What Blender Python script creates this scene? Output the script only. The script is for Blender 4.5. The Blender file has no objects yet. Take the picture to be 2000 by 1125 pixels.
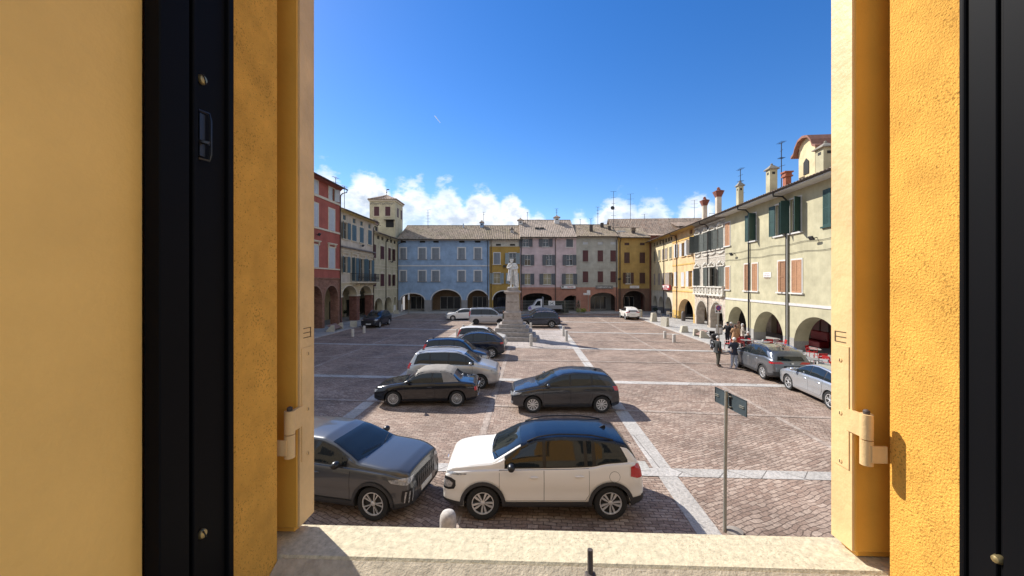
import bpy, bmesh, math, random
from math import sin, cos, pi, radians, sqrt, atan2, tan
from mathutils import Vector, Matrix
from mathutils.bvhtree import BVHTree
random.seed(7)
R = radians
# ------------------------------------------------------------------ camera, world, sun, exposure
HC = 4.85; FPX = 740.0; HY = 551.0
scene = bpy.context.scene
col = scene.collection
cam_d = bpy.data.cameras.new("camera"); cam = bpy.data.objects.new("camera", cam_d); col.objects.link(cam)
cam.location = (0, 0, HC); cam.rotation_euler = (R(90), 0, 0)
cam_d.sensor_width = 36; cam_d.lens = FPX/2000*36; cam_d.shift_y = -(562.5-HY)/2000
cam_d.clip_start = 0.02; cam_d.clip_end = 6000
scene.camera = cam
SUN_EL = 39.6; SH = Vector((-.758, .652))
world = bpy.data.worlds.new("World"); scene.world = world; world.use_nodes = True
def build_world():
    nt = world.node_tree; N = nt.nodes; L = nt.links; N.clear()
    out = N.new('ShaderNodeOutputWorld'); bg = N.new('ShaderNodeBackground'); L.new(bg.outputs[0], out.inputs[0])
    sky = N.new('ShaderNodeTexSky'); sky.sky_type = 'NISHITA'; sky.sun_disc = False
    sky.sun_elevation = R(SUN_EL); sky.sun_rotation = atan2(SH.x, SH.y); sky.air_density = 1.0; sky.dust_density = .1; sky.ozone_density = 2.2
    hs = N.new('ShaderNodeHueSaturation'); hs.inputs['Saturation'].default_value = 1.36; hs.inputs['Value'].default_value = .68; hs.inputs['Hue'].default_value = .511
    L.new(sky.outputs[0], hs.inputs['Color'])
    tc = N.new('ShaderNodeTexCoord')
    def M(op, a, b=None, c=None):
        n = N.new('ShaderNodeMath'); n.operation = op
        for i, v in enumerate((a, b, c)):
            if v is None: continue
            if isinstance(v, (int, float)): n.inputs[i].default_value = v
            else: L.new(v, n.inputs[i])
        return n.outputs[0]
    sx = N.new('ShaderNodeSeparateXYZ'); L.new(tc.outputs['Generated'], sx.inputs[0])
    az = M('ARCTAN2', sx.outputs[0], sx.outputs[1])
    el = M('ARCSINE', sx.outputs[2])
    def noise(scale, detail, rough, off=0, zs=1.6):
        mp = N.new('ShaderNodeMapping'); mp.inputs['Scale'].default_value = (1, 1, zs); mp.inputs['Location'].default_value = (off, off*.3, 0)
        L.new(tc.outputs['Generated'], mp.inputs[0])
        n = N.new('ShaderNodeTexNoise'); n.inputs['Scale'].default_value = scale; n.inputs['Detail'].default_value = detail; n.inputs['Roughness'].default_value = rough
        L.new(mp.outputs[0], n.inputs['Vector']); return n.outputs[0]
    n1 = noise(9, 8, .58); n2 = noise(26, 7, .6, 3.1); n3 = noise(4.5, 4, .5, 7.7)
    # cloud banks: height of the cloud tops (radians) as a function of azimuth
    def bump(c, w, h):
        d = M('DIVIDE', M('SUBTRACT', az, c), w)
        return M('MULTIPLY', M('EXPONENT', M('MULTIPLY', M('MULTIPLY', d, d), -1.0)), h)
    top = None
    for c, w, h in ((-.46, .12, .265), (-.36, .12, .27), (-.26, .12, .262), (-.17, .11, .258), (-.08, .11, .25), (.0, .09, .23), (.07, .07, .18), (.18, .07, .18), (.27, .10, .225), (.36, .09, .215), (.45, .09, .21), (.53, .08, .15), (-.62, .16, .26), (1.3, .35, .5), (-1.35, .4, .5), (2.0, .6, 1.3), (-2.1, .6, 1.3), (2.9, .7, 1.5), (-2.9, .7, 1.5)):  # wide banks beside and behind the camera are added fill for shaded facades
        b = bump(c, w, h); top = b if top is None else M('MAXIMUM', top, b)
    f = M('SUBTRACT', top, el)
    f = M('ADD', f, M('MULTIPLY', M('SUBTRACT', n1, .5), .085))
    f = M('ADD', f, M('MULTIPLY', M('SUBTRACT', n2, .5), .11))
    mr = N.new('ShaderNodeMapRange'); mr.interpolation_type = 'SMOOTHSTEP'; mr.inputs['From Min'].default_value = -.008; mr.inputs['From Max'].default_value = .035
    L.new(f, mr.inputs['Value'])
    # thin gaps inside the banks and fade to haze near the horizon
    gap = N.new('ShaderNodeMapRange'); gap.inputs['From Min'].default_value = .36; gap.inputs['From Max'].default_value = .5; gap.inputs['To Min'].default_value = .7
    L.new(n3, gap.inputs['Value'])
    cov = M('MULTIPLY', mr.outputs[0], gap.outputs[0])
    shade = N.new('ShaderNodeMapRange'); shade.inputs['From Min'].default_value = .0; shade.inputs['From Max'].default_value = .13; shade.inputs['To Min'].default_value = 1.0; shade.inputs['To Max'].default_value = .0
    L.new(M('ADD', f, M('MULTIPLY', M('SUBTRACT', n2, .5), .3)), shade.inputs['Value'])
    cc = N.new('ShaderNodeMix'); cc.data_type = 'RGBA'; cc.inputs['A'].default_value = (2.5, 2.85, 3.4, 1); cc.inputs['B'].default_value = (4.7, 4.8, 4.95, 1)
    L.new(shade.outputs[0], cc.inputs['Factor'])
    mx = N.new('ShaderNodeMix'); mx.data_type = 'RGBA'
    L.new(cov, mx.inputs['Factor']); L.new(hs.outputs[0], mx.inputs['A']); L.new(cc.outputs['Result'], mx.inputs['B'])
    L.new(mx.outputs['Result'], bg.inputs['Color']); bg.inputs['Strength'].default_value = .135
build_world()
sun_d = bpy.data.lights.new("sun", 'SUN'); sun = bpy.data.objects.new("sun", sun_d); col.objects.link(sun)
sun_d.energy = 3.8; sun_d.angle = R(.53); sun_d.color = (1, .955, .88)
SUNV = Vector((SH.x*cos(R(SUN_EL)), SH.y*cos(R(SUN_EL)), sin(R(SUN_EL))))
sun.rotation_euler = SUNV.to_track_quat('Z', 'Y').to_euler(); sun.location = (-20, 20, 30)
scene.view_settings.view_transform = 'Standard'; scene.view_settings.look = 'None'
scene.view_settings.exposure = 0.96; scene.view_settings.gamma = 1.0

# ------------------------------------------------------------------ helpers
def G(px, py, z=0.0):
    "ground point (at height z) seen at photo pixel"
    Y = FPX*(HC-z)/(py-HY); return Vector(((px-1000)/FPX*Y, Y, z))
class MB:
    def __init__(s): s.v = []; s.f = []
    def add(s, vs, fs):
        o = len(s.v); s.v += [tuple(v) for v in vs]; s.f += [tuple(i+o for i in f) for f in fs]; return s
    def quad(s, a, b, c, d): return s.add((a, b, c, d), ((0, 1, 2, 3),))
    def box(s, x0, x1, y0, y1, z0, z1, m=None):
        vs = [(x, y, z) for z in (z0, z1) for y in (y0, y1) for x in (x0, x1)]
        if m is not None: vs = [tuple(m @ Vector(v)) for v in vs]
        return s.add(vs, ((0, 2, 3, 1), (4, 5, 7, 6), (0, 1, 5, 4), (2, 6, 7, 3), (0, 4, 6, 2), (1, 3, 7, 5)))
    def cbox(s, x0, x1, y0, y1, z0, z1, b=.01, m=None):
        "box with chamfered vertical and horizontal edges (octagonal-ish)"
        b = min(b, (x1-x0)/2.2, (y1-y0)/2.2, (z1-z0)/2.2)
        pts = []
        for z, e in ((z0, b), (z0+b, 0), (z1-b, 0), (z1, b)):
            pts += [(x0+b+e*.3, y0+e, z), (x1-b-e*.3, y0+e, z), (x1-e, y0+b+e*.3, z), (x1-e, y1-b-e*.3, z), (x1-b-e*.3, y1-e, z), (x0+b+e*.3, y1-e, z), (x0+e, y1-b-e*.3, z), (x0+e, y0+b+e*.3, z)]
        if m is not None: pts = [tuple(m @ Vector(v)) for v in pts]
        fs = [tuple(range(7, -1, -1)), tuple(range(24, 32))]
        for k in range(3):
            for i in range(8): j = (i+1) % 8; fs.append((k*8+i, k*8+j, k*8+8+j, k*8+8+i))
        return s.add(pts, fs)
    def tube(s, pts, r, n=8, caps=True):
        pts = [Vector(p) for p in pts]; rs = r if isinstance(r, (list, tuple)) else [r]*len(pts)
        vs = []; prev = None
        for i, p in enumerate(pts):
            d = (pts[min(i+1, len(pts)-1)]-pts[max(i-1, 0)]).normalized()
            a = prev if prev is not None else (Vector((0, 0, 1)) if abs(d.z) < .9 else Vector((1, 0, 0)))
            u = (a-d*a.dot(d)).normalized(); w = d.cross(u); prev = u
            vs += [tuple(p+(u*cos(2*pi*k/n)+w*sin(2*pi*k/n))*rs[i]) for k in range(n)]
        fs = []
        for i in range(len(pts)-1):
            for k in range(n): j = (k+1) % n; fs.append((i*n+k, i*n+j, i*n+n+j, i*n+n+k))
        if caps: fs += [tuple(range(n-1, -1, -1)), tuple(range((len(pts)-1)*n, len(pts)*n))]
        return s.add(vs, fs)
    def lathe(s, prof, n=24, m=None, rough=0, caps=3):
        "profile [(r,z)] about z"
        vs = []
        for r, z in prof:
            for k in range(n):
                q = 1+random.uniform(-rough, rough)
                v = Vector((r*q*cos(2*pi*k/n), r*q*sin(2*pi*k/n), z)); vs.append(tuple(m @ v if m is not None else v))
        fs = []
        for i in range(len(prof)-1):
            for k in range(n): j = (k+1) % n; fs.append((i*n+k, i*n+j, i*n+n+j, i*n+n+k))
        if caps & 1: fs.append(tuple(range(n-1, -1, -1)))
        if caps & 2: fs.append(tuple(range((len(prof)-1)*n, len(prof)*n)))
        return s.add(vs, fs)
    def prism(s, poly, a0, a1, axis='y', m=None):
        "extrude 2-D polygon: axis y -> (x,z) poly; axis x -> (y,z); axis z -> (x,y)"
        def P(p, a):
            v = {'y': (p[0], a, p[1]), 'x': (a, p[0], p[1]), 'z': (p[0], p[1], a)}[axis]
            return tuple(m @ Vector(v)) if m is not None else v
        n = len(poly); vs = [P(p, a0) for p in poly]+[P(p, a1) for p in poly]
        fs = [tuple(range(n-1, -1, -1)), tuple(range(n, 2*n))]+[(i, (i+1) % n, n+(i+1) % n, n+i) for i in range(n)]
        return s.add(vs, fs)
    def ball(s, c, r, n=10, m=8, sc=(1, 1, 1), jit=0):
        vs = []; fs = []
        for i in range(m+1):
            t = pi*i/m
            for k in range(n):
                q = 1+random.uniform(-jit, jit)
                vs.append((c[0]+r*q*sc[0]*sin(t)*cos(2*pi*k/n), c[1]+r*q*sc[1]*sin(t)*sin(2*pi*k/n), c[2]+r*q*sc[2]*cos(t)))
        for i in range(m):
            for k in range(n): j = (k+1) % n; fs.append((i*n+k, i*n+n+k, i*n+n+j, i*n+j))
        return s.add(vs, fs)
    def mesh(s, name, mat, smooth=False, angle=None):
        me = bpy.data.meshes.new(name); me.from_pydata(s.v, [], s.f); me.validate()
        bm = bmesh.new(); bm.from_mesh(me); bmesh.ops.remove_doubles(bm, verts=bm.verts, dist=1e-5) if smooth else None
        bmesh.ops.recalc_face_normals(bm, faces=bm.faces); bm.to_mesh(me); bm.free()
        if smooth:
            for p in me.polygons: p.use_smooth = True
            try: me.set_sharp_from_angle(angle=R(angle or 40))
            except Exception: pass
        me.materials.append(mat); return me
    def build(s, name, mat, parent=None, smooth=False, angle=None, loc=None, rz=0):
        return obj(name, s.mesh(name, mat, smooth, angle), parent, loc, rz)
def obj(name, me, parent=None, loc=None, rz=0):
    o = bpy.data.objects.new(name, me); col.objects.link(o)
    if parent is not None: o.parent = parent
    if loc is not None: o.location = loc
    if rz: o.rotation_euler = (0, 0, rz)
    return o
def tag(o, label, cat, group=None):
    o['label'] = label; o['category'] = cat
    if group: o['group'] = group
    return o
def thing(name, label, cat, loc=(0, 0, 0), rz=0, group=None):
    o = obj(name, None, None, loc, rz); return tag(o, label, cat, group)
def struct(name, mb, mat, **k):
    o = mb.build(name, mat, **k); o['kind'] = 'structure'; return o
def copy_tree(o, parent=None):
    c = o.copy(); col.objects.link(c)
    if parent is not None: c.parent = parent
    for ch in list(o.children): copy_tree(ch, c)
    return c

# ------------------------------------------------------------------ materials
MATS = {}
def mat(name, color, rough=.8, var=.0, vscale=3.0, bump=0.0, bscale=40, metal=0.0, coat=0.0, spec=.5, color2=None, detail=5, bdist=.02, stain=0.0, coords='Object', speck=0, speck_col=(.1, .07, .03), spt=.86):
    if name in MATS: return MATS[name]
    m = bpy.data.materials.new(name); MATS[name] = m; m.use_nodes = True
    nt = m.node_tree; N = nt.nodes; L = nt.links; b = N['Principled BSDF']
    b.inputs['Roughness'].default_value = rough; b.inputs['Metallic'].default_value = metal
    b.inputs['Coat Weight'].default_value = coat; b.inputs['Coat Roughness'].default_value = .03
    b.inputs['Specular IOR Level'].default_value = spec
    b.inputs['Base Color'].default_value = (*color, 1)
    tc = N.new('ShaderNodeTexCoord')
    last = None
    if var > 0 or color2:
        n = N.new('ShaderNodeTexNoise'); n.inputs['Scale'].default_value = vscale; n.inputs['Detail'].default_value = detail; n.inputs['Roughness'].default_value = .62
        L.new(tc.outputs[coords], n.inputs['Vector'])
        c2 = color2 or tuple(max(0, c*(1-var)) for c in color); c1 = color if color2 else tuple(min(1, c*(1+var*.5)) for c in color)
        mr = N.new('ShaderNodeMapRange'); mr.inputs['From Min'].default_value = .32; mr.inputs['From Max'].default_value = .68; L.new(n.outputs[0], mr.inputs['Value'])
        mx = N.new('ShaderNodeMix'); mx.data_type = 'RGBA'; mx.inputs['A'].default_value = (*c2, 1); mx.inputs['B'].default_value = (*c1, 1)
        L.new(mr.outputs[0], mx.inputs['Factor']); last = mx.outputs['Result']
    if stain > 0:
        mp = N.new('ShaderNodeMapping'); mp.inputs['Scale'].default_value = (3.2, 3.2, .35); L.new(tc.outputs[coords], mp.inputs[0])
        n = N.new('ShaderNodeTexNoise'); n.inputs['Scale'].default_value = 1.6; n.inputs['Detail'].default_value = 8; n.inputs['Roughness'].default_value = .7; L.new(mp.outputs[0], n.inputs['Vector'])
        mr = N.new('ShaderNodeMapRange'); mr.inputs['From Min'].default_value = .5; mr.inputs['From Max'].default_value = .8; mr.inputs['To Max'].default_value = stain; L.new(n.outputs[0], mr.inputs['Value'])
        mx = N.new('ShaderNodeMix'); mx.data_type = 'RGBA'; mx.inputs['A'].default_value = (*color, 1)
        if last: L.new(last, mx.inputs['A'])
        mx.inputs['B'].default_value = (color[0]*.45, color[1]*.45, color[2]*.47, 1); L.new(mr.outputs[0], mx.inputs['Factor']); last = mx.outputs['Result']
    if speck > 0:
        v = N.new('ShaderNodeTexNoise'); v.inputs['Scale'].default_value = bscale*.95; v.inputs['Detail'].default_value = 2; L.new(tc.outputs[coords], v.inputs['Vector'])
        v2 = N.new('ShaderNodeTexNoise'); v2.inputs['Scale'].default_value = bscale*.05; L.new(tc.outputs[coords], v2.inputs['Vector'])
        ad = N.new('ShaderNodeMath'); ad.operation = 'MULTIPLY_ADD'; L.new(v2.outputs[0], ad.inputs[0]); ad.inputs[1].default_value = .35; L.new(v.outputs[0], ad.inputs[2])
        mr = N.new('ShaderNodeMapRange'); mr.inputs['From Min'].default_value = spt; mr.inputs['From Max'].default_value = spt+.06; mr.inputs['To Max'].default_value = speck; L.new(ad.outputs[0], mr.inputs['Value'])
        mx = N.new('ShaderNodeMix'); mx.data_type = 'RGBA'; mx.inputs['A'].default_value = (*color, 1)
        if last: L.new(last, mx.inputs['A'])
        mx.inputs['B'].default_value = (*speck_col, 1); L.new(mr.outputs[0], mx.inputs['Factor']); last = mx.outputs['Result']
    if last: L.new(last, b.inputs['Base Color'])
    if bump > 0:
        n = N.new('ShaderNodeTexNoise'); n.inputs['Scale'].default_value = bscale; n.inputs['Detail'].default_value = 4; n.inputs['Roughness'].default_value = .6
        L.new(tc.outputs[coords], n.inputs['Vector'])
        bp = N.new('ShaderNodeBump'); bp.inputs['Strength'].default_value = bump; bp.inputs['Distance'].default_value = bdist
        L.new(n.outputs[0], bp.inputs['Height']); L.new(bp.outputs[0], b.inputs['Normal'])
    return m
def plaster(name, c, stain=.5, var=.22): return mat(name, c, .9, var=var, vscale=.9, bump=.25, bscale=30, stain=stain, spec=.25)
def paving(name, rot, c1, c2, mortar, bw=.22, rh=.10, warp=.05, ms=.010, patch=.45):
    if name in MATS: return MATS[name]
    m = bpy.data.materials.new(name); MATS[name] = m; m.use_nodes = True
    nt = m.node_tree; N = nt.nodes; L = nt.links; b = N['Principled BSDF']; b.inputs['Roughness'].default_value = .82; b.inputs['Specular IOR Level'].default_value = .3
    tc = N.new('ShaderNodeTexCoord'); mp = N.new('ShaderNodeMapping'); mp.inputs['Rotation'].default_value = (0, 0, rot); L.new(tc.outputs['Object'], mp.inputs[0])
    n = N.new('ShaderNodeTexNoise'); n.inputs['Scale'].default_value = 1.6; n.inputs['Detail'].default_value = 3; L.new(mp.outputs[0], n.inputs['Vector'])
    n_ = N.new('ShaderNodeTexNoise'); n_.inputs['Scale'].default_value = 9; n_.inputs['Detail'].default_value = 2; L.new(mp.outputs[0], n_.inputs['Vector'])
    def wv(src, off, s):
        v = N.new('ShaderNodeVectorMath'); v.operation = 'SUBTRACT'; L.new(src, v.inputs[0]); v.inputs[1].default_value = (.5, .5, .5)
        w = N.new('ShaderNodeVectorMath'); w.operation = 'SCALE'; L.new(v.outputs[0], w.inputs[0]); w.inputs['Scale'].default_value = s; return w.outputs[0]
    a = N.new('ShaderNodeVectorMath'); a.operation = 'ADD'; L.new(mp.outputs[0], a.inputs[0]); L.new(wv(n.outputs['Color'], 0, warp*6), a.inputs[1])
    a2 = N.new('ShaderNodeVectorMath'); a2.operation = 'ADD'; L.new(a.outputs[0], a2.inputs[0]); L.new(wv(n_.outputs['Color'], 0, warp*1.1), a2.inputs[1])
    br = N.new('ShaderNodeTexBrick'); L.new(a2.outputs[0], br.inputs['Vector']); br.offset = .5
    br.inputs['Scale'].default_value = 1; br.inputs['Brick Width'].default_value = bw; br.inputs['Row Height'].default_value = rh; br.inputs['Mortar Size'].default_value = ms
    br.inputs['Mortar Smooth'].default_value = .35; br.inputs['Bias'].default_value = -.1
    br.inputs['Color1'].default_value = (*c1, 1); br.inputs['Color2'].default_value = (*c2, 1); br.inputs['Mortar'].default_value = (*mortar, 1)
    n2 = N.new('ShaderNodeTexNoise'); n2.inputs['Scale'].default_value = .5; n2.inputs['Detail'].default_value = 7; n2.inputs['Roughness'].default_value = .7; L.new(tc.outputs['Object'], n2.inputs['Vector'])
    mr = N.new('ShaderNodeMapRange'); mr.inputs['From Min'].default_value = .3; mr.inputs['From Max'].default_value = .7; mr.inputs['To Min'].default_value = 1-patch; mr.inputs['To Max'].default_value = 1+patch*.5; L.new(n2.outputs[0], mr.inputs['Value'])
    n3 = N.new('ShaderNodeTexNoise'); n3.inputs['Scale'].default_value = 14; n3.inputs['Detail'].default_value = 5; n3.inputs['Roughness'].default_value = .7; L.new(tc.outputs['Object'], n3.inputs['Vector'])
    mr3 = N.new('ShaderNodeMapRange'); mr3.inputs['From Min'].default_value = .3; mr3.inputs['From Max'].default_value = .7; mr3.inputs['To Min'].default_value = .62; mr3.inputs['To Max'].default_value = 1.3; L.new(n3.outputs[0], mr3.inputs['Value'])
    mu = N.new('ShaderNodeMath'); mu.operation = 'MULTIPLY'; L.new(mr.outputs[0], mu.inputs[0]); L.new(mr3.outputs[0], mu.inputs[1])
    sc = N.new('ShaderNodeVectorMath'); sc.operation = 'SCALE'; L.new(br.outputs['Color'], sc.inputs[0]); L.new(mu.outputs[0], sc.inputs['Scale']); L.new(sc.outputs[0], b.inputs['Base Color'])
    hh = N.new('ShaderNodeMath'); hh.operation = 'MULTIPLY_ADD'; L.new(br.outputs['Fac'], hh.inputs[0]); hh.inputs[1].default_value = -1; L.new(mr3.outputs[0], hh.inputs[2])
    bp = N.new('ShaderNodeBump'); bp.inputs['Strength'].default_value = .8; bp.inputs['Distance'].default_value = .014; L.new(hh.outputs[0], bp.inputs['Height']); L.new(bp.outputs[0], b.inputs['Normal'])
    return m
def brickmat(name, c1, c2, mortar, bw=.28, rh=.075, swap=True, bump=.4):
    if name in MATS: return MATS[name]
    m = bpy.data.materials.new(name); MATS[name] = m; m.use_nodes = True
    nt = m.node_tree; N = nt.nodes; L = nt.links; b = N['Principled BSDF']; b.inputs['Roughness'].default_value = .9; b.inputs['Specular IOR Level'].default_value = .2
    tc = N.new('ShaderNodeTexCoord'); sx = N.new('ShaderNodeSeparateXYZ'); L.new(tc.outputs['Object'], sx.inputs[0])
    ad = N.new('ShaderNodeMath'); L.new(sx.outputs[0], ad.inputs[0]); L.new(sx.outputs[1], ad.inputs[1])
    cx = N.new('ShaderNodeCombineXYZ'); L.new(ad.outputs[0], cx.inputs[0]); L.new(sx.outputs[2], cx.inputs[1])
    br = N.new('ShaderNodeTexBrick'); L.new(cx.outputs[0], br.inputs['Vector']); br.inputs['Scale'].default_value = 1
    br.inputs['Brick Width'].default_value = bw; br.inputs['Row Height'].default_value = rh; br.inputs['Mortar Size'].default_value = .008; br.inputs['Mortar Smooth'].default_value = .2
    br.inputs['Color1'].default_value = (*c1, 1); br.inputs['Color2'].default_value = (*c2, 1); br.inputs['Mortar'].default_value = (*mortar, 1)
    n3 = N.new('ShaderNodeTexNoise'); n3.inputs['Scale'].default_value = 1.7; n3.inputs['Detail'].default_value = 8; n3.inputs['Roughness'].default_value = .7; L.new(tc.outputs['Object'], n3.inputs['Vector'])
    mr3 = N.new('ShaderNodeMapRange'); mr3.inputs['From Min'].default_value = .3; mr3.inputs['From Max'].default_value = .7; mr3.inputs['To Min'].default_value = .6; mr3.inputs['To Max'].default_value = 1.3; L.new(n3.outputs[0], mr3.inputs['Value'])
    sc = N.new('ShaderNodeVectorMath'); sc.operation = 'SCALE'; L.new(br.outputs['Color'], sc.inputs[0]); L.new(mr3.outputs[0], sc.inputs['Scale']); L.new(sc.outputs[0], b.inputs['Base Color'])
    bp = N.new('ShaderNodeBump'); bp.inputs['Strength'].default_value = bump; bp.inputs['Distance'].default_value = .01; bp.invert = True; L.new(br.outputs['Fac'], bp.inputs['Height']); L.new(bp.outputs[0], b.inputs['Normal'])
    return m
def tilemat(name, c1, c2, c3, moss=0.0):
    if name in MATS: return MATS[name]
    m = bpy.data.materials.new(name); MATS[name] = m; m.use_nodes = True
    nt = m.node_tree; N = nt.nodes; L = nt.links; b = N['Principled BSDF']; b.inputs['Roughness'].default_value = .92; b.inputs['Specular IOR Level'].default_value = .2
    tc = N.new('ShaderNodeTexCoord')
    vo = N.new('ShaderNodeTexVoronoi'); vo.inputs['Scale'].default_value = 1; mp = N.new('ShaderNodeMapping'); mp.inputs['Scale'].default_value = (4.5, 2.6, .1); L.new(tc.outputs['Object'], mp.inputs[0]); L.new(mp.outputs[0], vo.inputs['Vector'])
    cr = N.new('ShaderNodeValToRGB'); e = cr.color_ramp.elements; e[0].position = 0; e[0].color = (*c1, 1); e[1].position = 1; e[1].color = (*c3, 1); k = e.new(.5); k.color = (*c2, 1)
    sx = N.new('ShaderNodeSeparateColor'); L.new(vo.outputs['Color'], sx.inputs[0]); L.new(sx.outputs[0], cr.inputs[0])
    last = cr.outputs[0]
    n = N.new('ShaderNodeTexNoise'); n.inputs['Scale'].default_value = .5; n.inputs['Detail'].default_value = 8; n.inputs['Roughness'].default_value = .7; L.new(tc.outputs['Object'], n.inputs['Vector'])
    mr = N.new('ShaderNodeMapRange'); mr.inputs['From Min'].default_value = .45-moss*.2; mr.inputs['From Max'].default_value = .7; mr.inputs['To Max'].default_value = .35+moss*.6; L.new(n.outputs[0], mr.inputs['Value'])
    mx = N.new('ShaderNodeMix'); mx.data_type = 'RGBA'; L.new(last, mx.inputs['A']); mx.inputs['B'].default_value = (.17, .155, .075, 1) if moss > 0 else (.13, .12, .10, 1); L.new(mr.outputs[0], mx.inputs['Factor'])
    L.new(mx.outputs['Result'], b.inputs['Base Color'])
    return m
GLASS = mat('window_glass', (.03, .035, .04), .04, spec=.9)
GLASSL = mat('pale_curtain_glass', (.30, .27, .18), .15, spec=.6, var=.3, vscale=2)  # pale yellow curtain tone, mottled at random
DARK = mat('dark_opening', (.018, .016, .015), .8)
BLACKM = mat('black_metal', (.02, .02, .022), .4)
IRON = mat('dark_iron', (.035, .033, .032), .5, metal=.3)
GUTTER = mat('brown_gutter', (.06, .045, .04), .45, metal=.4)
STONE = mat('pale_granite', (.47, .44, .40), .85, var=.3, vscale=9, bump=.3, bscale=80, bdist=.004)
WHITEW = mat('white_frame', (.62, .60, .56), .6, var=.1)
# ------------------------------------------------------------------ ground and paving
def sheet(pts, z): mb = MB(); mb.add([(p[0], p[1], z) for p in pts], (tuple(range(len(pts))),)); return mb
PC1 = (.31, .215, .165); PC2 = (.48, .37, .295); PCM = (.16, .115, .09)
P_A = paving('cobbles_crosswise', R(4), PC1, PC2, PCM, warp=.035)
P_B = paving('cobbles_diagonal', R(-24), PC1, PC2, PCM, bw=.26, rh=.11, warp=.035)
P_C = paving('cobbles_lengthwise', R(30), (.30, .21, .16), (.46, .355, .285), PCM, bw=.24, rh=.105, warp=.04)
P_W = paving('granite_slabs', 0, (.42, .39, .355), (.52, .485, .45), (.19, .17, .15), bw=1.1, rh=2.4, warp=.0, ms=.012, patch=.25)
P_T = paving('brown_setts', R(3), (.36, .28, .23), (.45, .37, .31), (.28, .22, .18), bw=.3, rh=.3, warp=.004, ms=.012, patch=.3)
P_S = paving('sidewalk_slabs', R(8), (.36, .345, .33), (.47, .455, .43), (.2, .19, .18), bw=.85, rh=.5, warp=.0, ms=.01, patch=.25)
struct('ground', sheet([(-1500, -600), (1500, -600), (1500, 2500), (-1500, 2500)], -.012), mat('far_ground', (.16, .14, .12), .9, var=.3, vscale=.05))
struct('cobbled_square', sheet([(-22, -1), (26, -1), (26, 64), (-22, 64)], -.004), P_A)
def xr(Y): return 3.24+.044*Y         # inner edge of the long pale strip on the right
def xl(Y): return -6.66+.042*Y
def xd(Y): return 8.6+.06*Y
def cross(Y0, sl, x): return Y0+sl*x
# field sheets with a different laying direction
struct('cobbled_field', sheet([(3.9, 1), (9, 1), (9.45, 15.0), (4.35, 15.3)], 0.002), P_B)
struct('cobbled_field', sheet([(9.1, 1), (15.2, 1), (15.2, 17.5), (9.7, 17.9)], 0.0), P_C)
struct('cobbled_field', sheet([(4.45, 15.5), (9.5, 15.2), (9.6, 17.9), (4.2, 18.3)], 0.002), P_B)
struct('cobbled_field', sheet([(-14, 2), (-6.9, 2), (-6.6, 17), (-14, 17)], 0.0), P_C)
struct('cobbled_field', sheet([(-6.1, 2), (-1.6, 2), (-1.2, 9.6), (-6.0, 9.8)], 0.0), P_C)
def strip(fx, w, y0, y1, m, z, name):
    struct(name, sheet([(fx(y0), y0), (fx(y0)+w, y0), (fx(y1)+w, y1), (fx(y1), y1)], z), m)
strip(xr, .47, 1, 58, P_W, .006, 'pale_paving_strip'); strip(xl, .48, 1, 58, P_W, .006, 'pale_paving_strip')
strip(xd, .2, 1, 56, P_T, .006, 'brown_paving_strip'); strip(lambda y: -12.5+.05*y, .2, 1, 56, P_T, .006, 'brown_paving_strip')
strip(lambda y: -1.62+.047*y, .22, 1, 28, P_T, .006, 'brown_paving_strip')
def cstrip(p, q, w, m, z, name):
    (x0, y0), (x1, y1) = p, q; sl = (y1-y0)/(x1-x0); a, b = -17.5, 15.5
    f = lambda x: y0+sl*(x-x0)
    struct(name, sheet([(a, f(a)-w), (b, f(b)-w), (b, f(b)), (a, f(a))], z), m)
P_WX = paving('granite_slabs_across', R(45), (.42, .39, .355), (.52, .485, .45), (.19, .17, .15), bw=1.5, rh=.9, warp=.0, ms=.012, patch=.25)
for p, q, w in (((-2.24, 10.15), (8.19, 9.66), .42), ((-10.4, 19.9), (15.05, 17.74), .48), ((-15.85, 30.2), (14.55, 26.8), .5), ((-13.4, 39.9), (15.2, 35.5), .5), ((-13, 48.8), (15.5, 45.3), .5), ((-13, 56.2), (15.5, 53.5), .5)):
    cstrip(p, q, w, P_WX, .010, 'pale_paving_strip')
for p, q in (((.7*10, 14.1), (11.5, 13.6)), ((1.6, 23.5), (13.3, 22.5)), ((6.5, 31.5), (14.5, 30.7)), ((6, 41), (14.5, 40))):
    cstrip(p, q, .2, P_T, .014, 'brown_paving_strip')
# paved platform round the statue
struct('statue_platform', sheet([(-5.9, 28.4), (4.45, 27.7), (5.05, 38.2), (-5.3, 39.0)], .018), paving('platform_slabs', 0, (.40, .34, .30), (.50, .44, .40), (.2, .17, .15), bw=.9, rh=.45, warp=0, ms=.012, patch=.3))
# sidewalks: real raised slabs
def raised(pts, z0, z1, m, name):
    mb = MB(); n = len(pts); vs = [(p[0], p[1], z0) for p in pts]+[(p[0], p[1], z1) for p in pts]
    mb.add(vs, [tuple(range(n, 2*n))]+[(i, (i+1) % n, n+(i+1) % n, n+i) for i in range(n)]); return struct(name, mb, m)
kr = lambda Y: 13.2+.073*Y
kl = lambda Y: -18.2+.038*Y
raised([(kr(2)+.3, 2), (30, 2), (30, 66), (kr(56)+.3, 66), (kr(56)+.3, 56)], -.05, .045, P_S, 'sidewalk')
raised([(kr(2), 2), (kr(2)+.3, 2), (kr(56)+.3, 56), (kr(56), 56)], -.05, .05, P_W, 'kerb')
raised([(-28, 2), (kl(2)-.25, 2), (kl(58)-.25, 58), (kl(58)-.25, 66), (-28, 66)], -.05, .045, P_S, 'sidewalk')
raised([(kl(2)-.25, 2), (kl(2), 2), (kl(58), 58), (kl(58)-.25, 58)], -.05, .05, P_W, 'kerb')
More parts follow.
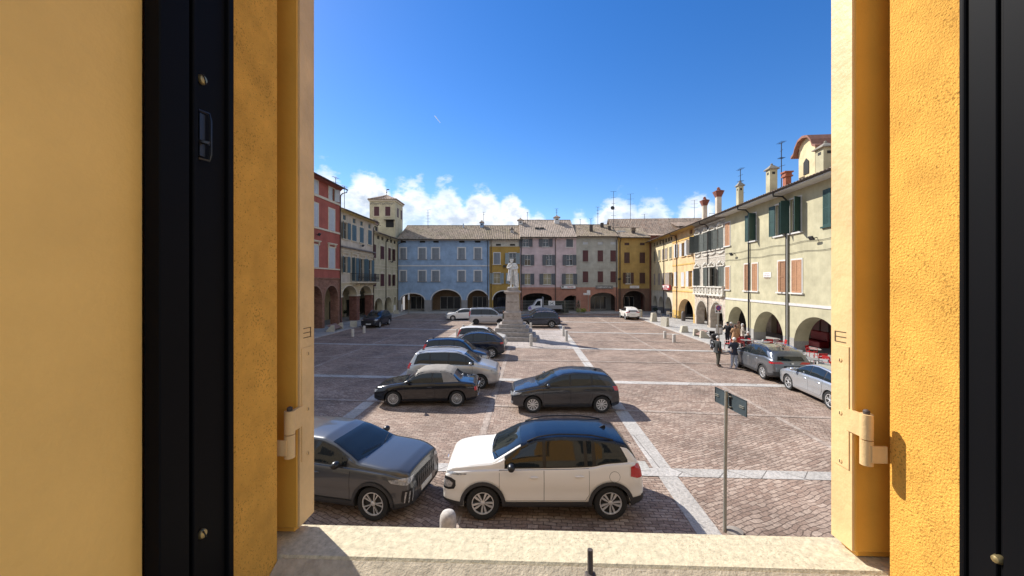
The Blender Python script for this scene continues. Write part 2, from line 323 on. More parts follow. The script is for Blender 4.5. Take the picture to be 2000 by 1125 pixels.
raised([(kl(58)-.25, 58.3), (kr(56)+.3, 58.3), (kr(56)+.3, 66), (kl(58)-.25, 66)], -.05, .04, P_S, 'sidewalk')
mb = MB()
for x, y in ((4.15, 7.95), (1.05, 9.95)):
    pass
md = MB(); md.box(-.33, .33, -.25, .25, -.01, .014); tag(md.build('drain_cover', mat('drain_stone', (.42, .40, .36), .9, var=.3, vscale=12), loc=(3.25, 10.0, 0), rz=R(-3)), 'pale stone drain cover set in the paving behind the white car', 'drain cover')

# ------------------------------------------------------------------ facade system
class Row:
    def __init__(s, kind):
        s.kind = kind
        if kind == 'left': s.a, s.b = -21.3, .04; s.Y0 = 12.0; s.rz = atan2(1, .04)
        if kind == 'right': s.a, s.b = 17.23, .092; s.Y0 = 62.5; s.rz = atan2(-1, -.092)
        if kind == 'back': s.Y0 = 62.2; s.X0 = -18.85; s.rz = 0
        s.n = sqrt(1+getattr(s, 'b', 0)**2)
    def Y(s, px):
        if s.kind == 'back': return s.Y0
        return s.a/((px-1000)/FPX-s.b)
    def s(s, px):
        if s.kind == 'back': return (px-1000)/FPX*s.Y0-s.X0
        return (s.Y(px)-s.Y0)*s.n*(1 if s.kind == 'left' else -1)
    def z(s, px, py): return HC+(HY-py)/FPX*s.Y(px)
    def origin(s, d=0):
        if s.kind == 'back': return Vector((s.X0+d, s.Y0, 0))
        Y = s.Y0+(d/s.n if s.kind == 'left' else -d/s.n); return Vector((s.a+s.b*Y, Y, 0))
LEAF = {}
def leaf_mesh(w, h, m, fine):
    k = (round(w, 2), round(h, 2), m.name, fine)
    if k in LEAF: return LEAF[k]
    b = MB(); f = min(.07, w*.2); t = .022
    for x0, x1, z0, z1 in ((0, f, 0, h), (w-f, w, 0, h), (f, w-f, 0, f*1.3), (f, w-f, h-f, h), (f, w-f, h*.5-f/2, h*.5+f/2)): b.box(x0, x1, -t, t, z0, z1)
    n = max(4, int(h/(.085 if fine else .17)))
    for i in range(n):
        z = f+(h-2*f)*(i+.5)/n
        if abs(z-h/2) < f*.7: continue
        b.box(f, w-f, -t*.8, t*.2, z-h/n*.22, z+h/n*.33)
    b.box(f, w-f, t*.1, t*.3, f, h-f)
    LEAF[k] = b.mesh('shutter', m); return LEAF[k]
class House:
    def __init__(s, row, s0, s1, ztop, wall, label, name='arcaded_house', depth=9.5, zarc=None, arches=(), arcmat=None, th=.35, tha=.75, group=None):
        s.row = row; s.s0 = s0; s.s1 = s1; s.zt = ztop; s.L = s1-s0; s.wall = wall; s.depth = depth; s.th = th
        s.root = thing(name, label, 'house', row.origin(s0), row.rz, group)
        s.holes = []; s.zarc = zarc or 0; s.arches = arches; s.arcmat = arcmat or wall; s.tha = tha
    def sx(s, px): return s.row.s(px)-s.s0
    def win(s, c, w, z0, z1, aL=None, aR=None, m=None, trim=None, tm=None, sill=True, fine=False, hood=None, glass=None, lw=None, bars=True, name='window', sm=None):
        "c centre along the facade; aL/aR opening angle of the leaves (None = no leaf)"
        x0, x1 = c-w/2, c+w/2; s.holes.append((x0, x1, z0, z1)); tm = tm or WHITEW; P = s.root
        b = MB()
        f = .05
        for a0, a1, c0, c1 in ((x0+.004, x0+f, z0+.004, z1-.004), (x1-f, x1-.004, z0+.004, z1-.004), (x0+f, x1-f, z1-f, z1-.004), (x0+f, x1-f, z0+.004, z0+f)): b.box(a0, a1, .14, .2, c0, c1)
        if bars: b.box(c-.025, c+.025, .15, .19, z0+f, z1-f); b.box(x0+f, x1-f, .155, .185, z0+(z1-z0)*.55, z0+(z1-z0)*.55+.03)
        if trim:
            t = trim
            for a0, a1, c0, c1 in ((x0-t, x0, z0, z1+t), (x1, x1+t, z0, z1+t), (x0, x1, z1, z1+t)): b.box(a0, a1, -.035, .02, c0, c1)
        w_ = b.build(name, tm, P)
        MB().box(x0+f, x1-f, .165, .175, z0+f, z1-f).build('pane', glass or GLASS, w_)
        if sill: MB().box(x0-.1-(trim or 0), x1+.1+(trim or 0), -.12, .13, z0-.1, z0).build('sill', sm or tm, w_)
        if hood == 'flat':
            hb = MB(); hb.box(x0-.3, x1+.3, -.22, 0, z1+.42, z1+.52).box(x0-.24, x1+.24, -.15, 0, z1+.34, z1+.42)
            for q in (x0-.2, x1+.08): hb.box(q, q+.12, -.12, 0, z1+.05, z1+.34)
            hb.build('hood_moulding', sm or tm, w_)
        if hood == 'fancy':
            hb = MB()
            for i in range(7):
                a = pi*i/6; hb.ball((c+cos(a)*w*.55, -.06, z1+.18+sin(a)*.28), .13, 7, 5, (1, .8, 1))
            hb.ball((c, -.1, z1+.45), .2, 8, 6); hb.box(x0-.15, x1+.15, -.14, .0, z1+.08, z1+.16)
            hb.build('ornament', sm or tm, w_, smooth=True)
        if hood == 'onion':
            pr = []
            for i in range(13):
                t_ = i/12*2-1; pr.append((c+t_*(w/2+.1), z1+.10+.32*max(0, 1-abs(t_)**1.2)**1.3))
            MB().prism([(x0-.1, z1+.02)]+pr+[(x1+.1, z1+.02)], -.05, .0, 'y').build('ornament', sm or tm, w_)
        for side, a in ((0, aL), (1, aR)):
            if a is None: continue
            lw_ = lw or w/2-.004
            me = leaf_mesh(lw_, z1-z0-.02, m, fine)
            off = -.03 if a < 90 else -.06
            o = obj('shutter', me, w_, (x0+.002 if side == 0 else x1-.002, off, z0+.01)); a_ = R(a)
            o.rotation_euler = (0, 0, -a_ if side == 0 else pi+a_)
        return w_
    def blind(s, c, w, z0, z1, m, trim=None, tm=None, name='attic_vent', dep=.1):
        x0, x1 = c-w/2, c+w/2; s.holes.append((x0, x1, z0, z1)); b = MB(); b.box(x0, x1, dep, dep+.04, z0, z1)
        for k in range(3): zz = z0+(z1-z0)*(k+.5)/3; b.box(x0+.02, x1-.02, dep-.03, dep, zz-.03, zz+.03)
        o = b.build(name, m, s.root)
        if trim:
            t = trim; q = MB()
            for a0, a1, c0, c1 in ((x0-t, x0, z0-t, z1+t), (x1, x1+t, z0-t, z1+t), (x0, x1, z1, z1+t), (x0, x1, z0-t, z0)): q.box(a0, a1, -.025, .02, c0, c1)
            q.build('frame', tm or WHITEW, o)
    def band(s, z0, z1, m, pr=.06, name='string_course', x0=None, x1=None):
        MB().box(0 if x0 is None else x0, s.L if x1 is None else x1, -pr, 0, z0, z1).build(name, m, s.root)
    def finish(s, roofm, pitch=24, ov=.7, pier=None, pierz=.9, rim=None, soffit=None, back=True, ends=(1, 1), inner=None, cornice=None, ridge=None, gut=True, floorm=None, shops=None, tone2=None, imp=None, piermat=None):
        P = s.root; zt = s.zt; L = s.L; za = s.zarc
        # upper wall: grid with rectangular holes
        def gridwall(z_lo, z_hi, m, name, th):
            hs = [h for h in s.holes if h[3] > z_lo and h[2] < z_hi]
            xs = sorted({0, L, *[h[0] for h in hs], *[h[1] for h in hs]}); zs = sorted({z_lo, z_hi, *[min(max(h[2], z_lo), z_hi) for h in hs], *[min(max(h[3], z_lo), z_hi) for h in hs]})
            b = MB()
            for i in range(len(xs)-1):
                for j in range(len(zs)-1):
                    if xs[i+1]-xs[i] < 1e-6 or zs[j+1]-zs[j] < 1e-6: continue
                    cx, cz = (xs[i]+xs[i+1])/2, (zs[j]+zs[j+1])/2
                    if any(h[0] < cx < h[1] and h[2] < cz < h[3] for h in hs): continue
                    for y in (0, th): b.quad((xs[i], y, zs[j]), (xs[i+1], y, zs[j]), (xs[i+1], y, zs[j+1]), (xs[i], y, zs[j+1]))
            for x0, x1, z0, z1 in hs:
                z0, z1 = max(z0, z_lo), min(z1, z_hi)
                b.quad((x0, 0, z0), (x0, th, z0), (x0, th, z1), (x0, 0, z1)); b.quad((x1, 0, z0), (x1, th, z0), (x1, th, z1), (x1, 0, z1))
                b.quad((x0, 0, z1), (x1, 0, z1), (x1, th, z1), (x0, th, z1)); b.quad((x0, 0, z0), (x1, 0, z0), (x1, th, z0), (x0, th, z0))
            if name == 'wall':
                d = s.depth
                if ends[0]: b.quad((0, 0, 0 if not s.arches else za), (0, d, 0 if not s.arches else za), (0, d, z_hi), (0, 0, z_hi))
                if ends[1]: b.quad((L, 0, 0 if not s.arches else za), (L, d, 0 if not s.arches else za), (L, d, z_hi), (L, 0, z_hi))
                b.quad((0, d, 0), (L, d, 0), (L, d, z_hi), (0, d, z_hi))
                if s.arches: b.quad((0, .3, za), (L, .3, za), (L, d, za), (0, d, za))
            b.build(name, m, P)
        if tone2: gridwall(za, tone2[0], tone2[1], 'lower_wall', s.th); za2 = tone2[0]
        else: za2 = za
        gridwall(za2, zt, s.wall, 'wall', s.th)
        if s.arches:
            b = MB(); T = s.tha; n = 20; edges = [0.0]
            for c, hw, zs, rise in s.arches:
                a, e = c-hw, c+hw; edges += [a, e]
                pts = [(c-hw*cos(pi*k/n), zs+rise*sin(pi*k/n)) for k in range(n+1)]
                pts = [(max(0, min(L, x)), z) for x, z in pts]
                for k in range(n):
                    (xa, z_a), (xb, z_b) = pts[k], pts[k+1]
                    if xb-xa < 1e-6: continue
                    for y in (0, T): b.quad((xa, y, z_a), (xb, y, z_b), (xb, y, za), (xa, y, za))
                    b.quad((xa, 0, z_a), (xb, 0, z_b), (xb, T, z_b), (xa, T, z_a))
                for x in (a, e):
                    if 0 <= x <= L: b.quad((x, 0, 0), (x, T, 0), (x, T, zs), (x, 0, zs))
                if rim:
                    q = .16; rims = MB()
                    for k in range(n):
                        t0, t1 = pi*k/n, pi*(k+1)/n
                        p = [(c-(hw+d_)*cos(t), zs+(rise+d_)*sin(t)) for t in (t0, t1) for d_ in (0, q)]
                        if min(x for x, _ in p) < 0 or max(x for x, _ in p) > L: continue
                        rims.prism([p[0], p[1], p[3], p[2]], -.03, .01, 'y')
                    if rims.v: rims.build('arch_moulding', rim, P)
            edges.append(L)
            for i in range(0, len(edges), 2):
                x0, x1 = max(0, edges[i]), min(L, edges[i+1])
                if x1-x0 < .005: continue
                for y in (0, T): b.quad((x0, y, 0), (x1, y, 0), (x1, y, za), (x0, y, za))
                if i == 0: b.quad((0, 0, 0), (0, T, 0), (0, T, za), (0, 0, za))
                if i == len(edges)-2: b.quad((L, 0, 0), (L, T, 0), (L, T, za), (L, 0, za))
                if pier:
                    MB().box(x0+.002 if x0 == 0 else x0-.012, x1-.002 if x1 == L else x1+.012, -.012, T+.012, 0, pierz).build('pier_base', pier, P)
                if piermat:
                    MB().box(x0+.002 if x0 == 0 else x0-.015, x1-.002 if x1 == L else x1+.015, -.015, T+.015, 0, piermat[0]).build('pier', piermat[1], P)
                if imp:
                    MB().box(x0+.002 if x0 == 0 else x0-.12, x1-.002 if x1 == L else x1+.12, -.1, T+.1, imp[0], imp[0]+.2).build('capital', imp[1], P)
            b.build('arcade', s.arcmat, P)
            # inside of the arcade
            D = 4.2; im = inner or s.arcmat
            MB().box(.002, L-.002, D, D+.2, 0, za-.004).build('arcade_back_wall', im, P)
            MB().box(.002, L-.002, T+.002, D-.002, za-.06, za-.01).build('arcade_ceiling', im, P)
            for c, hw, zs, rise in s.arches:
                if not (0 < c < L): continue
                sh = shops[0] if shops else DARK
                kw = hw*.72; q = MB(); q.box(c-kw, c+kw, D-.06, D-.01, .05, min(za-.4, 2.35)); o = q.build('shop_window', sh, P)
                q = MB(); zz = min(za-.4, 2.35)
                for x in (-kw, -kw*.33, kw*.33, kw-.06): q.box(c+x, c+x+.06, D-.1, D-.06, .05, zz)
                q.box(c-kw, c+kw, D-.1, D-.061, zz-.08, zz); q.box(c-kw, c+kw, D-.1, D-.061, .05, .18)
                q.build('shop_frame', shops[1] if shops else IRON, o)
        # roof: corrugated clay tiles
        rd = ridge if ridge else s.depth/2; tp = tan(R(pitch)); zr = zt+.12+tp*rd
        def corr(y0, z0, y1, z1, x0=-.02, x1=L+.02):
            b = MB(); st = .075; nx = int((x1-x0)/st); ny = 9; vs = []; fs = []
            dn = Vector((0, -(z1-z0), (y1-y0))).normalized()
            if dn.z < 0: dn = -dn
            for j in range(ny+1):
                t = j/ny
                for i in range(nx+1):
                    a = i % 4; h = (0, .045, .055, .045)[a] + random.uniform(-.01, .01)
                    p = Vector((x0+(x1-x0)*i/nx, y0+(y1-y0)*t, z0+(z1-z0)*t))+dn*h; vs.append(tuple(p))
            for j in range(ny):
                for i in range(nx): k = j*(nx+1)+i; fs.append((k, k+1, k+nx+2, k+nx+1))
            b.add(vs, fs); return b
        f = corr(-ov, zt+.12-tp*ov+.02, rd, zr); bk = corr(s.depth+.4, zt+.12+tp*rd-tp*(s.depth+.4-rd), rd, zr)
        f.add(bk.v, bk.f)
        # under-boarding and gables
        f.quad((0, -ov, zt+.10-tp*ov), (L, -ov, zt+.10-tp*ov), (L, rd, zr-.02), (0, rd, zr-.02))
        f.tube([(0, rd, zr+.03), (L, rd, zr+.03)], .09, 6)
        s.roof = f.build('roof', roofm, P)
        s.zroof = lambda y: zt+.12+tp*y if y < rd else zr-tp*(y-rd)
        g = MB()
        for x in (0.001, L-.001): g.add([(x, 0, zt), (x, s.depth, zt), (x, s.depth, zt+.1), (x, rd, zr-.03), (x, 0, zt+.1)], ((0, 1, 2, 3, 4),))
        g.build('gable', s.wall, P)
        sm = soffit or s.wall
        c = MB(); c.prism([(0, zt-.32), (-.12, zt-.28), (-.3, zt-.12), (-ov+.05, zt+.085-tp*ov), (0, zt+.085)], 0, L, 'x'); c.build('cornice', cornice or sm, P)
        if gut:
            zg = zt+.10-tp*ov
            g = MB(); n = 8
            for k in range(n):
                a0, a1 = pi*k/n, pi*(k+1)/n; r = .09
                g.quad((0, -ov-.06-r*cos(a0), zg-r*sin(a0)), (L, -ov-.06-r*cos(a0), zg-r*sin(a0)), (L, -ov-.06-r*cos(a1), zg-r*sin(a1)), (0, -ov-.06-r*cos(a1), zg-r*sin(a1)))
            g.build('gutter', GUTTER, P)
        s.ov = ov; s.tp = tp; s.rd = rd; s.zr = zr
    def pipe(s, x, z0=.3, m=None, r=.055):
        zg = s.zt+.02-s.tp*s.ov
        MB().tube([(x, -s.ov-.06, zg), (x, -s.ov-.02, zg-.25), (x, -.35, s.zt-.62), (x, -.12, s.zt-.85), (x, -.1, s.zt-1.1), (x, -.1, z0)], r, 8).build('downpipe', m or GUTTER, s.root, smooth=True)
    def chimney(s, x, y, h, w=.5, m=None, cap='tile', capm=None, base=0):
        z = s.zroof(y)-.3; top = s.zroof(y)+h; b = MB(); b.box(x-w/2, x+w/2, y-w/2, y+w/2, z, top)
        o = b.build('chimney', m or s.wall, s.roof)
        c = MB(); k = w*.72
        if cap == 'tile':
            c.box(x-k, x+k, y-k, y+k, top, top+.06); c.add([(x-k, y-k, top+.06), (x+k, y-k, top+.06), (x+k, y+k, top+.06), (x-k, y+k, top+.06), (x-.08, y-.08, top+.4), (x+.08, y-.08, top+.4), (x+.08, y+.08, top+.4), (x-.08, y+.08, top+.4)], ((0, 1, 5, 4), (1, 2, 6, 5), (2, 3, 7, 6), (3, 0, 4, 7), (4, 5, 6, 7)))
            c.ball((x, y, top+.45), .1, 8, 6)
            q = MB(); q.box(x-w*.2, x+w*.2, y-w/2-.004, y+w/2+.004, top-.42, top-.22); q.box(x-w/2-.004, x+w/2+.004, y-w*.2, y+w*.2, top-.42, top-.22); q.build('flue_opening', DARK, o)
        if cap == 'flare':
            for i in range(5):
                r0 = w*(.56+.09*i); z0 = top+i*.13; c.box(x-r0, x+r0, y-r0, y+r0, z0, z0+.1 if i < 4 else z0+.09)
                if i < 4: c.box(x-r0*.88, x+r0*.88, y-r0*.88, y+r0*.88, z0+.1, z0+.13)
            zt_ = top+.62; r0 = w*.95
            c.add([(x-r0, y-r0, zt_), (x+r0, y-r0, zt_), (x+r0, y+r0, zt_), (x-r0, y+r0, zt_), (x, y, zt_+.22)], ((0, 1, 4), (1, 2, 4), (2, 3, 4), (3, 0, 4), (3, 2, 1, 0)))
            c.ball((x, y, zt_+.3), .17, 8, 6); c.ball((x+.3, y, zt_+.16), .1, 8, 6)
        if cap == 'brick':
            c.box(x-k, x+k, y-k, y+k, top, top+.12); c.box(x-k*.8, x+k*.8, y-k*.8, y+k*.8, top+.12, top+.35); c.box(x-k*1.1, x+k*1.1, y-k*1.1, y+k*1.1, top+.35, top+.45)
        c.build('chimney_cap', capm or mat('cap_tile', (.20, .15, .11), .9, var=.4, vscale=6), o)
        return o
    def antenna(s, x, y, h, n=4, w=.9, dish=False):
        z = s.zroof(y)-.1; b = MB(); b.tube([(x, y, z), (x, y, z+h)], .035, 6)
        for i in range(n):
            zz = z+h*(1-.16*i); l = w*(1-.2*(i % 3)); a = random.uniform(-.4, .4)
            b.tube([(x-l/2, y+a*l/2, zz), (x+l/2, y-a*l/2, zz)], .018, 5)
            if i % 2 == 0:
                for k in range(5): xx = x-l/2+l*k/4; b.tube([(xx, y-.25, zz+.02), (xx, y+.25, zz+.02)], .012, 4)
        if dish: b.lathe([(.02, 0), (.2, .04), (.36, .12)], 14, Matrix.Translation((x-.25, y-.2, z+h*.55)) @ Matrix.Rotation(R(80), 4, 'X'))
        b.build('tv_antenna', IRON, s.roof)

LR = Row('left'); RR = Row('right'); BR = Row('back')
T_OLD = tilemat('old_clay_tiles', (.30, .20, .14), (.44, .33, .25), (.22, .17, .13))
T_PALE = tilemat('weathered_pale_tiles', (.33, .26, .20), (.44, .35, .28), (.24, .19, .15))
T_MOSS = tilemat('mossy_clay_tiles', (.24, .175, .125), (.36, .28, .21), (.15, .115, .09), moss=.3)
CREAMT = mat('cream_moulding', (.66, .58, .44), .85, var=.15, vscale=3, stain=.3)
# ---------------------------------------------------------------- left row
# red house
RED = plaster('brick_red_plaster', (.40, .12, .09)); RBR = brickmat('arcade_brick', (.24, .10, .065), (.33, .16, .11), (.30, .22, .17))
GREYSH = mat('pale_grey_shutter', (.50, .52, .54), .6, var=.1)
s1 = LR.s(664.5); s0 = LR.s(607)-9*3.55+.0; s0 = s1-13*2.15
pitch = 3.3
arc = []; c = s1-1.9
while c > s0+1.6: arc.append((c-s0, 1.43, 2.95, 1.5)); c -= pitch
arc = arc[::-1]
H = House(LR, s0, s1, 15.55, RED, 'tall brick red house with pale grey shutters over brick arches, left edge of the square', zarc=5.2, arches=arc, arcmat=RBR, tha=.9)
for c, hw, _, _ in arc:
    H.win(c, 1.15, 6.35, 8.55, 3, 3, GREYSH, trim=.16, tm=CREAMT, hood='flat', sill=False)
    H.win(c, 1.15, 10.45, 12.75, 3, 3, GREYSH, trim=.16, tm=CREAMT, sill=False)
    H.win(c, 1.15, 13.75, 15.1, 3, 3 if c < arc[-1][0]-.1 else 150, GREYSH, trim=.14, tm=CREAMT, sill=False)
H.band(6.2, 6.34, CREAMT, .09); H.band(10.25, 10.44, CREAMT, .09); H.band(13.5, 13.74, CREAMT, .1); H.band(5.2, 5.32, RBR, .08)
H.band(15.2, 15.3, mat('red_moulding', (.30, .085, .06), .85), .1)
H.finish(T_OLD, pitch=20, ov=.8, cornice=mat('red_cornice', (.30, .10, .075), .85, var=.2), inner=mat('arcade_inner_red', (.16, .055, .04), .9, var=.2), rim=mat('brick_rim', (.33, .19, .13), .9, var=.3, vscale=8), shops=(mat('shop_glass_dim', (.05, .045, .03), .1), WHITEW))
H.pipe(H.L-.12); H.chimney(H.L-8, 3.5, .6, .35, cap='tile'); H.antenna(H.L-5.6, 3, 1.1, 2, .4)
def flood(H, x, z, y=0):
    b = MB(); m = Matrix.Translation((x, y-.35, z)) @ Matrix.Rotation(R(35), 4, 'X'); b.cbox(-.2, .2, -.05, .05, -.15, .15, .02, m); b.tube([(x, y, z+.05), (x, y-.3, z)], .025, 6); b.build('floodlight', BLACKM, H.root)
flood(H, H.sx(617), LR.z(617, 458))
# cream house with blue shutters and balcony
CRM = plaster('warm_white_plaster', (.60, .52, .42)); BLU = mat('blue_grey_shutter', (.085, .15, .19), .6, var=.15)
s0 = s1; s1 = LR.s(729.5)
a = lambda px: LR.s(px)-s0
H = House(LR, s0, s1, 13.25, CRM, 'cream house with blue grey shutters and wrought iron balcony beside the red house', zarc=4.75, arches=[((a(668)+a(696.5))/2, (a(696.5)-a(668))/2, 3.25, 1.15), ((a(702)+a(725.5))/2, (a(725.5)-a(702))/2, 3.25, 1.12)], arcmat=plaster('arcade_cream', (.60, .50, .33)), tha=.9)
for px in (672.5, 691.5, 706, 721.5): H.blind(a(px), .75, 12.1, 12.65, BLU, trim=.06, tm=CREAMT)
for px, kL, kR in ((674, 150, 172), (691.5, 4, 4), (706, 4, 4), (722, 4, 4)): H.win(a(px), 1.15, 9.9, 11.85, kL, kR, BLU, trim=.13, tm=CREAMT)
for px, kL, kR in ((674, 150, 172), (691, 120, 168), (707, 160, 100), (722.5, 170, 168)): H.win(a(px), 1.05, 5.0 if px > 680 else 5.95, 7.85, kL, kR, BLU, trim=.13, tm=CREAMT, hood='flat', sill=px < 680)
H.band(8.85, 9.0, mat('grey_ledge', (.2, .18, .17), .7), .35, 'ledge'); H.band(8.5, 8.6, CREAMT, .12); H.band(4.72, 4.84, CREAMT, .07)
bx0, bx1 = a(684), a(728.5)
b = MB(); b.box(bx0, bx1, -.95, 0, 4.76, 4.9)
for k in range(6): xx = bx0+.3+(bx1-bx0-.6)*k/5; b.prism([(0, 4.76), (-.8, 4.76), (-.1, 4.4), (0, 4.4)], xx-.07, xx+.07, 'x')
bal = b.build('balcony', CREAMT, H.root)
b = MB()
for xx in [bx0+.04+(bx1-bx0-.08)*k/46 for k in range(47)]: b.tube([(xx, -.92, 4.9), (xx, -.92, 5.9)], .012, 4)
for k in range(11):
    cx = bx0+.4+(bx1-bx0-.8)*k/10
    b.tube([(cx+.18*cos(t*pi/6), -.93, 5.4+.26*sin(t*pi/6)) for t in range(13)], .02, 4); b.ball((cx, -.93, 5.4), .06, 6, 5)
for z in (4.98, 5.9): b.box(bx0, bx1, -.95, -.9, z-.025, z+.025)
for x in (bx0+.02, bx1-.02):
    for k in range(6): b.tube([(x, -.15*k-.06, 4.9), (x, -.15*k-.06, 5.9)], .012, 4)
    b.box(x-.02, x+.02, -.95, 0, 5.87, 5.92)
b.build('railing', BLACKM, bal)
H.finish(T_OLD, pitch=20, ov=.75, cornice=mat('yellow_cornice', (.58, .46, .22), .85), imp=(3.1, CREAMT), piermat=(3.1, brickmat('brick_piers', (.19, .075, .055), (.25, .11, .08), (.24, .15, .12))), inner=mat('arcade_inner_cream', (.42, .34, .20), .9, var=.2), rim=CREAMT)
H.pipe(H.L-.15); flood(H, a(704), 9.5); H.antenna(H.sx(690), 2.2, 3.6, 5, 1.0); H.antenna(H.sx(711)+.8, 3.0, 3.2, 1, 1.2)
# third house: dark red shutters
PY = plaster('pale_yellow_plaster', (.58, .52, .36)); DRS = mat('oxblood_shutter', (.085, .024, .026), .6, var=.2)
s0 = s1; s1 = LR.s(776.8)
H = House(LR, s0, s1, 11.85, PY, 'pale yellow house with dark red shutters and small arches, in the far left corner', zarc=3.6, arches=[((a(731.5)+a(747))/2, (a(747)-a(731.5))/2, 1.5, 1.05), ((a(751)+a(765))/2, (a(765)-a(751))/2, 1.5, 1.05), ((a(768.6)+a(774.4))/2, (a(774.4)-a(768.6))/2, 1.5, 1.0)], tha=.8)
for z0, z1 in ((8.2, 10.1), (4.25, 6.05)):
    for px, w in ((746.5, 1.35), (760.5, .95), (769.5, .95)):
        H.win(a(px), w, z0, z1, 4 if px != 769.5 else 165, 4, DRS, hood='onion', tm=CREAMT, sm=CREAMT)
    H.win(a(733)-.3, .9, z0, z1, 4, 4, DRS, tm=CREAMT)
for px in (739, 747, 757, 764, 771): H.blind(a(px), .8, 11.0, 11.5, DARK)
H.band(7.3, 7.38, CREAMT, .05); H.band(6.85, 6.95, CREAMT, .05); H.band(3.75, 3.9, CREAMT, .06)
H.finish(T_MOSS, pitch=20, ov=.75, rim=CREAMT)
H.pipe(a(752.8), m=IRON); H.pipe(H.L-.2); flood(H, a(762), 8.0)
b = MB()   # dormer on the third house
xx = a(750); b.box(xx-.6, xx+.6, 1.2, 3.0, 12.0, 13.4); b.build('dormer', PY, H.root); MB().add([(xx-.85, .8, 13.35), (xx+.85, .8, 13.35), (xx+.85, 3.2, 13.9), (xx-.85, 3.2, 13.9), (xx-.85, .8, 13.45), (xx+.85, .8, 13.45), (xx+.85, 3.2, 14.0), (xx-.85, 3.2, 14.0)], ((0, 1, 2, 3), (4, 5, 6, 7), (0, 1, 5, 4), (1, 2, 6, 5), (3, 0, 4, 7))).build('dormer_roof', T_OLD, H.root); MB().box(xx-.3, xx+.3, 1.15, 1.2, 12.3, 13.1).build('dormer_window', DARK, H.root)
xx = a(761); b = MB(); b.box(xx-1, xx+1, 2.2, 3.2, 12.2, 14.6); b.build('dormer', PY, H.root); b = MB(); b.box(xx-.8, xx+.8, 2.12, 2.19, 12.8, 13.5); b.box(xx-.8, xx+.8, 2.12, 2.19, 13.7, 14.4); b.build('dormer_window', DRS, H.root)
# bell tower behind
t = thing('tower', 'slim pale yellow tower with tiled pyramid roof and painted frieze rising behind the left houses', 'tower', (-23.5, 62.5, 0), 0)
TY = plaster('tower_plaster', (.60, .53, .36), stain=.5)
W_ = 4.25; b = MB(); b.box(0, W_, 0, W_, 0, 18.35); b.build('wall', TY, t)
def pyr(x0, x1, y0, y1, z, ap, m, P, name='roof', under=.12):
    b = MB(); cx, cy = (x0+x1)/2, (y0+y1)/2
    b.add([(x0, y0, z), (x1, y0, z), (x1, y1, z), (x0, y1, z), (cx, cy, ap), (x0, y0, z-under), (x1, y0, z-under), (x1, y1, z-under), (x0, y1, z-under)], ((0, 1, 4), (1, 2, 4), (2, 3, 4), (3, 0, 4), (0, 1, 6, 5), (1, 2, 7, 6), (2, 3, 8, 7), (3, 0, 5, 8), (8, 7, 6, 5)))
    n = 16
    for k in range(n):      # raised tile rows down the front and side slopes
        f_ = (k+.5)/n; h = 1-abs(2*f_-1)
        for A, B in (((x0+(x1-x0)*f_, y0, z), (x0+(x1-x0)*f_+(cx-(x0+(x1-x0)*f_))*h, y0+(cy-y0)*h, z+(ap-z)*h)), ((x1, y0+(y1-y0)*f_, z), (x1+(cx-x1)*h, y0+(y1-y0)*f_+(cy-y0-(y1-y0)*f_)*h, z+(ap-z)*h))):
            b.tube([A, B], .06, 5)
    return b.build(name, m, P)
pyr(-.28, W_+.28, -.28, W_+.28, 18.55, 19.75, T_OLD, t)
MB().box(-.15, W_+.15, -.15, W_+.15, 18.2, 18.42).build('cornice', CREAMT, t)
for x in (.75, 2.6):
    w_ = MB().box(x, x+.85, -.03, .02, 15.75, 17.3).build('window', DRS, t); MB().box(x-.1, x+.95, -.12, .0, 15.62, 15.745).build('sill', CREAMT, w_); q = MB(); q.box(x-.08, x, -.04, 0, 15.75, 17.4); q.box(x+.85, x+.93, -.04, 0, 15.75, 17.4); q.build('frame', CREAMT, w_)
for y in (1.0, 3.0): MB().box(W_, W_+.03, y, y+.8, 15.75, 17.3).build('window', DRS, t)
b = MB()
for k in range(16):
    x = .3+k*.24; r = .16+.05*sin(k*2.1); b.tube([(x+r*cos(q*.7), -.02, 17.75+.1*sin(k*1.3)+r*.9*sin(q*.7)) for q in range(7)], .035, 4)
b.build('painted_frieze', mat('frieze_grey', (.28, .25, .22), .9), t)
b = MB(); b.tube([(W_/2, W_/2, 19.7), (W_/2, W_/2, 20.7)], .04, 6); b.ball((W_/2, W_/2, 20.2), .12, 8, 6); b.add([(W_/2, W_/2, 20.5), (W_/2+.5, W_/2, 20.6), (W_/2+.45, W_/2+.02, 20.75), (W_/2, W_/2+.02, 20.7)], ((0, 1, 2, 3),)); b.build('weather_vane', IRON, t)
b = MB(); b.box(2.7, 4.0, -.04, .02, 13.9, 15.2); b.build('window', DARK, t); MB().box(2.5, 4.2, -.5, .02, 15.05, 15.12).build('canopy', GUTTER, t)
# ---------------------------------------------------------------- back row
def bz(py): return HC+(HY-py)/FPX*62.2
BLUEP = plaster('sky_blue_plaster', (.29, .40, .56), stain=.3); GREYB = mat('slate_grey_shutter', (.20, .225, .26), .6, var=.15); DADO = plaster('grey_dado', (.30, .29, .29))
WT = mat('white_moulding', (.62, .60, .58), .85, var=.1)
def back_house(px0, px1, *a, **k): s0 = BR.s(px0); return House(BR, s0, BR.s(px1), *a, **k), (lambda p: BR.s(p)-s0)
def arcs(f, lst): return [((f(x0)+f(x1))/2, (f(x1)-f(x0))/2, zs, bz(top)-zs) for x0, x1, top, zs in lst]
s0 = BR.s(776.5); f = lambda p: BR.s(p)-s0
H, _ = back_house(776.5, 955.8, bz(466.5), BLUEP, 'long sky blue house with white framed windows and three wide arches', zarc=4.0, arches=arcs(lambda p: BR.s(p)-s0, [(782.5, 828.8, 573.5, 1.9), (842.5, 901, 566, 1.9), (912.5, 953.8, 567, 1.9)]), tha=.7)
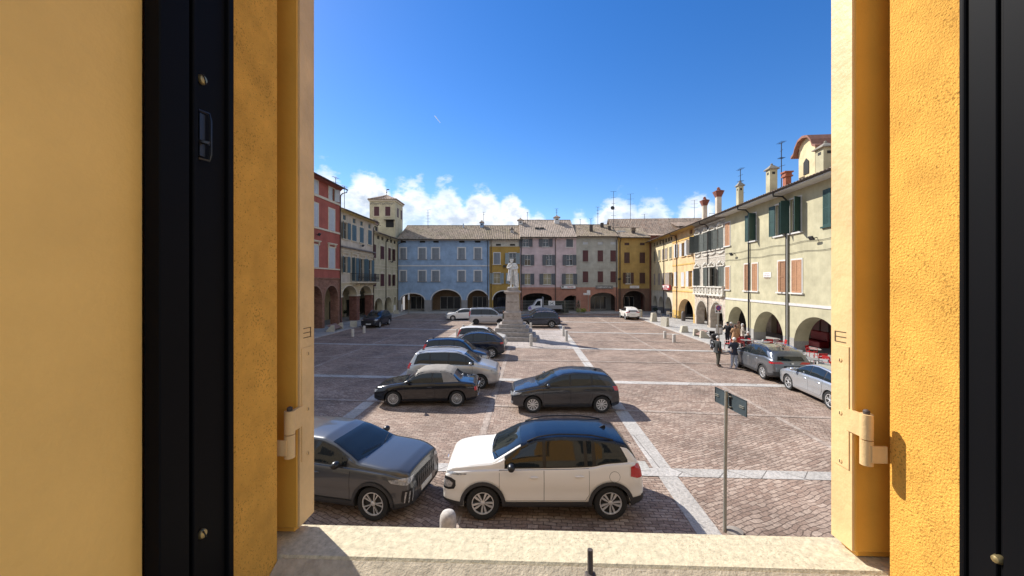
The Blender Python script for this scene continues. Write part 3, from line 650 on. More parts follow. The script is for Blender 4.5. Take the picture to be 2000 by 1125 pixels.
for x0, x1 in ((780, 795), (816, 833.4), (842, 859.6), (893, 910), (924.8, 941.7)):
    for y0, y1 in ((484.5, 506), (529, 549.5)): H.win((f(x0)+f(x1))/2, f(x1)-f(x0)-.34, bz(y1), bz(y0), 3, 3, GREYB, trim=.17, tm=WT, sm=mat('grey_sill', (.25, .24, .24), .8))
for x0, x1 in ((783, 792), (819, 831), (846, 857), (896, 908), (927, 939)): H.blind((f(x0)+f(x1))/2, .9, bz(474), bz(470), DARK)
H.band(bz(520), bz(518), WT, .05)
BIKEG = mat('shop_glass_back', (.05, .05, .05), .12)
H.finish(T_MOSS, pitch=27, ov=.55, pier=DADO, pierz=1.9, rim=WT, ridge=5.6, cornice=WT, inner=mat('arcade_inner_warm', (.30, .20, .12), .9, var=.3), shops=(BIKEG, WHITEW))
H.pipe(H.L-.25, m=IRON); H.chimney(f(898), 4.6, .75, .16, cap='none'); H.chimney(f(936.5), 5.0, .7, .6, capm=T_OLD); H.antenna(f(824), 4.5, 3.3, 5, .9); H.antenna(f(940), 5.4, 2.6, 2, .5)
# narrow ochre-yellow
OCY = plaster('ochre_plaster', (.42, .27, .075), stain=.45); GBL = mat('pale_blue_grey_shutter', (.24, .29, .31), .6, var=.15)
s0 = BR.s(955.8)
H, f = back_house(955.8, 1015.5, bz(466.5), OCY, 'narrow ochre yellow house with pale attic band, between the blue and pink houses', zarc=4.0, arches=arcs(lambda p: BR.s(p)-s0, [(963, 1003, 568.7, 1.9)]), tha=.7)
H.win(f(970.5), 1.0, bz(516), bz(494), 3, 3, GREYB, trim=.12, tm=WT); H.win(f(1001), 1.15, bz(516), bz(494), 165, 165, GBL, trim=.1, tm=WT, lw=.65)
H.win(f(970.5), 1.1, bz(554), bz(533), 172, 172, GBL, trim=.1, tm=WT, glass=GLASSL, lw=.6); H.win(f(1001), 1.1, bz(554), bz(533), 172, 172, GBL, trim=.1, tm=WT)
H.band(bz(481.5), bz(470), mat('pale_attic_band', (.52, .49, .42), .85, var=.25), .03, 'attic_band')
for p in (973.5, 1001): MB().box(f(p)-.4, f(p)+.4, -.05, -.02, bz(480), bz(476.5)).build('attic_vent', DARK, H.root)
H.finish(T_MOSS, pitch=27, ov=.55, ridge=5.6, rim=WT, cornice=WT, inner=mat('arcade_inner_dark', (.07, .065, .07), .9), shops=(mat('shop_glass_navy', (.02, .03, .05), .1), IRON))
H.pipe(.3, m=GUTTER); H.chimney(f(1000), 2.5, .35, .5, cap='tile', m=WT)
b = MB(); b.cbox(-.25, .25, -.5, -.1, -.3, .1, .05, Matrix.Translation((f(985.5), 0, bz(519)))); b.build('street_lantern', BLACKM, H.root)
# pink
PNK = plaster('pale_pink_plaster', (.55, .44, .45), stain=.2); TER = plaster('terracotta_plaster', (.40, .20, .145), stain=.3); DGS = mat('charcoal_shutter', (.095, .105, .12), .6, var=.15)
s0 = BR.s(1015.5)
H, f = back_house(1015.5, 1125.6, bz(461.5), PNK, 'pale pink house with charcoal shutters over a terracotta arcade', zarc=4.0, arches=arcs(lambda p: BR.s(p)-s0, [(1020.7, 1078, 572.4, 2.2), (1098.6, 1136.8, 576.7, 1.1)][:1])+[(BR.s(1116.5)-s0, 1.5, 1.2, bz(576.7)-1.2)], arcmat=TER, tha=.7)
W3 = lambda x, y0, y1, l, r, w=1.15, g=None, lw=.62: H.win(f(x), w, bz(y1), bz(y0), l, r, DGS, trim=.06, tm=WT, glass=g, lw=lw)
W3(1027, 466.6, 482, 172, 172, .95); W3(1066, 466.6, 482, 174, 174, 1.0); H.win(f(1112.5), 1.1, bz(482.5), bz(467), 3, 3, DGS, trim=.06, tm=WT)
W3(1030.3, 497.7, 518.4, 174, 174, .95); W3(1072.5, 497.7, 518.4, 174, 174, .95); W3(1112.3, 497.7, 518.4, 174, 174, 1.0)
W3(1030.4, 534.4, 555.8, 174, 174, .95, GLASSL); W3(1069, 534.4, 555.8, 174, 174, 1.35, GLASSL); W3(1112.3, 534.4, 555.8, 174, 174, 1.25, GLASSL)
H.band(bz(565.6), bz(564.8), mat('terracotta_line', (.26, .14, .11), .9), .04)
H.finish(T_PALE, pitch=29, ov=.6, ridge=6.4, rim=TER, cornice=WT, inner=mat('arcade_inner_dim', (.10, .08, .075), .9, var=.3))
H.pipe(.2, m=BLACKM, r=.07); H.pipe(f(1084.7), m=GUTTER); H.chimney(f(1001)+1.4, 4.9, .5, .8, m=WT, capm=T_OLD); H.chimney(f(1094.5), 5.2, .9, .85, m=WT, capm=T_OLD)
for p in (1051, 1061): MB().box(f(p)-.35, f(p)+.35, 2.4, 3.0, H.zroof(2.7)-.1, H.zroof(2.7)+.2).build('skylight', IRON, H.roof)
H.antenna(f(1033), 6.2, 1.6, 2, .3); H.antenna(f(1096), 6.3, 2.2, 3, .6)
def text(parent, s, x, y, z, size, m, rot=(pi/2, 0, 0), name='lettering', depth=.01, align='CENTER'):
    c = bpy.data.curves.new(name, 'FONT'); c.body = s; c.size = size; c.extrude = depth; c.align_x = align; c.align_y = 'CENTER'
    o = bpy.data.objects.new(name, c); col.objects.link(o); o.parent = parent; o.location = (x, y, z); o.rotation_euler = rot
    dg = bpy.context.evaluated_depsgraph_get(); me = bpy.data.meshes.new_from_object(o.evaluated_get(dg)); bpy.data.objects.remove(o); bpy.data.curves.remove(c)
    me.materials.clear(); me.materials.append(m); o2 = obj(name, me, parent, (x, y, z)); o2.rotation_euler = rot; return o2
def marks(P, x0, x1, z, h, y, m, p=.12):
    b = MB(); x = x0; rr = random.Random(int(x0*100)+int(z*100))
    while x < x1-p*.6:
        if rr.random() > .14:
            b.box(x, x+p*.16, y-.004, y+.01, z, z+h*rr.choice((.7, .7, 1))); b.box(x+p*.16, x+p*.62, y-.004, y+.01, z+h*rr.choice((0, .3, .55)), z+h*rr.choice((.62, .7)))
        x += p
    return b.build('lettering', m, P)
WHP = mat('white_sign', (.72, .71, .70), .5); REDT = mat('red_lettering', (.40, .03, .02), .5); BLKT = mat('black_lettering', (.02, .02, .02), .5)
g = thing('shop_sign', 'white shop sign with red lettering and black figure on the pink house', 'sign', BR.origin(BR.s(1110)), 0)
MB().box(-1.22, 1.22, -.22, -.06, bz(563.9), bz(557.5)).build('frame', BLACKM, g); MB().box(-1.16, 1.16, -.225, -.2, bz(563.4), bz(558)).build('board', WHP, g)
text(g, 'Verde', .3, -.235, bz(560.7), .42, REDT); MB().ball((-.92, -.235, bz(560.2)), .16, 8, 6, (.8, .15, 1)).build('emblem', BLKT, g)
# grey house
GRY = plaster('stone_grey_plaster', (.40, .39, .345), stain=.4); TER2 = TER
s0 = BR.s(1125.6)
H, f = back_house(1125.6, 1206.5, bz(461), GRY, 'stone grey house with oxblood shutters over a wide terracotta arch', zarc=4.0, arches=arcs(lambda p: BR.s(p)-s0, [(1153, 1203, 571.4, 2.1)]), arcmat=TER, tha=.7)
for x in (1143.5, 1172.5, 1197.5):
    for y0, y1 in ((489, 511), (530, 551.5)): H.win(f(x), .88, bz(y1), bz(y0), 3, 3, DRS, tm=GRY)
    H.blind(f(x), .85, bz(477.5), bz(472.3), GREYSH)
H.band(bz(525), bz(524), GRY, .04)
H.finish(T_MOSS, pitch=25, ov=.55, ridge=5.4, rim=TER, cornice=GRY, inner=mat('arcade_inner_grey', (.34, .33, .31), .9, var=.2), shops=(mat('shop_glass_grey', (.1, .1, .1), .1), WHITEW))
H.pipe(H.L-.2); H.antenna(f(1144), 5.0, 1.2, 1, .3); H.antenna(f(1179), 4.2, 3.6, 4, .7); H.antenna(f(1164), 4, 1.6, 1, .6)
MB().box(f(1159)-.25, f(1159)+.25, 1.6, 2.1, H.zroof(1.8)-.1, H.zroof(1.8)+1.1).build('chimney', GUTTER, H.roof); H.chimney(f(1187), 4.0, .8, .5, cap='none', m=GUTTER); H.chimney(f(1198), 2.6, .7, .45, cap='none', m=GUTTER)
g = thing('shop_sign', 'long grey shop sign with white lettering on the stone grey house', 'sign', BR.origin(BR.s(1180)), 0)
MB().box(-1.4, 1.4, -.14, -.05, bz(563.8), bz(557.6)).build('board', mat('grey_sign', (.16, .16, .16), .5), g); marks(g, -1.1, 1.1, bz(560.7)-.13, .26, -.15, WHP)
# ochre
s0 = BR.s(1206.5); OC2 = plaster('golden_ochre_plaster', (.44, .29, .10), stain=.5); BRN = mat('dark_brown_shutter', (.07, .028, .02), .6, var=.2)
H, f = back_house(1206.5, 1268.5, bz(463), OC2, 'golden ochre house with dark brown shutters over a brown arcade, far right corner', zarc=bz(563.5), arches=arcs(lambda p: BR.s(p)-s0, [(1217.4, 1259.7, 568, 2.2)]), arcmat=plaster('brown_arcade', (.20, .115, .08), stain=.5), tha=.8)
for x in (1224.5, 1254.5):
    H.win(f(x), .88, bz(514), bz(493), 3, 3, BRN, tm=OC2); H.blind(f(x), .8, bz(479), bz(474), BRN)
H.win(f(1227), .85, bz(554), bz(532.5), 172, 174, BRN, lw=.45); H.win(f(1254.5), .88, bz(554), bz(532.5), 3, 3, BRN, tm=OC2)
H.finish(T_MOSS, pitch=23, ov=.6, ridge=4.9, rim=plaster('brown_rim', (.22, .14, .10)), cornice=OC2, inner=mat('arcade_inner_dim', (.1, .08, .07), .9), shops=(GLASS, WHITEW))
H.pipe(.35, m=GUTTER, r=.07); H.chimney(f(1243), 1.6, .45, .5, cap='brick', m=GUTTER); flood(H, f(1209), bz(545))
H.antenna(f(1213), 4.6, 6.6, 6, 1.0, dish=True); MB().box(f(1219)-.5, f(1219)+.9, 2.3, 2.9, H.zroof(2.6)-.1, H.zroof(2.6)+.12).build('skylight', WHITEW, H.roof)
g = thing('shop_sign', 'small white sign with faint lettering above the brown arch of the ochre house', 'sign', BR.origin(BR.s(1239)), 0)
MB().box(-.75, .75, -.12, -.05, bz(563), bz(558)).build('board', WHP, g); marks(g, -.45, .45, bz(560.5)-.08, .18, -.13, mat('faint_lettering', (.35, .2, .2), .5))
# brick church hall behind the far right corner
BRK = brickmat('old_wall_brick', (.30, .17, .13), (.42, .27, .21), (.34, .28, .23)); RDP = plaster('dull_red_plaster', (.27, .115, .085), stain=.5)
t = thing('church_hall', 'large brick hall with broad tiled gable roof behind the ochre house', 'church', (18.0, 70.2, 0), R(-4))
Wd, Ln, ze, zp = 9.5, 26, 13.5, 17.2
b = MB(); b.box(4.6, Ln, 0, Wd, 0, ze); b.build('wall', RDP, t)
# lower-left gable facing the camera-left side
b = MB(); b.add([(1.1, 0, 0), (1.1, Wd, 0), (1.1, Wd, ze), (1.1, Wd/2, zp), (1.1, 0, ze)], ((0, 1, 2, 3, 4),)); b.box(1.1, 4.59, 0.01, Wd-.01, 0, ze-.01); b.build('gable_wall', BRK, t)
b = MB()
for k in range(4): b.box(1.0, 1.12, 1.2+k*2.2, 1.55+k*2.2, 10, ze+1.0+(.9 if k in (1, 2) else 0))
b.build('pilaster', BRK, t)
def slope(b, P0, P1, P2, P3, nx, ny, amp=.06):
    "corrugated sheet P0->P1 along, P0->P3 up"
    P0, P1, P2, P3 = map(Vector, (P0, P1, P2, P3)); n = (P1-P0).cross(P3-P0).normalized(); n = n if n.z > 0 else -n; vs = []; fs = []
    for j in range(ny+1):
        for i in range(nx+1):
            u, v = i/nx, j/ny; p = (P0*(1-u)+P1*u)*(1-v)+(P3*(1-u)+P2*u)*v; vs.append(p+n*((0, .8, 1, .8)[i % 4]*amp+random.uniform(-.015, .015)))
    for j in range(ny):
        for i in range(nx): k = j*(nx+1)+i; fs.append((k, k+1, k+nx+2, k+nx+1))
    b.add(vs, fs)
b = MB(); slope(b, (.6, -.6, ze-.35), (Ln, -.6, ze-.35), (Ln, Wd/2, zp+.1), (.6, Wd/2, zp+.1), 300, 10); slope(b, (.6, Wd+.6, ze-.35), (Ln, Wd+.6, ze-.35), (Ln, Wd/2, zp+.1), (.6, Wd/2, zp+.1), 300, 10)
b.box(4.4, Ln, -.5, 0, ze-.5, ze-.38)
b.build('roof', T_OLD, t)
b = MB(); b.box(4.5, Ln, -.25, 0, ze-.75, ze-.5); b.build('cornice', RDP, t)
for x in (7.3, 8.3): MB().box(x-.35, x+.35, -.03, .05, ze-2.1, ze-1.3).build('window', mat('brick_grille', (.35, .28, .22), .9), t)
w_ = MB().prism([(-.35, 0), (.35, 0), (.35, .9), (.25, 1.15), (0, 1.27), (-.25, 1.15), (-.35, .9)], -.04, .05, 'y', Matrix.Translation((10.2, 0, ze-2.2))).build('window', DARK, t)
b = MB(); b.add([(12.5, 1.6, ze+1.0), (16.5, 1.6, ze+1.0), (16.5, 3.2, ze+2.6), (12.5, 3.2, ze+2.6)], ((0, 1, 2, 3),)); b.add([(12.3, .7, ze+1.7), (16.9, 1.4, ze+1.9), (16.9, 3.6, ze+2.9), (12.0, 3.6, ze+2.9)], ((0, 1, 2, 3),)); b.box(12.8, 13.0, .9, 1.1, ze+.4, ze+1.8); b.build('roof_dormer', T_OLD, t)
for x, h in ((5.0, 5.0), (7.7, 1.0), (17.2, 3.6)):
    b = MB(); b.tube([(x, Wd/2, zp), (x, Wd/2, zp+h)], .04, 6)
    for k in range(3 if h > 2 else 1): b.tube([(x-.6, Wd/2+.2, zp+h*(1-.2*k)), (x+.6, Wd/2-.2, zp+h*(1-.2*k))], .02, 5)
    b.build('tv_antenna', IRON, t)
b = MB(); b.tube([(20, Wd/2, zp+.3), (20, Wd/2, zp+1.0), (25, Wd/2, zp+.9), (25, Wd/2, zp+.2)], .04, 6); b.build('roof_rail', IRON, t)
t = thing('red_house', 'dull red plastered house wall squeezed between the ochre house and the right row', 'house', (22.3, 62.6, 0), 0)
MB().box(.25, 4, 0, 9, 0, 12.6).build('wall', RDP, t); b = MB(); slope(b, (.1, -.4, 12.5), (4, -.4, 12.5), (4, 9, 14.0), (.1, 9, 14.0), 40, 8); b.build('roof', T_OLD, t)

# ---------------------------------------------------------------- right row
def chpx(H, px, y, pxw_, top_py, **k):
    "put a chimney on the roof where the photo shows it"
    s_ = RR.s(px); # project through the facade plane then push back by y along the view ray
    u = (px-1000)/FPX; P0 = RR.origin(0); d = Vector((cos(RR.rz), sin(RR.rz))); nrm = Vector((-d.y, d.x))
    # point on the ray with depth y behind the facade
    A = Vector((u, 1)); t = (y+nrm.dot(Vector((P0.x, P0.y))))/nrm.dot(A); P = A*t
    sx = d.dot(P-Vector((P0.x, P0.y)))-H.s0; zt_ = HC+(HY-top_py)/FPX*P.y
    if pxw_ is None: return sx, P.y
    H.chimney(sx, y, zt_-H.zroof(y), pxw_/FPX*P.y*.72, **k); return sx
def right_house(px0, px1, *a, **k):
    s0 = RR.s(px0) if px0 else 0; s1 = RR.s(px1) if px1 > 0 else -px1; return House(RR, s0, s1, *a, **k)
def rarcs(s0, lst): return [((RR.s(x0)+RR.s(x1))/2-s0, (RR.s(x1)-RR.s(x0))/2, zs, top-zs) for x0, x1, top, zs in lst]
CRY = plaster('cream_yellow_plaster', (.66, .54, .33), stain=.2); APR = plaster('apricot_plaster', (.68, .47, .25), stain=.2); YEL = plaster('strong_yellow_plaster', (.62, .40, .12), stain=.2)
GRD = plaster('grey_painted_dado', (.19, .19, .20)); MAUVE = mat('taupe_shutter', (.33, .28, .24), .6, var=.15); OLV = mat('olive_grey_shutter', (.21, .20, .15), .6, var=.2); WSH = mat('white_shutter', (.60, .60, .60), .6)
s0 = 0.0
H = House(RR, 0, RR.s(1313.5), 11.6, CRY, 'cream yellow house with small attic windows at the far end of the right row', zarc=3.55, arches=rarcs(0, [(1275.2, 1283.8, 2.7, 1.1), (1286.2, 1296, 2.7, 1.1), (1299, 1312.6, 2.75, 1.0)]), tha=.8, arcmat=plaster('white_cream_plaster', (.62, .56, .44)))
S = lambda p: RR.s(p)-H.s0
for p, w, k in ((1279, .9, 3), (1288, 1.0, 3), (1295.5, 1.0, 3), (1301.5, 1.0, 3), (1310, 1.0, 3)):
    H.win(S(p), w, 8.1, 9.75, k, k, OLV if p != 1295.5 and p != 1301.5 else MAUVE, trim=.08, tm=CRY)
    H.win(S(p), w, 4.4, 6.2, k if p != 1310 else 172, k if p != 1310 else 165, MAUVE, trim=.08, tm=CRY)
for p in (1277.5, 1283, 1289, 1295, 1300.5, 1306, 1311): H.blind(S(p), .8, 10.6, 11.15, DARK)
H.band(3.55, 3.65, CRY, .05); 
H.finish(T_OLD, pitch=20, ov=.9, pier=GRD, pierz=1.0, cornice=mat('ochre_cornice', (.55, .36, .12), .85))
H.pipe(S(1297.5)); 
g = thing('shop_sign', 'small red and white projecting sign with lettering on the cream yellow house', 'sign', RR.origin(RR.s(1305)), RR.rz)
MB().box(-1.6, 1.6, -.35, -.08, 4.0-.55+.3, 4.0+.45).build('board', mat('red_sign', (.42, .03, .05), .4), g); MB().box(-1.45, 1.45, -.36, -.33, 4.05, 4.38).build('panel', WHP, g)
text(g, 'Bar Roma', 0, -.37, 4.2, .34, REDT); marks(g, -1.2, 1.2, 3.8, .18, -.362, WHP)
H = House(RR, RR.s(1313.5), RR.s(1357), 11.6, APR, 'apricot house with one broad arch next to the ornate house', zarc=3.75, arches=rarcs(RR.s(1313.5), [(1325, 1354.3, 2.75, .95)]), tha=.8)
S = lambda p: RR.s(p)-H.s0
H.win(S(1319.5), 1.1, 8.1, 9.9, 3, 172, WSH, trim=.06, tm=APR, lw=.5); H.win(S(1335), 1.0, 8.1, 9.8, 165, 172, WSH, trim=.06, tm=APR, lw=.5); H.win(S(1347.5), 1.3, 8.1, 9.9, 172, 95, WSH, trim=.06, tm=APR)
H.win(S(1320), 1.1, 4.3, 6.2, 3, 3, WSH, trim=.06, tm=APR); H.win(S(1333.5), 1.0, 4.3, 6.1, 3, 3, WSH, trim=.06, tm=APR); H.win(S(1349.5), 1.3, 4.3, 6.2, 172, 172, WSH, trim=.06, tm=APR, lw=.6, glass=mat('brown_inner_blind', (.28, .15, .03), .7))
for p in (1320, 1350): H.blind(S(p), .8, 10.6, 11.1, mat('brown_vent', (.20, .08, .04), .7), trim=.08, tm=YEL)
H.band(3.62, 3.75, YEL, .05); H.band(7.0, 7.15, YEL, .04); H.band(10.15, 10.35, YEL, .05)
H.finish(T_OLD, pitch=20, ov=.9, pier=YEL, pierz=1.1, cornice=mat('ochre_cornice', (.5, .33, .1), .85)); H.pipe(S(1322.7))
# ornate house
STU = mat('baroque_stucco', (.46, .41, .34), .9, var=.35, vscale=4, stain=.5, bump=.3, bscale=30); SWH = mat('stucco_relief', (.66, .62, .54), .85, var=.3, vscale=5, stain=.3); OGS = mat('grey_green_shutter', (.10, .11, .095), .6, var=.2)
ASH = brickmat('ashlar_arcade', (.50, .42, .34), (.56, .48, .39), (.30, .24, .19), bw=.75, rh=.42)
H = House(RR, RR.s(1357), RR.s(1416.5), 11.6, STU, 'ornate stucco house with sculpted window heads, balustrades and grey green shutters', zarc=3.55, arches=rarcs(RR.s(1357), [(1360, 1381.6, 2.75, 1.1), (1387.3, 1412.6, 2.8, 1.1)]), arcmat=ASH, tha=.9)
S = lambda p: RR.s(p)-H.s0
for p, aL, aR in ((1363, 110, 60), (1379, 160, 30), (1391.5, 20, 60), (1407.5, 150, 20)):
    H.win(S(p), 1.25, 8.2, 10.15, aL, aR, OGS, trim=.12, tm=SWH, hood='fancy', sm=SWH, fine=True)
for p, aL, aR in ((1362.5, 5, 60), (1379, 20, 20), (1391.5, 20, 150), (1408.5, 3, 3)):
    H.win(S(p), 1.35, 4.45, 6.35, aL, aR, OGS, trim=.12, tm=SWH, hood='fancy', sm=SWH, sill=False, fine=True)
for p in (1363, 1379, 1391.5, 1407.5):     # relief under the upper sills
    b = MB()
    for i in range(9): b.ball((S(p)-.7+i*.175, -.05, 7.85-.12*sin(pi*i/8)), .11, 6, 5, (1, .7, 1))
    b.build('ornament', SWH, H.root, smooth=True)
for i, (p0, p1) in enumerate(((1357.5, 1383.5), (1384.7, 1416))):
    x0, x1 = S(p0), S(p1); b = MB(); b.box(x0, x1, -.3, 0, 3.45, 3.62); b.box(x0, x1, -.32, 0, 4.3, 4.42); b.box(x0+.05, x1-.05, -.08, 0, 3.62, 4.3)
    n = int((x1-x0)/.75)
    for k in range(n+1): xx = x0+.12+(x1-x0-.24)*k/n; b.box(xx-.09, xx+.09, -.24, -.05, 3.62, 4.3)
    for k in range(n):
        xx = x0+.12+(x1-x0-.24)*(k+.5)/n; b.tube([(xx+.2*cos(t*pi/5), -.16, 3.96+.22*sin(t*pi/5)) for t in range(11)], .04, 5); b.ball((xx, -.14, 3.96), .1, 7, 5)
        b.box(xx-.06, xx+.06, -.25, 0, 3.3, 3.45)
    b.build('balustrade', SWH, H.root)
H.band(10.95, 11.08, SWH, .12); H.band(7.4, 7.46, SWH, .03)
H.finish(T_OLD, pitch=20, ov=.9, pier=None, rim=STU, cornice=mat('boarded_eaves', (.40, .37, .32), .85, var=.2)); H.pipe(S(1384))
chpx(H, 1376, 1.5, 10.5, 402, m=CRM, cap='flare', capm=mat('red_flared_cap', (.26, .09, .06), .85, var=.2))
H.antenna(S(1369), 4.2, 4.2, 5, 1.0)
# pale green house
GRN = plaster('pale_green_plaster', (.47, .43, .285), stain=.22); BSH = mat('light_brown_shutter', (.42, .22, .115), .6, var=.2, vscale=8); GSH = mat('dark_green_shutter', (.022, .06, .05), .5, var=.2)
send = 54.0
s0g = RR.s(1416.5)
base_arcs = rarcs(s0g, [(1421.6, 1458, 2.62, .75), (1471.8, 1529.8, 2.55, .55), (1550.6, 1646, 2.6, .6)])
xx = base_arcs[-1][0]+5.6
extra = []
while xx+2.3 < send-s0g: extra.append((xx, 2.15, .55, 2.05)); xx += 5.6
H = House(RR, s0g, send, 11.6, GRN, 'long pale green house with brown and dark green shutters above the cafe arcade', zarc=3.2, arches=base_arcs+extra, tha=.95)
S = lambda p: RR.s(p)-H.s0
def pxw(p0, p1): return (S(p0)+S(p1))/2, S(p1)-S(p0)
c, w = pxw(1416.9, 1426); H.win(c, w, 8.3, 10.5, 3, 3, BSH, trim=.1, tm=WHITEW, fine=True)
c, w = pxw(1417.5, 1425.5); H.win(c, w, 4.15, 6.3, 3, 3, BSH, trim=.1, tm=WHITEW, fine=True)
for p0, p1 in ((1454.5, 1463.8), (1469.5, 1480), (1520.5, 1535), (1547, 1566.5)):
    c, w = pxw(p0, p1); H.win(c, w, 4.12, 6.38, 3, 28 if p0 in (1454.5, 1520.5) else 3, BSH, trim=.1, tm=WHITEW, fine=True)
H.win(S(1471), .95, 8.3, 10.55, 172, 95, GSH, trim=.1, tm=WHITEW, fine=True, lw=.55)
H.win(S(1522.5), .95, 8.3, 10.6, 172, 130, GSH, trim=.1, tm=WHITEW, fine=True, lw=.6)
H.win(S(1554), 1.15, 8.3, 10.65, 100, 112, GSH, trim=.1, tm=WHITEW, fine=True, lw=.55)
c, w = pxw(1610.5, 1634); H.win(c, 1.15, 8.3, 10.55, 3, 3, GSH, trim=.03, tm=GSH, fine=True)
for k in range(1, 7):
    cc = c+2.9*k
    if cc+1 < H.L: H.win(cc, 1.1, 8.3, 10.55, 3, 3, GSH, fine=True, tm=GSH); H.win(cc, 1.1, 4.12, 6.38, 3, 3, BSH, trim=.1, fine=True)
H.band(3.2, 3.38, mat('white_string', (.58, .55, .53), .8, var=.1), .05)
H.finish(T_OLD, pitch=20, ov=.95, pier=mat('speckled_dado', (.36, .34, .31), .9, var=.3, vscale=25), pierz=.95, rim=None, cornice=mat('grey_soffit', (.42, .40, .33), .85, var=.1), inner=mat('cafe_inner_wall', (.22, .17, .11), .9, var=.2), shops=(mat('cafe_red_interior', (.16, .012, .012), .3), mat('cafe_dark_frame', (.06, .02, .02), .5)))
H.band(11.18, 11.26, WHITEW, .93, 'eaves_moulding')
for p in (1464.5, 1538.5): H.pipe(S(p), m=BLACKM, r=.06)
MB().tube([(S(1540.5), -.1, z) for z in (10, .3)], .05, 8).build('downpipe', mat('grey_pipe', (.35, .34, .31), .5), H.root)
b = MB(); c, w = pxw(1491.5, 1506.3); b.box(c-w/2, c+w/2, -.03, 0, 4.85+10*.0377, 4.85+.77*1); pl = b.build('plaque', mat('marble_plaque', (.72, .71, .69), .4), H.root)
for k in range(4): marks(pl, c-w/2+.08, c+w/2-.08, 5.48-.12*k, .05, -.034, mat('faint_lettering', (.35, .2, .2), .5), .045)
flood(H, S(1596), 7.65); flood(H, S(1436), 7.4)
b = MB()      # sagging cables along the right row
for z in (7.55, 6.9):
    pts = [(x*.5, -.06, z+.04*sin(x*.9)) for x in range(0, int(H.L*2))]; b.tube(pts, .015, 4)
b.build('cable', IRON, H.root)
# chimneys from far to near
CF = mat('red_flared_cap', (.26, .09, .06), .85); STC = mat('stone_cap', (.27, .24, .19), .9, var=.3, vscale=5)
chpx(H, 1403, 1.5, 12, 385, m=CRM, cap='flare', capm=CF)
chpx(H, 1445, 1.5, 13, 364, m=GRN, capm=STC); chpx(H, 1507, 1.5, 19, 332, m=GRN, capm=STC)
chpx(H, 1537, 3.0, 14, 346, m=mat('red_brick_stack', (.35, .12, .07), .9, var=.3, vscale=9), cap='brick', capm=mat('red_brick_stack', (.35, .12, .07), .9)); chpx(H, 1612, 1.6, 30, 291, m=GRN, capm=STC)
H.antenna(S(1441)-.5, 4, 4.4, 4, .7)
# roof lantern with curved gable
u = 1588; 
t = thing('roof_turret', 'cream rooftop turret with curved brick red gable above the pale green house', 'turret', RR.origin(H.s0+chpx(H, 1602, 5.6, None, 0)[0]), RR.rz)
tz = HC+(HY-299)/FPX*chpx(H, 1602, 5.6, None, 0)[1]

t.scale = (.85, .85, 1.0)
cv = [(-.6, tz-.1), (-.2, tz+.1), (.0, tz+.55), (.45, tz+1.0), (1.1, tz+1.15), (1.8, tz+1.0), (2.25, tz+.55), (2.45, tz+.1), (2.9, tz-.1)]
MB().box(.0, 2.3, 4.6, 7.0, 12.5, tz+.1).build('wall', CRY, t)
b = MB(); b.prism([(0, tz), (.05, tz+.45), (.5, tz+.9), (1.1, tz+1.03), (1.75, tz+.9), (2.2, tz+.45), (2.3, tz)], 4.62, 7.0, 'y'); b.build('gable', CRY, t)
b = MB()
for i in range(len(cv)-1):
    p, q = cv[i], cv[i+1]; b.prism([p, q, (q[0], q[1]-.18), (p[0], p[1]-.18)], 4.2, 7.3, 'y')
b.build('curved_roof', mat('brick_red_moulding', (.28, .13, .09), .85, var=.2), t)
b = MB(); b.prism([(.75, tz-2.0), (1.5, tz-2.0), (1.5, tz-1.0), (1.12, tz-.7), (.75, tz-1.0)], 4.55, 4.61, 'y'); b.build('window', DARK, t)
# ---------------------------------------------------------------- the window we look out of
WZ = HC-.56
win = thing('window_surround', 'yellow stucco window surround with pale stone sill and black metal frame we look out through', 'window', (-.477, .769, WZ), R(-2.15))
STUC = mat('yellow_stucco', (.78, .405, .08), .92, var=.2, vscale=14, bump=1.0, bscale=260, bdist=.004, speck=.7, speck_col=(.34, .17, .03), spec=.15, detail=8, spt=.79)  # speck colour paints shade into the small stucco pits
FLATY = plaster('yellow_facade', (.60, .35, .08))
b = MB()     # wall around the opening, reveals 0.12 deep
OW = 1.2; zt = 2.1
for x0, x1, z0, z1 in ((-1.5, 0, -1.4, 3), (OW, 2.7, -1.4, 3), (0, OW, -1.4, -.13), (0, OW, zt, 3)): b.box(x0, x1, -.118, 0, z0, z1)
b.build('wall', STUC, win)
b = MB()
for x0, x1, z0, z1 in ((-12, -1.5, -1.4, 8), (2.7, 12, -1.4, 8), (-1.5, 2.7, 3, 8), (-12, 12, -WZ, -1.4)): b.box(x0, x1, -.11, -.008, z0, z1)
b.build('facade', plaster('own_facade', (.50, .40, .26)), win)
b = MB()
for k in range(-4, 5):
    c_ = .6+k*2.9; b.prism([(c_-1, -WZ)]+[(c_-1.0*cos(pi*i/10), -WZ+1.7+1.0*sin(pi*i/10)) for i in range(11)]+[(c_+1, -WZ)], -.02, -.003, 'y')
    if k: b.box(c_-.5, c_+.5, -.02, -.003, .2, 2.1)
b.build('reflection_panels', DARK, win)  # flat dark panels added out of view, as shapes for car-glass reflections
b = MB()
for x0, x1, z0, z1 in ((-2.2, -.012, -1.3, 2.3), (OW+.012, 3.2, -1.3, 2.3), (-.012, OW+.012, -1.3, -.2), (-.012, OW+.012, zt+.012, 2.3)): b.box(x0, x1, -.46, -.259, z0, z1)
b.build('inner_wall', mat('beige_inner_plaster', (.90, .56, .165), .6, var=.12, vscale=3, bump=.1, bscale=90), win)
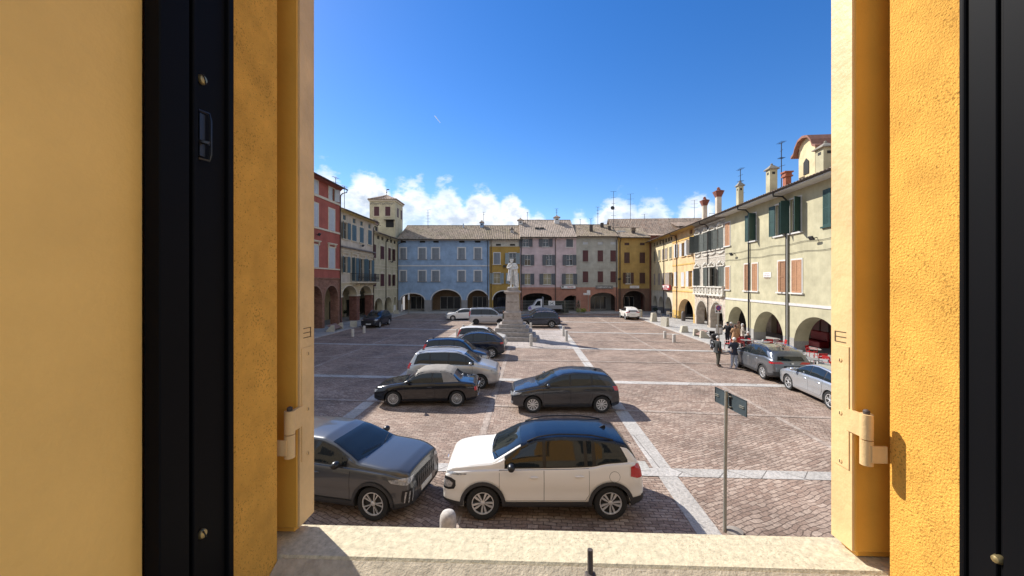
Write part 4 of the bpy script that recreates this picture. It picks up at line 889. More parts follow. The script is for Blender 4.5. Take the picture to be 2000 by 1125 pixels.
# sill
SIL = mat('pale_sill_stone', (.60, .52, .355), .9, var=.28, vscale=70, bump=.6, bscale=160, bdist=.003, speck=.6, speck_col=(.30, .25, .16), spt=.80)
b = MB(); b.cbox(-.16, OW+.14, .004, .112, -.09, 0, .006)
si = b.build('sill', SIL, win)
MB().prism([(.0035, -.003), (-.12, -.066), (-.26, -.07), (-.26, -.14), (.0035, -.14)], .001, OW-.001, 'x').build('inner_sill', mat('rough_concrete', (.50, .42, .30), .95, var=.3, vscale=30, bump=.7, bscale=140, bdist=.004), win)
# black metal frame, stepped profile on both sides
BLK = mat('black_lacquer', (.004, .004, .005), .6, spec=.08, var=.1)
b = MB()
def prof(x, sgn, segs):
    for y0, y1, pr in segs:
        xa, xb = (x-.012, x+pr) if sgn > 0 else (x-pr, x+.012)
        b.cbox(xa, xb, y0, y1, -.15, zt, .0015)
SEG = [(-.1295, -.1175, .004), (-.188, -.130, -.002), (-.193, -.1885, .004), (-.203, -.1935, .009), (-.2105, -.2035, .003), (-.257, -.211, .011)]
prof(0, 1, SEG)
prof(OW, -1, [(-.125, -.1175, .003), (-.129, -.1255, .006), (-.168, -.1295, .002), (-.171, -.1685, .008), (-.178, -.1715, .004), (-.270, -.1785, .009)])
b.box(-.01, OW+.01, -.27, -.118, zt-.02, zt+.05); b.box(-.01, OW+.01, -.27, -.135, -.2, -.03+.0)
fr = b.build('frame', BLK, win)
STL = mat('dull_steel', (.22, .20, .17), .4, metal=.8); BRS = mat('worn_brass', (.42, .33, .16), .4, metal=.8)
def wz(py, Y): return HC+(HY-py)/FPX*Y-WZ
b = MB()
zc0, zc1 = wz(305, .575), wz(210, .575)
b.tube([(.001, -.186, zc0), (.006, -.172, zc0), (.007, -.170, zc0+.01), (.007, -.170, zc1-.01), (.006, -.172, zc1), (.001, -.186, zc1)], .0022, 5)
b.box(-.001, .0035, -.186, -.176, zc0+.004, zc1-.004); b.tube([(.0, -.184, (zc0+zc1)/2-.01), (.012, -.178, (zc0+zc1)/2-.012)], .0035, 6)
b.build('latch_plate', mat('dark_latch_steel', (.05, .05, .055), .3, metal=.7), win, smooth=True)
for py in (148, 1052):
    b = MB(); m_ = Matrix.Translation((-.001, -.178, wz(py, .58))) @ Matrix.Rotation(R(90), 4, 'Y'); b.lathe([(.0075, 0), (.0075, .002), (.006, .0045), (.002, .0055)], 14, m_)
    s_ = b.build('screw', BRS, win, smooth=True); m2 = m_ @ Matrix.Rotation(R(25), 4, 'Z'); MB().box(-.007, .007, -.0008, .0008, .0045, .0062, m2).build('slot', DARK, s_)
b = MB(); m_ = Matrix.Translation((OW+.0, -.172, wz(1085, .56))) @ Matrix.Rotation(R(-90), 4, 'Y'); b.lathe([(.007, 0), (.007, .006), (.005, .012), (.001, .014)], 12, m_); b.build('screw', BRS, win, smooth=True)
# iron stay on the inner sill
b = MB(); X_ = .637
m_ = Matrix.Translation((X_-.012, -.045, -.03)); b.cbox(-.010, .010, -.010, .012, 0, .048, .002, m_); b.tube([tuple(m_ @ Vector(p)) for p in ((0, 0, .01), (0, .006, .04), (.0, .008, .090))], .0052, 8); b.cbox(-.004, .03, -.018, -.012, 0, .004, .001, m_)
b.build('iron_stay', mat('rusty_iron', (.10, .08, .07), .7, var=.4, vscale=60, metal=.4), win, smooth=True, angle=35)
# open shutters, folded back against the outside wall
SHP = mat('yellow_shutter_paint', (.74, .38, .055), .55, var=.1, vscale=5, bump=.08, bscale=60)
SHE = mat('cream_shutter_paint', (.74, .50, .235), .55, var=.16, vscale=9, bump=.12, bscale=50, stain=.25)
def shutter(side):
    lab = ('left yellow wooden shutter with shaded cream edge, folded back outside the window', 'right yellow wooden shutter with sunlit cream edge, folded back outside the window')[side]
    sg = 1 if side == 0 else -1
    ox = .007 if side == 0 else 1.165        # inner vertical edge (towards the opening)
    y0, y1 = (.058, .118) if side == 0 else (.036, .092)
    t = thing('window_shutter', lab, 'shutter', (-.477, .769, WZ), R(-2.15))
    zb = .008 if side == 0 else .002
    b = MB(); x1 = ox-sg*.56
    b.cbox(min(ox, x1), max(ox, x1), y0, y1, zb+.014, 2.2, .003)
    b.cbox(min(ox, x1)+.01, max(ox, x1)-.01, y0+.008, y1-.008, zb, zb+.02, .003)
    body = b.build('shutter_leaf', SHP, t)
    e = MB(); xx = (ox-.001, ox+.0035) if side == 0 else (ox-.0035, ox+.001); e.box(xx[0], xx[1], y0+.002, y1-.002, zb+.016, 2.19); e.build('leaf_edge', SHE, t)
    # hinge: plate let into the edge, strap, knuckle, pin, wall strap
    Yc = .769+y0; zk = wz(822, .81 if side == 0 else .77)
    xf = xx[1] if side == 0 else xx[0]
    q = MB(); q.box(min(xf, xf+sg*.0018), max(xf, xf+sg*.0018), y0+.008, y1-.012, zk-.10, zk+.15)
    q.box(min(xf-sg*.004, xf+sg*.003), max(xf-sg*.004, xf+sg*.003), y0-.026, y0+.012, zk-.02, zk+.024)
    kx, ky = xf-sg*.002, y0-.030
    if side == 1: kx, ky = xf-sg*.004, y0-.026
    q.tube([(kx, ky, zk-.022), (kx, ky, zk+.026)], .0105, 14)
    o = q.build('hinge', SHE, t, smooth=True, angle=35)
    q = MB(); q.tube([(kx, ky, zk-.072), (kx, ky, zk-.024)], .0105, 14); q.box(min(kx, kx-sg*.028), max(kx, kx-sg*.028), ky-.0125, ky-.0085, zk-.064, zk-.032); q.build('hinge_pintle', SHE, t, smooth=True, angle=35)
    q = MB(); q.tube([(kx, ky, zk+.026), (kx, ky, zk+.030)], .0055, 10); q.ball((kx, ky, zk+.031), .0058, 8, 6, (1, 1, .7)); q.build('hinge_pin', mat('rusty_iron', (.10, .08, .07), .7), t, smooth=True)
    for dz in (-.09, .01, .135 if side == 0 else .12):
        m_ = Matrix.Translation((xf+sg*.0018, (y0+y1)/2+.0, zk+dz)) @ Matrix.Rotation(R(90*sg), 4, 'Y'); q = MB(); q.lathe([(.0045, 0), (.0045, .0012), (.002, .0018)], 10, m_)
        s_ = q.build('screw', SHE, t, smooth=True); MB().box(-.003, .003, -.0007, .0007, .0014, .0022, m_).build('slot', DARK, s_)
    q = MB(); zl = wz(652, .83)
    for k in range(3): q.box(min(xf, xf+sg*.0008), max(xf, xf+sg*.0008), y0+.016, y0+.044, zl-.012+.0105*k, zl-.0105+.0105*k)
    q.box(min(xf, xf+sg*.0008), max(xf, xf+sg*.0008), y0+.042, y0+.0445, zl-.012, zl+.0105)
    q.build('mortise_mark', mat('dark_scratch', (.09, .06, .03), .9), t)
shutter(0); shutter(1)
# room behind the camera
b = MB()
b.box(-3.2, 4.2, -4.2, -.462, -1.32, -1.28)
rm = struct('floor', b, mat('room_white', (.7, .68, .62), .9)); rm.location = (-.477, .769, WZ); rm.rotation_euler = (0, 0, R(-2.15))
# ---------------------------------------------------------------- vehicles
import numpy as np
def paint(name, c, metal=.0, rough=.28): return mat('paint_'+name, c, rough, metal=metal, coat=.7, spec=.5)
CGL = mat('car_glass', (.012, .016, .018), .03, spec=.55)
TRIM = mat('black_car_trim', (.012, .012, .013), .35); CLAD = mat('grey_cladding', (.035, .035, .037), .65); TYRE = mat('tyre_rubber', (.018, .018, .018), .85)
CHR = mat('chrome', (.7, .7, .7), .15, metal=1.0); ALLOY = mat('alloy', (.62, .62, .62), .3, metal=.35, coat=.5); RIMD = mat('rim_dark', (.02, .02, .022), .4)
LREDM = mat('red_lamp', (.45, .012, .015), .12, coat=.8); LAMP = mat('lamp_glass', (.42, .42, .42), .15, metal=.2, coat=.6, var=.5, vscale=25); PLATE = mat('number_plate', (.62, .62, .6), .4); AMB = mat('amber_lamp', (.6, .2, .02), .2)
SEAM = mat('panel_gap', (.004, .004, .004), .8)
WHEELS = {}
def wheel_meshes(Rr, rim, n, style, m):
    k = (round(Rr, 3), round(rim, 3), n, style, m.name)
    if k in WHEELS: return WHEELS[k]
    w = .105; sw = Matrix.Rotation(R(-90), 4, 'X')   # lathe axis z -> +y
    b = MB(); b.lathe([(rim*.98, -w), (Rr*.96, -w*.98), (Rr, -w*.75), (Rr, w*.72), (Rr*.975, w*.95), (Rr*.93, w), (rim*1.08, w*.97), (rim*1.0, w*.86), (rim*.97, w*.5)], 40, sw)
    ty = b.mesh('tyre', TYRE, True, 50)
    b = MB(); b.lathe([(rim*.99, w*.9), (rim*1.0, w*.8), (rim*.93, w*.78), (rim*.91, w*.3), (rim*.2, w*.15), (.01, w*.15)], 40, sw, caps=2); dk = b.mesh('barrel', RIMD, True, 40)
    b = MB(); y0, y1 = w*.45, w*.74
    b.lathe([(rim*.9, w*.7), (rim*.93, w*.9), (rim*1.0, w*.91), (rim*1.0, w*.8)], 40, sw, caps=0)
    for i in range(n):
        a = 2*pi*i/n+pi/2; mm = Matrix.Rotation(a, 4, 'Y')
        if style == 'twin':
            for s in (-1, 1): b.prism([(.05, s*.012), (rim*.95, s*rim*.24), (rim*.95, s*rim*.13), (.07, s*.002)], y0, y1, 'y', mm)
        elif style == 'wide':
            for s in (-1, 1): b.prism([(rim*.22, s*rim*.02), (rim*.22, s*rim*.10), (rim*.58, s*rim*.22), (rim*.95, s*rim*.29), (rim*.95, s*rim*.10), (rim*.55, s*rim*.055)], y0, y1, 'y', mm)
        elif style == 'fan':
            b.prism([(rim*.16, -.008), (rim*.62, -rim*.13), (rim*.95, -rim*.05), (rim*.95, rim*.14), (rim*.5, rim*.08), (rim*.16, .01)], y0, y1, 'y', mm)
        elif style == 'mesh':
            for s in (-1, 1): b.prism([(.05, 0), (rim*.93, s*rim*.17), (rim*.93, s*rim*.12), (.06, -s*.012)], y0, y1, 'y', mm)
        else: b.prism([(.04, -.02), (rim*.95, -.028), (rim*.95, .028), (.04, .02)], y0, y1, 'y', mm)
    b.lathe([(rim*.22, y0), (rim*.22, y1), (rim*.15, y1+.008), (.01, y1+.01)], 16, sw)
    al = b.mesh('rim', m, False)
    WHEELS[k] = (ty, dk, al); return WHEELS[k]
def smooth(a, k):
    if k < 1: return a
    ker = np.ones(2*k+1)/(2*k+1); return np.convolve(np.pad(a, k, mode='edge'), ker, mode='valid')
def build_car(c, loc, heading, label, cat='car', group=None, detail=2, name='parked_car'):
    """c: dict L,W,WB,fo(front overhang),R, top:[(x,z)] silhouette, belt:[(x,z)], front at +x, origin mid-wheelbase"""
    t = thing(name, label, cat, loc, heading, group)
    L, W, WB, Rr = c['L'], c['W'], c['WB'], c.get('R', .32); xf = WB/2+c['fo']; xb = xf-L; hw = W/2; rim = c.get('rim', Rr*.66)
    top = sorted((xf-p[0], p[1]) for p in c['top']); belt = sorted((xf-p[0], p[1]) for p in c['belt'])
    dx = .02 if detail > 1 else .045; Ra = Rr+c.get('gap', .055)
    xs = set(np.arange(xb, xf+1e-6, dx).round(4)); xs |= {xb, xf, xb+.004, xf-.004, xb+.012, xf-.012}
    for xw in (WB/2, -WB/2):
        for k in range(0, 19): xs.add(round(xw+Ra*cos(pi*k/18), 4))
    xs = np.array(sorted(xs)); dense = np.arange(xb-.3, xf+.3, .01)
    zt_d = smooth(np.interp(dense, [p[0] for p in top], [p[1] for p in top]), 4); zb_d = smooth(np.interp(dense, [p[0] for p in belt], [p[1] for p in belt]), 6)
    ZT = lambda x: float(np.interp(x, dense, zt_d)); ZB = lambda x: min(float(np.interp(x, dense, zb_d)), ZT(x)-.02)
    low = c.get('low', .2); tum = c.get('tum', .40)
    def plan(x):
        f = (x-(xf-.75))/.75; r = (xb+.55-x)/.55
        k = 1.0
        if f > 0: k -= c.get('fr', .17)*f**2.6
        if r > 0: k -= c.get('rr', .11)*r**2.6
        return hw*k
    def ends(x):       # rounding of the very nose and tail
        e = min(xf-x, x-xb); q = .09
        return sqrt(max(0, 1-(1-min(1, max(e, 0)/q))**2))
    def section(x):
        w = plan(x); zt, zb = ZT(x), ZB(x); g = max(zt-zb, .02); e = ends(x)
        yr = w-.075-tum*g; q = min(1, g/.25); l = low+(.08*max(0, (x-(xf-.5))/.5)**2 if x > xf-.5 else 0)+(.12*max(0, (xb+.45-x)/.45)**1.5 if x < xb+.45 else 0)
        zd = (zb-l)
        P = [(w-.14, l), (w-.035, l+.04), (w-.008, l+zd*.22), (w-.012, l+zd*.42), (w, l+zd*.62), (w-.008, l+zd*.80), (w-.035, zb-.025), (w-.07, zb+.008*q)]
        P += [(w-.072-(g*tum)*.3+.010*q, zb+g*.30), (yr+tum*g*.30+.014*q, zb+g*.62), (yr+.012*q, zt-min(.075, g*.5)), (yr-.035, zt-min(.03, g*.22)), (yr-.13, zt-min(.012, g*.08)), (yr*.45, zt+.004), (0, zt+.008)]
        zc = (l+zt)/2*.9; ke = .86+.14*e; kz = .80+.20*e
        P = [(y*ke, zc+(z-zc)*kz) for y, z in P]
        # resample smoothly
        out = []
        sub = 3 if detail > 1 else 1
        for i in range(len(P)-1):
            p0, p1, p2, p3 = P[max(i-1, 0)], P[i], P[i+1], P[min(i+2, len(P)-1)]
            for k in range(sub):
                s = k/sub
                out.append(tuple(.5*((2*p1[d])+(-p0[d]+p2[d])*s+(2*p0[d]-5*p1[d]+4*p2[d]-p3[d])*s*s+(-p0[d]+3*p1[d]-3*p2[d]+p3[d])*s**3) for d in (0, 1)))
        out.append(P[-1])
        for xw in (WB/2, -WB/2):
            d = abs(x-xw)
            if d < Ra: za = Rr+sqrt(Ra*Ra-d*d); out = [(y, max(z, min(za, zt))) for y, z in out]
        return out
    vs = []; fs = []; n = None
    for x in xs:
        h = section(float(x)); ring = [(float(x), y, z) for y, z in h]+[(float(x), -y, z) for y, z in h[-2::-1]]; n = len(ring); vs += ring
    rfs = []; sb_ = 3 if detail > 1 else 1; kr_ = 9*sb_+(2 if sb_ == 3 else 0)
    for i in range(len(xs)-1):
        isr = c.get('roofpaint') and xf-c['roof'][1] < (xs[i]+xs[i+1])/2 < xf-c['roof'][0]
        for k in range(n-1): a = i*n+k; (rfs if isr and kr_ <= k < n-1-kr_ else fs).append((a, a+1, a+n+1, a+n))
    for e in (0, (len(xs)-1)*n):
        for k in range(n//2): fs.append((e+k, e+k+1, e+n-2-k, e+n-1-k))
    b = MB(); b.add(vs, fs); bvh = BVHTree.FromPolygons([Vector(v) for v in vs], fs+rfs)
    if rfs: rb = MB(); rb.add(vs, rfs); rb.build('roof', c['roofpaint'], t, smooth=True, angle=38)
    body = b.build('body', c['paint'], t, smooth=True, angle=38)
    def decal(nm, pts, az, off, m, parent=None, grid=.05, mirror=False, thick=0, el=0, flat=False):
        az_ = R(az); d = Vector((cos(az_)*cos(R(el)), sin(az_)*cos(R(el)), sin(R(el)))); u = Vector((-sin(az_), cos(az_), 0)); v = d.cross(u)
        bm = bmesh.new(); P = [(Vector(p).dot(u), Vector(p).dot(v)) for p in pts]
        bv = [bm.verts.new((a, b_, 0)) for a, b_ in P]; bm.faces.new(bv); bmesh.ops.triangulate(bm, faces=bm.faces[:])
        for ax in (0, 1):
            lo, hi = min(p[ax] for p in P), max(p[ax] for p in P); g = math.floor(lo/grid)*grid+grid
            while g < hi:
                co = [0, 0, 0]; co[ax] = g; no = [0, 0, 0]; no[ax] = 1
                bmesh.ops.bisect_plane(bm, geom=bm.verts[:]+bm.edges[:]+bm.faces[:], plane_co=co, plane_no=no, dist=1e-5); g += grid
        for vv in bm.verts:
            o = u*vv.co.x+v*vv.co.y+d*6; h, nn, _, _ = bvh.ray_cast(o, -d)
            if h is None: h, nn, _, _ = bvh.find_nearest(u*vv.co.x+v*vv.co.y+d*hw)
            if nn.dot(d) < 0: nn = -nn
            vv.co = h+(d if flat else nn)*off
        bmesh.ops.recalc_face_normals(bm, faces=bm.faces[:])
        if bm.faces and sum((f.normal for f in bm.faces), Vector()).dot(d) < 0: bmesh.ops.reverse_faces(bm, faces=bm.faces[:])
        for f in bm.faces: f.smooth = True
        me = bpy.data.meshes.new(nm); bm.to_mesh(me); bm.free(); me.materials.append(m); o = obj(nm, me, parent or t)
        if mirror:
            m2 = me.copy(); m2.transform(Matrix.Scale(-1, 4, (0, 1, 0))); m2.flip_normals(); return o, obj(nm, m2, parent or t)
        return o
    # side glass: dark surround, then panes between the pillars
    x_a, x_c = xf-c['dlo'][0], xf-c['dlo'][1]
    ub = c.get('dlo_up', .085)
    sx = [x_c+(x_a-x_c)*k/28 for k in range(29)]
    def dlo(x0, x1, gr, slant=0):
        lo, hi = [], []
        for k in range(25):
            x = x0+(x1-x0)*k/24; zb = ZB(x)+.035-gr; zt = ZT(x)-ub+gr*(c.get('trimup', 1) if gr and 'roof' in c and x < xf-c['roof'][0]-.1 else 1)
            if x < xf-c['dlo'][1]+c.get('rslope', .35): zt = min(zt, zb+(x-x_c+gr)/max(c.get('rslope', .35), .05)*(ZT(x_c+c.get('rslope', .35))-ub-ZB(x_c))+.02+gr)
            if zt-zb > .015: lo.append((x, hw, zb)); hi.append((x, hw, zt))
        return lo+hi[::-1]
    if c.get('bodytrim', True):
        p = dlo(x_c-.02, x_a+.02, .022)
        if len(p) > 4: decal('window_trim', p, 90, .003, TRIM, mirror=True)
    cuts = [x_a]+[xf-q for q in c['pillars']]+[x_c]
    for i in range(len(cuts)-1):
        hi_, lo_ = cuts[i]-(0 if i == 0 else .035), cuts[i+1]+(0 if i == len(cuts)-2 else .035)
        p = dlo(lo_, hi_, 0)
        if len(p) > 5: decal('side_window', p, 90, .008, CGL, mirror=True)
    def half(x, k=.0):
        s = section(x); return s[-1-(6 if detail > 1 else 2)-0][0] if 0 else max(y for y, z in s if z > ZT(x)-.09)
    ws = c['ws']; x0, x1 = xf-ws[0], xf-ws[1]     # cowl, header
    yc = half(x0)-.10 if ZT(x0)-ZB(x0) > .1 else plan(x0)-.17; yh = half(x1)-.06
    yc = min(yc, plan(x0)-.15)
    pts = [(x0-.03, -yc, 0), (x0+.03, -yc*.5, 0), (x0+.045, 0, 0), (x0+.03, yc*.5, 0), (x0-.03, yc, 0), (x1, yh, 0), (x1+.03, yh*.5, 0), (x1+.035, 0, 0), (x1+.03, -yh*.5, 0), (x1, -yh, 0)]
    def top_decal(nm, pts, off, m, grid=.06):
        return decal(nm, pts, 0, off, m, el=89.9, grid=grid)
    top_decal('windscreen', pts, .006, CGL)
    if detail > 1:
        wb = MB()
        for s in (-1, 1): wb.tube([(x0+.02, s*.08+.2, ZT(x0)+.03), (x0-.06, s*.08+.45*s+.05, ZT(x0-.06)+.045)], .008, 5)
        wb.build('wiper', TRIM, t)
    rw = c['rw']     # rear window (y half low, z low, y half high, z high)
    decal('rear_window', [(xb, -rw[0], rw[1]), (xb, rw[0], rw[1]), (xb, rw[2], rw[3]), (xb, -rw[2], rw[3])], 180, .006, CGL, el=c.get('rwel', 20))
    # lights
    zl = c['lamp']    # headlight 3-D polygon (left side), azimuth, elevation
    if zl: decal('headlight', [(xf-a, b_, z) for a, b_, z in zl[0]], zl[1], .008, LAMP, mirror=True, grid=.04)
    if c.get('fog'): decal('fog_lamp', [(xf-a, b_, z) for a, b_, z in c['fog'][0]], c['fog'][1], .008, c.get('fogm', TRIM), mirror=True, grid=.04)
    tl = c['tail']; decal('tail_light', [(xb+a, b_, z) for a, b_, z in tl[0]], tl[1], .01, LREDM, mirror=True, grid=.04)
    g = c.get('grille'); 
    if g: decal('grille', [(xf, -g[0], g[1]), (xf, g[0], g[1]), (xf, g[2], g[3]), (xf, -g[2], g[3])], 0, .006, TRIM)
    li = c.get('intake')
    if li: decal('air_intake', [(xf, -li[0], li[1]), (xf, li[0], li[1]), (xf, li[2], li[3]), (xf, -li[2], li[3])], 0, .005, TRIM)
    pb = MB(); pb.box(xf-.01, xf+.012, -.26, .26, .40, .51); pb.build('number_plate', PLATE, t)
    pz = c.get('rplate', .62); pb = MB(); pb.box(xb-.012, xb+.02, -.26, .26, pz, pz+.11); npl = pb.build('number_plate', PLATE, t)
    if detail > 1 or c.get('platemarks'):
        q = MB()
        for k in range(7): q.box(xb-.014, xb-.011, -.2+.058*k, -.17+.058*k, pz+.02, pz+.085)
        q.build('plate_lettering', BLKT, npl)
    if c.get('bumper'):    # rear lower black bumper
        z0, z1 = c['bumper']; decal('rear_bumper', [(xb, -hw*.9, low+.1), (xb, hw*.9, low+.1), (xb, hw*.92, z1), (xb, -hw*.92, z1)], 180, .008, CLAD)
    # sills and arch cladding
    if c.get('clad'):
        cw = c['clad']; zs = low+.16
        decal('sill_cladding', [(-WB/2+Ra*.9, hw, low+.0), (WB/2-Ra*.9, hw, low+.0), (WB/2-Ra*.95, hw, zs), (-WB/2+Ra*.95, hw, zs)], 90, .02, CLAD, mirror=True, flat=True)
        for xw in (WB/2, -WB/2):
            A = [pi*(-.02+1.04*k/18) for k in range(19)]
            P = [(xw+(Ra+cw)*cos(a), hw, Rr+(Ra+cw)*sin(a)) for a in A]+[(xw+(Ra-.004)*cos(a), hw, Rr+(Ra-.004)*sin(a)) for a in A[::-1]]
            P = [(x, y, max(z, low+.02)) for x, y, z in P]
            decal('arch_cladding', P, 90, .03, CLAD, mirror=True, grid=.05, flat=True)
        e0 = low+.0
        decal('front_skirt', [(xf-.40, hw*.98, e0), (xf-.02, hw*.55, e0+.05), (xf-.01, hw*.55, e0+.19), (xf-.12, hw*.85, e0+.17), (xf-.42, hw*.98, e0+.14)], 55, .010, CLAD, mirror=True)
        decal('rear_skirt', [(xb+.40, hw*.98, e0+.02), (xb+.02, hw*.55, e0+.08), (xb+.01, hw*.55, e0+.26), (xb+.12, hw*.88, e0+.26), (xb+.42, hw*.98, e0+.22)], 125, .010, CLAD, mirror=True)
    # doors with shut lines
    for i, (d0, d1) in enumerate(c['doors']):
        xA, xB = xf-d0, xf-d1
        def dp(gr):
            lo_z = low+.18-gr; P = []
            A, B_ = xA+gr, xB-gr; bot = []
            for k in range(13):
                x = B_+(A-B_)*k/12; z = lo_z
                dd = abs(x+WB/2); rr_ = Ra+.09-gr
                if dd < rr_: z = max(z, Rr+sqrt(rr_*rr_-dd*dd))
                bot.append((x, hw, z))
            tp = [(B_+(A-B_)*k/8, hw, ZB(B_+(A-B_)*k/8)-.012+gr) for k in range(9)]
            return bot+tp[::-1]
        if detail > 1: decal('door_seam', dp(.007), 90, .0015, SEAM, mirror=True)
        dL, dR = decal('door', dp(0), 90, .0045, c['paint'], mirror=True)
        for s, dd in ((1, dL), (-1, dR)):
            hx = xB+.2; hz = ZB(hx)-.14; yy = bvh.ray_cast(Vector((hx, s*3, hz)), Vector((0, -s, 0)))[0]; yy = yy.y if yy else s*hw
            if detail > 0: MB().ball((hx, yy+s*.016, hz), .1, 8, 6, (1, .2, .22)).build('handle', c.get('handle', c['paint']), dd, smooth=True)
    # mirrors
    mx = x_a-.12 if 'mx' not in c else xf-c['mx']
    for s in (1, -1):
        b = MB(); zc = ZB(mx)+.11; yb = plan(mx)+.06; b.ball((mx, s*(yb+.04), zc), .105, 12, 8, (.75, 1.05, .72)); b.tube([(mx+.0, s*(yb-.14), zc-.08), (mx, s*yb, zc-.04)], .03, 6)
        b.build('wing_mirror', c.get('mirror', c['paint']), t, smooth=True)
    # underbody and wheel wells
    b = MB(); b.box(xb+.35, xf-.35, -(hw-.36), hw-.36, low-.02, .62); b.box(-WB/2+Ra, WB/2-Ra, -(hw-.13), hw-.13, low-.01, .5)
    for s in (1, -1):
        for xw in (WB/2, -WB/2):
            yo, yi = s*(hw-.02), s*(hw-.37); nn = 14
            for k in range(nn):
                a0, a1 = pi*k/nn-.15*(1-2*k/nn), pi*(k+1)/nn-.15*(1-2*(k+1)/nn); r_ = Ra+.006
                p = [(xw+r_*cos(a), Rr+r_*sin(a)) for a in (a0, a1)]
                yo_ = s*(min(plan(p[0][0]), plan(p[1][0]))-.035)
                b.quad((p[0][0], yo_, p[0][1]), (p[1][0], yo_, p[1][1]), (p[1][0], yi, p[1][1]), (p[0][0], yi, p[0][1]))
            b.box(xw-Ra, xw+Ra, min(yi, yi-s*.01), max(yi, yi-s*.01), .16, Rr+Ra)
    b.build('underbody', DARK, t)
    ty, dk, al = wheel_meshes(Rr, rim, c.get('spokes', 5), c.get('style', 'twin'), c.get('alloy', ALLOY))
    for s in (1, -1):
        for xw in (WB/2, -WB/2):
            w_ = obj('wheel', None, t, (xw, s*(plan(xw)-.125), Rr), pi if s < 0 else 0)
            w_.rotation_euler = (0, c.get('wr', .3)*(1 if xw > 0 else 2.1), pi if s < 0 else 0)
            for me, nm in ((ty, 'tyre'), (dk, 'barrel'), (al, 'rim')): obj(nm, me, w_)
    if c.get('rails'):
        r0, r1 = xf-c['rails'][0], xf-c['rails'][1]
        for s in (1, -1):
            pts = []
            for k in range(9):
                x = r0+(r1-r0)*k/8; lift = .045*min(1, 4*min(k/8, 1-k/8)+.05); pts.append((x, s*(half(x)-.055), ZT(x)-.012+lift))
            MB().tube(pts, .017, 6).build('roof_rail', c.get('railm', TRIM), t, smooth=True)
    if c.get('aerial', 1):
        xx = x_c+.25 if 'ax' not in c else xf-c['ax']
        MB().prism([(xx-.09, ZT(xx)-.01), (xx+.09, ZT(xx)-.01), (xx-.05, ZT(xx)+.06), (xx-.08, ZT(xx)+.055)], -.015, .015, 'y').build('roof_aerial', TRIM, t)
    if c.get('extra'): c['extra'](t, dict(xf=xf, xb=xb, hw=hw, ZT=ZT, ZB=ZB, decal=decal, bvh=bvh, plan=plan, half=half))
    return t
def place(c, fpx, rpx, side, label, head=None, **k):
    "fpx/rpx: photo pixels of the tyre contacts on the visible side; side=+1 when the car's left flank is visible"
    F = G(*fpx); Rr_ = G(*rpx); d = (F-Rr_).normalized() if head is None else Vector((cos(R(head)), sin(R(head)), 0)); left = Vector((-d.y, d.x, 0))
    c_ = (F+Rr_)/2 if head is None else (F-d*c['WB']/2 if k.pop('byfront', True) else Rr_+d*c['WB']/2)
    ctr = c_-left*side*(c['W']/2-.04); ctr.z = k.pop('z', .006)
    return build_car(c, ctr, atan2(d.y, d.x), label, **k)
# --- 1 white crossover with black roof
def x_white(t, q):
    D = q['decal']; xf, hw = q['xf'], q['hw']
    D('lamp_surround', [(xf-.02, hw*.64, .66), (xf-.06, hw*.74, .61), (xf-.14, hw*.88, .60), (xf-.25, hw*.94, .63), (xf-.28, hw*.96, .70), (xf-.27, hw*.96, .80), (xf-.18, hw*.92, .84), (xf-.08, hw*.80, .85), (xf-.02, hw*.66, .82)], 48, .004, TRIM, mirror=True, grid=.04)
    D('day_light', [(xf-.10, hw*.78, .90), (xf-.34, hw*.93, .905), (xf-.50, hw*.97, .925), (xf-.50, hw*.97, .95), (xf-.30, hw*.92, .945), (xf-.08, hw*.76, .935)], 58, .006, LAMP, mirror=True, grid=.04)
    D('bonnet_trim', [(xf, -.55, .86), (xf, .55, .86), (xf, .55, .89), (xf, -.55, .89)], 0, .006, CHR)
    MB().box(xf-.004, xf+.006, -.07, .07, .885, .93).build('emblem', CHR, t)
    b = MB(); x = xf-4.02; b.tube([(xf-3.93, -.5, 1.17), (xf-4.08, .1, 1.25)], .009, 5); b.build('wiper', TRIM, t)
    fl = D('fuel_flap_seam', [(xf-3.52+.11*cos(a*pi/8), hw, .89+.11*sin(a*pi/8)) for a in range(16)], 90, .0018, SEAM); D('fuel_flap', [(xf-3.52+.104*cos(a*pi/8), hw, .89+.104*sin(a*pi/8)) for a in range(16)], 90, .0045, WHITEP)
WHITEP = paint('white', (.80, .77, .71), rough=.3)
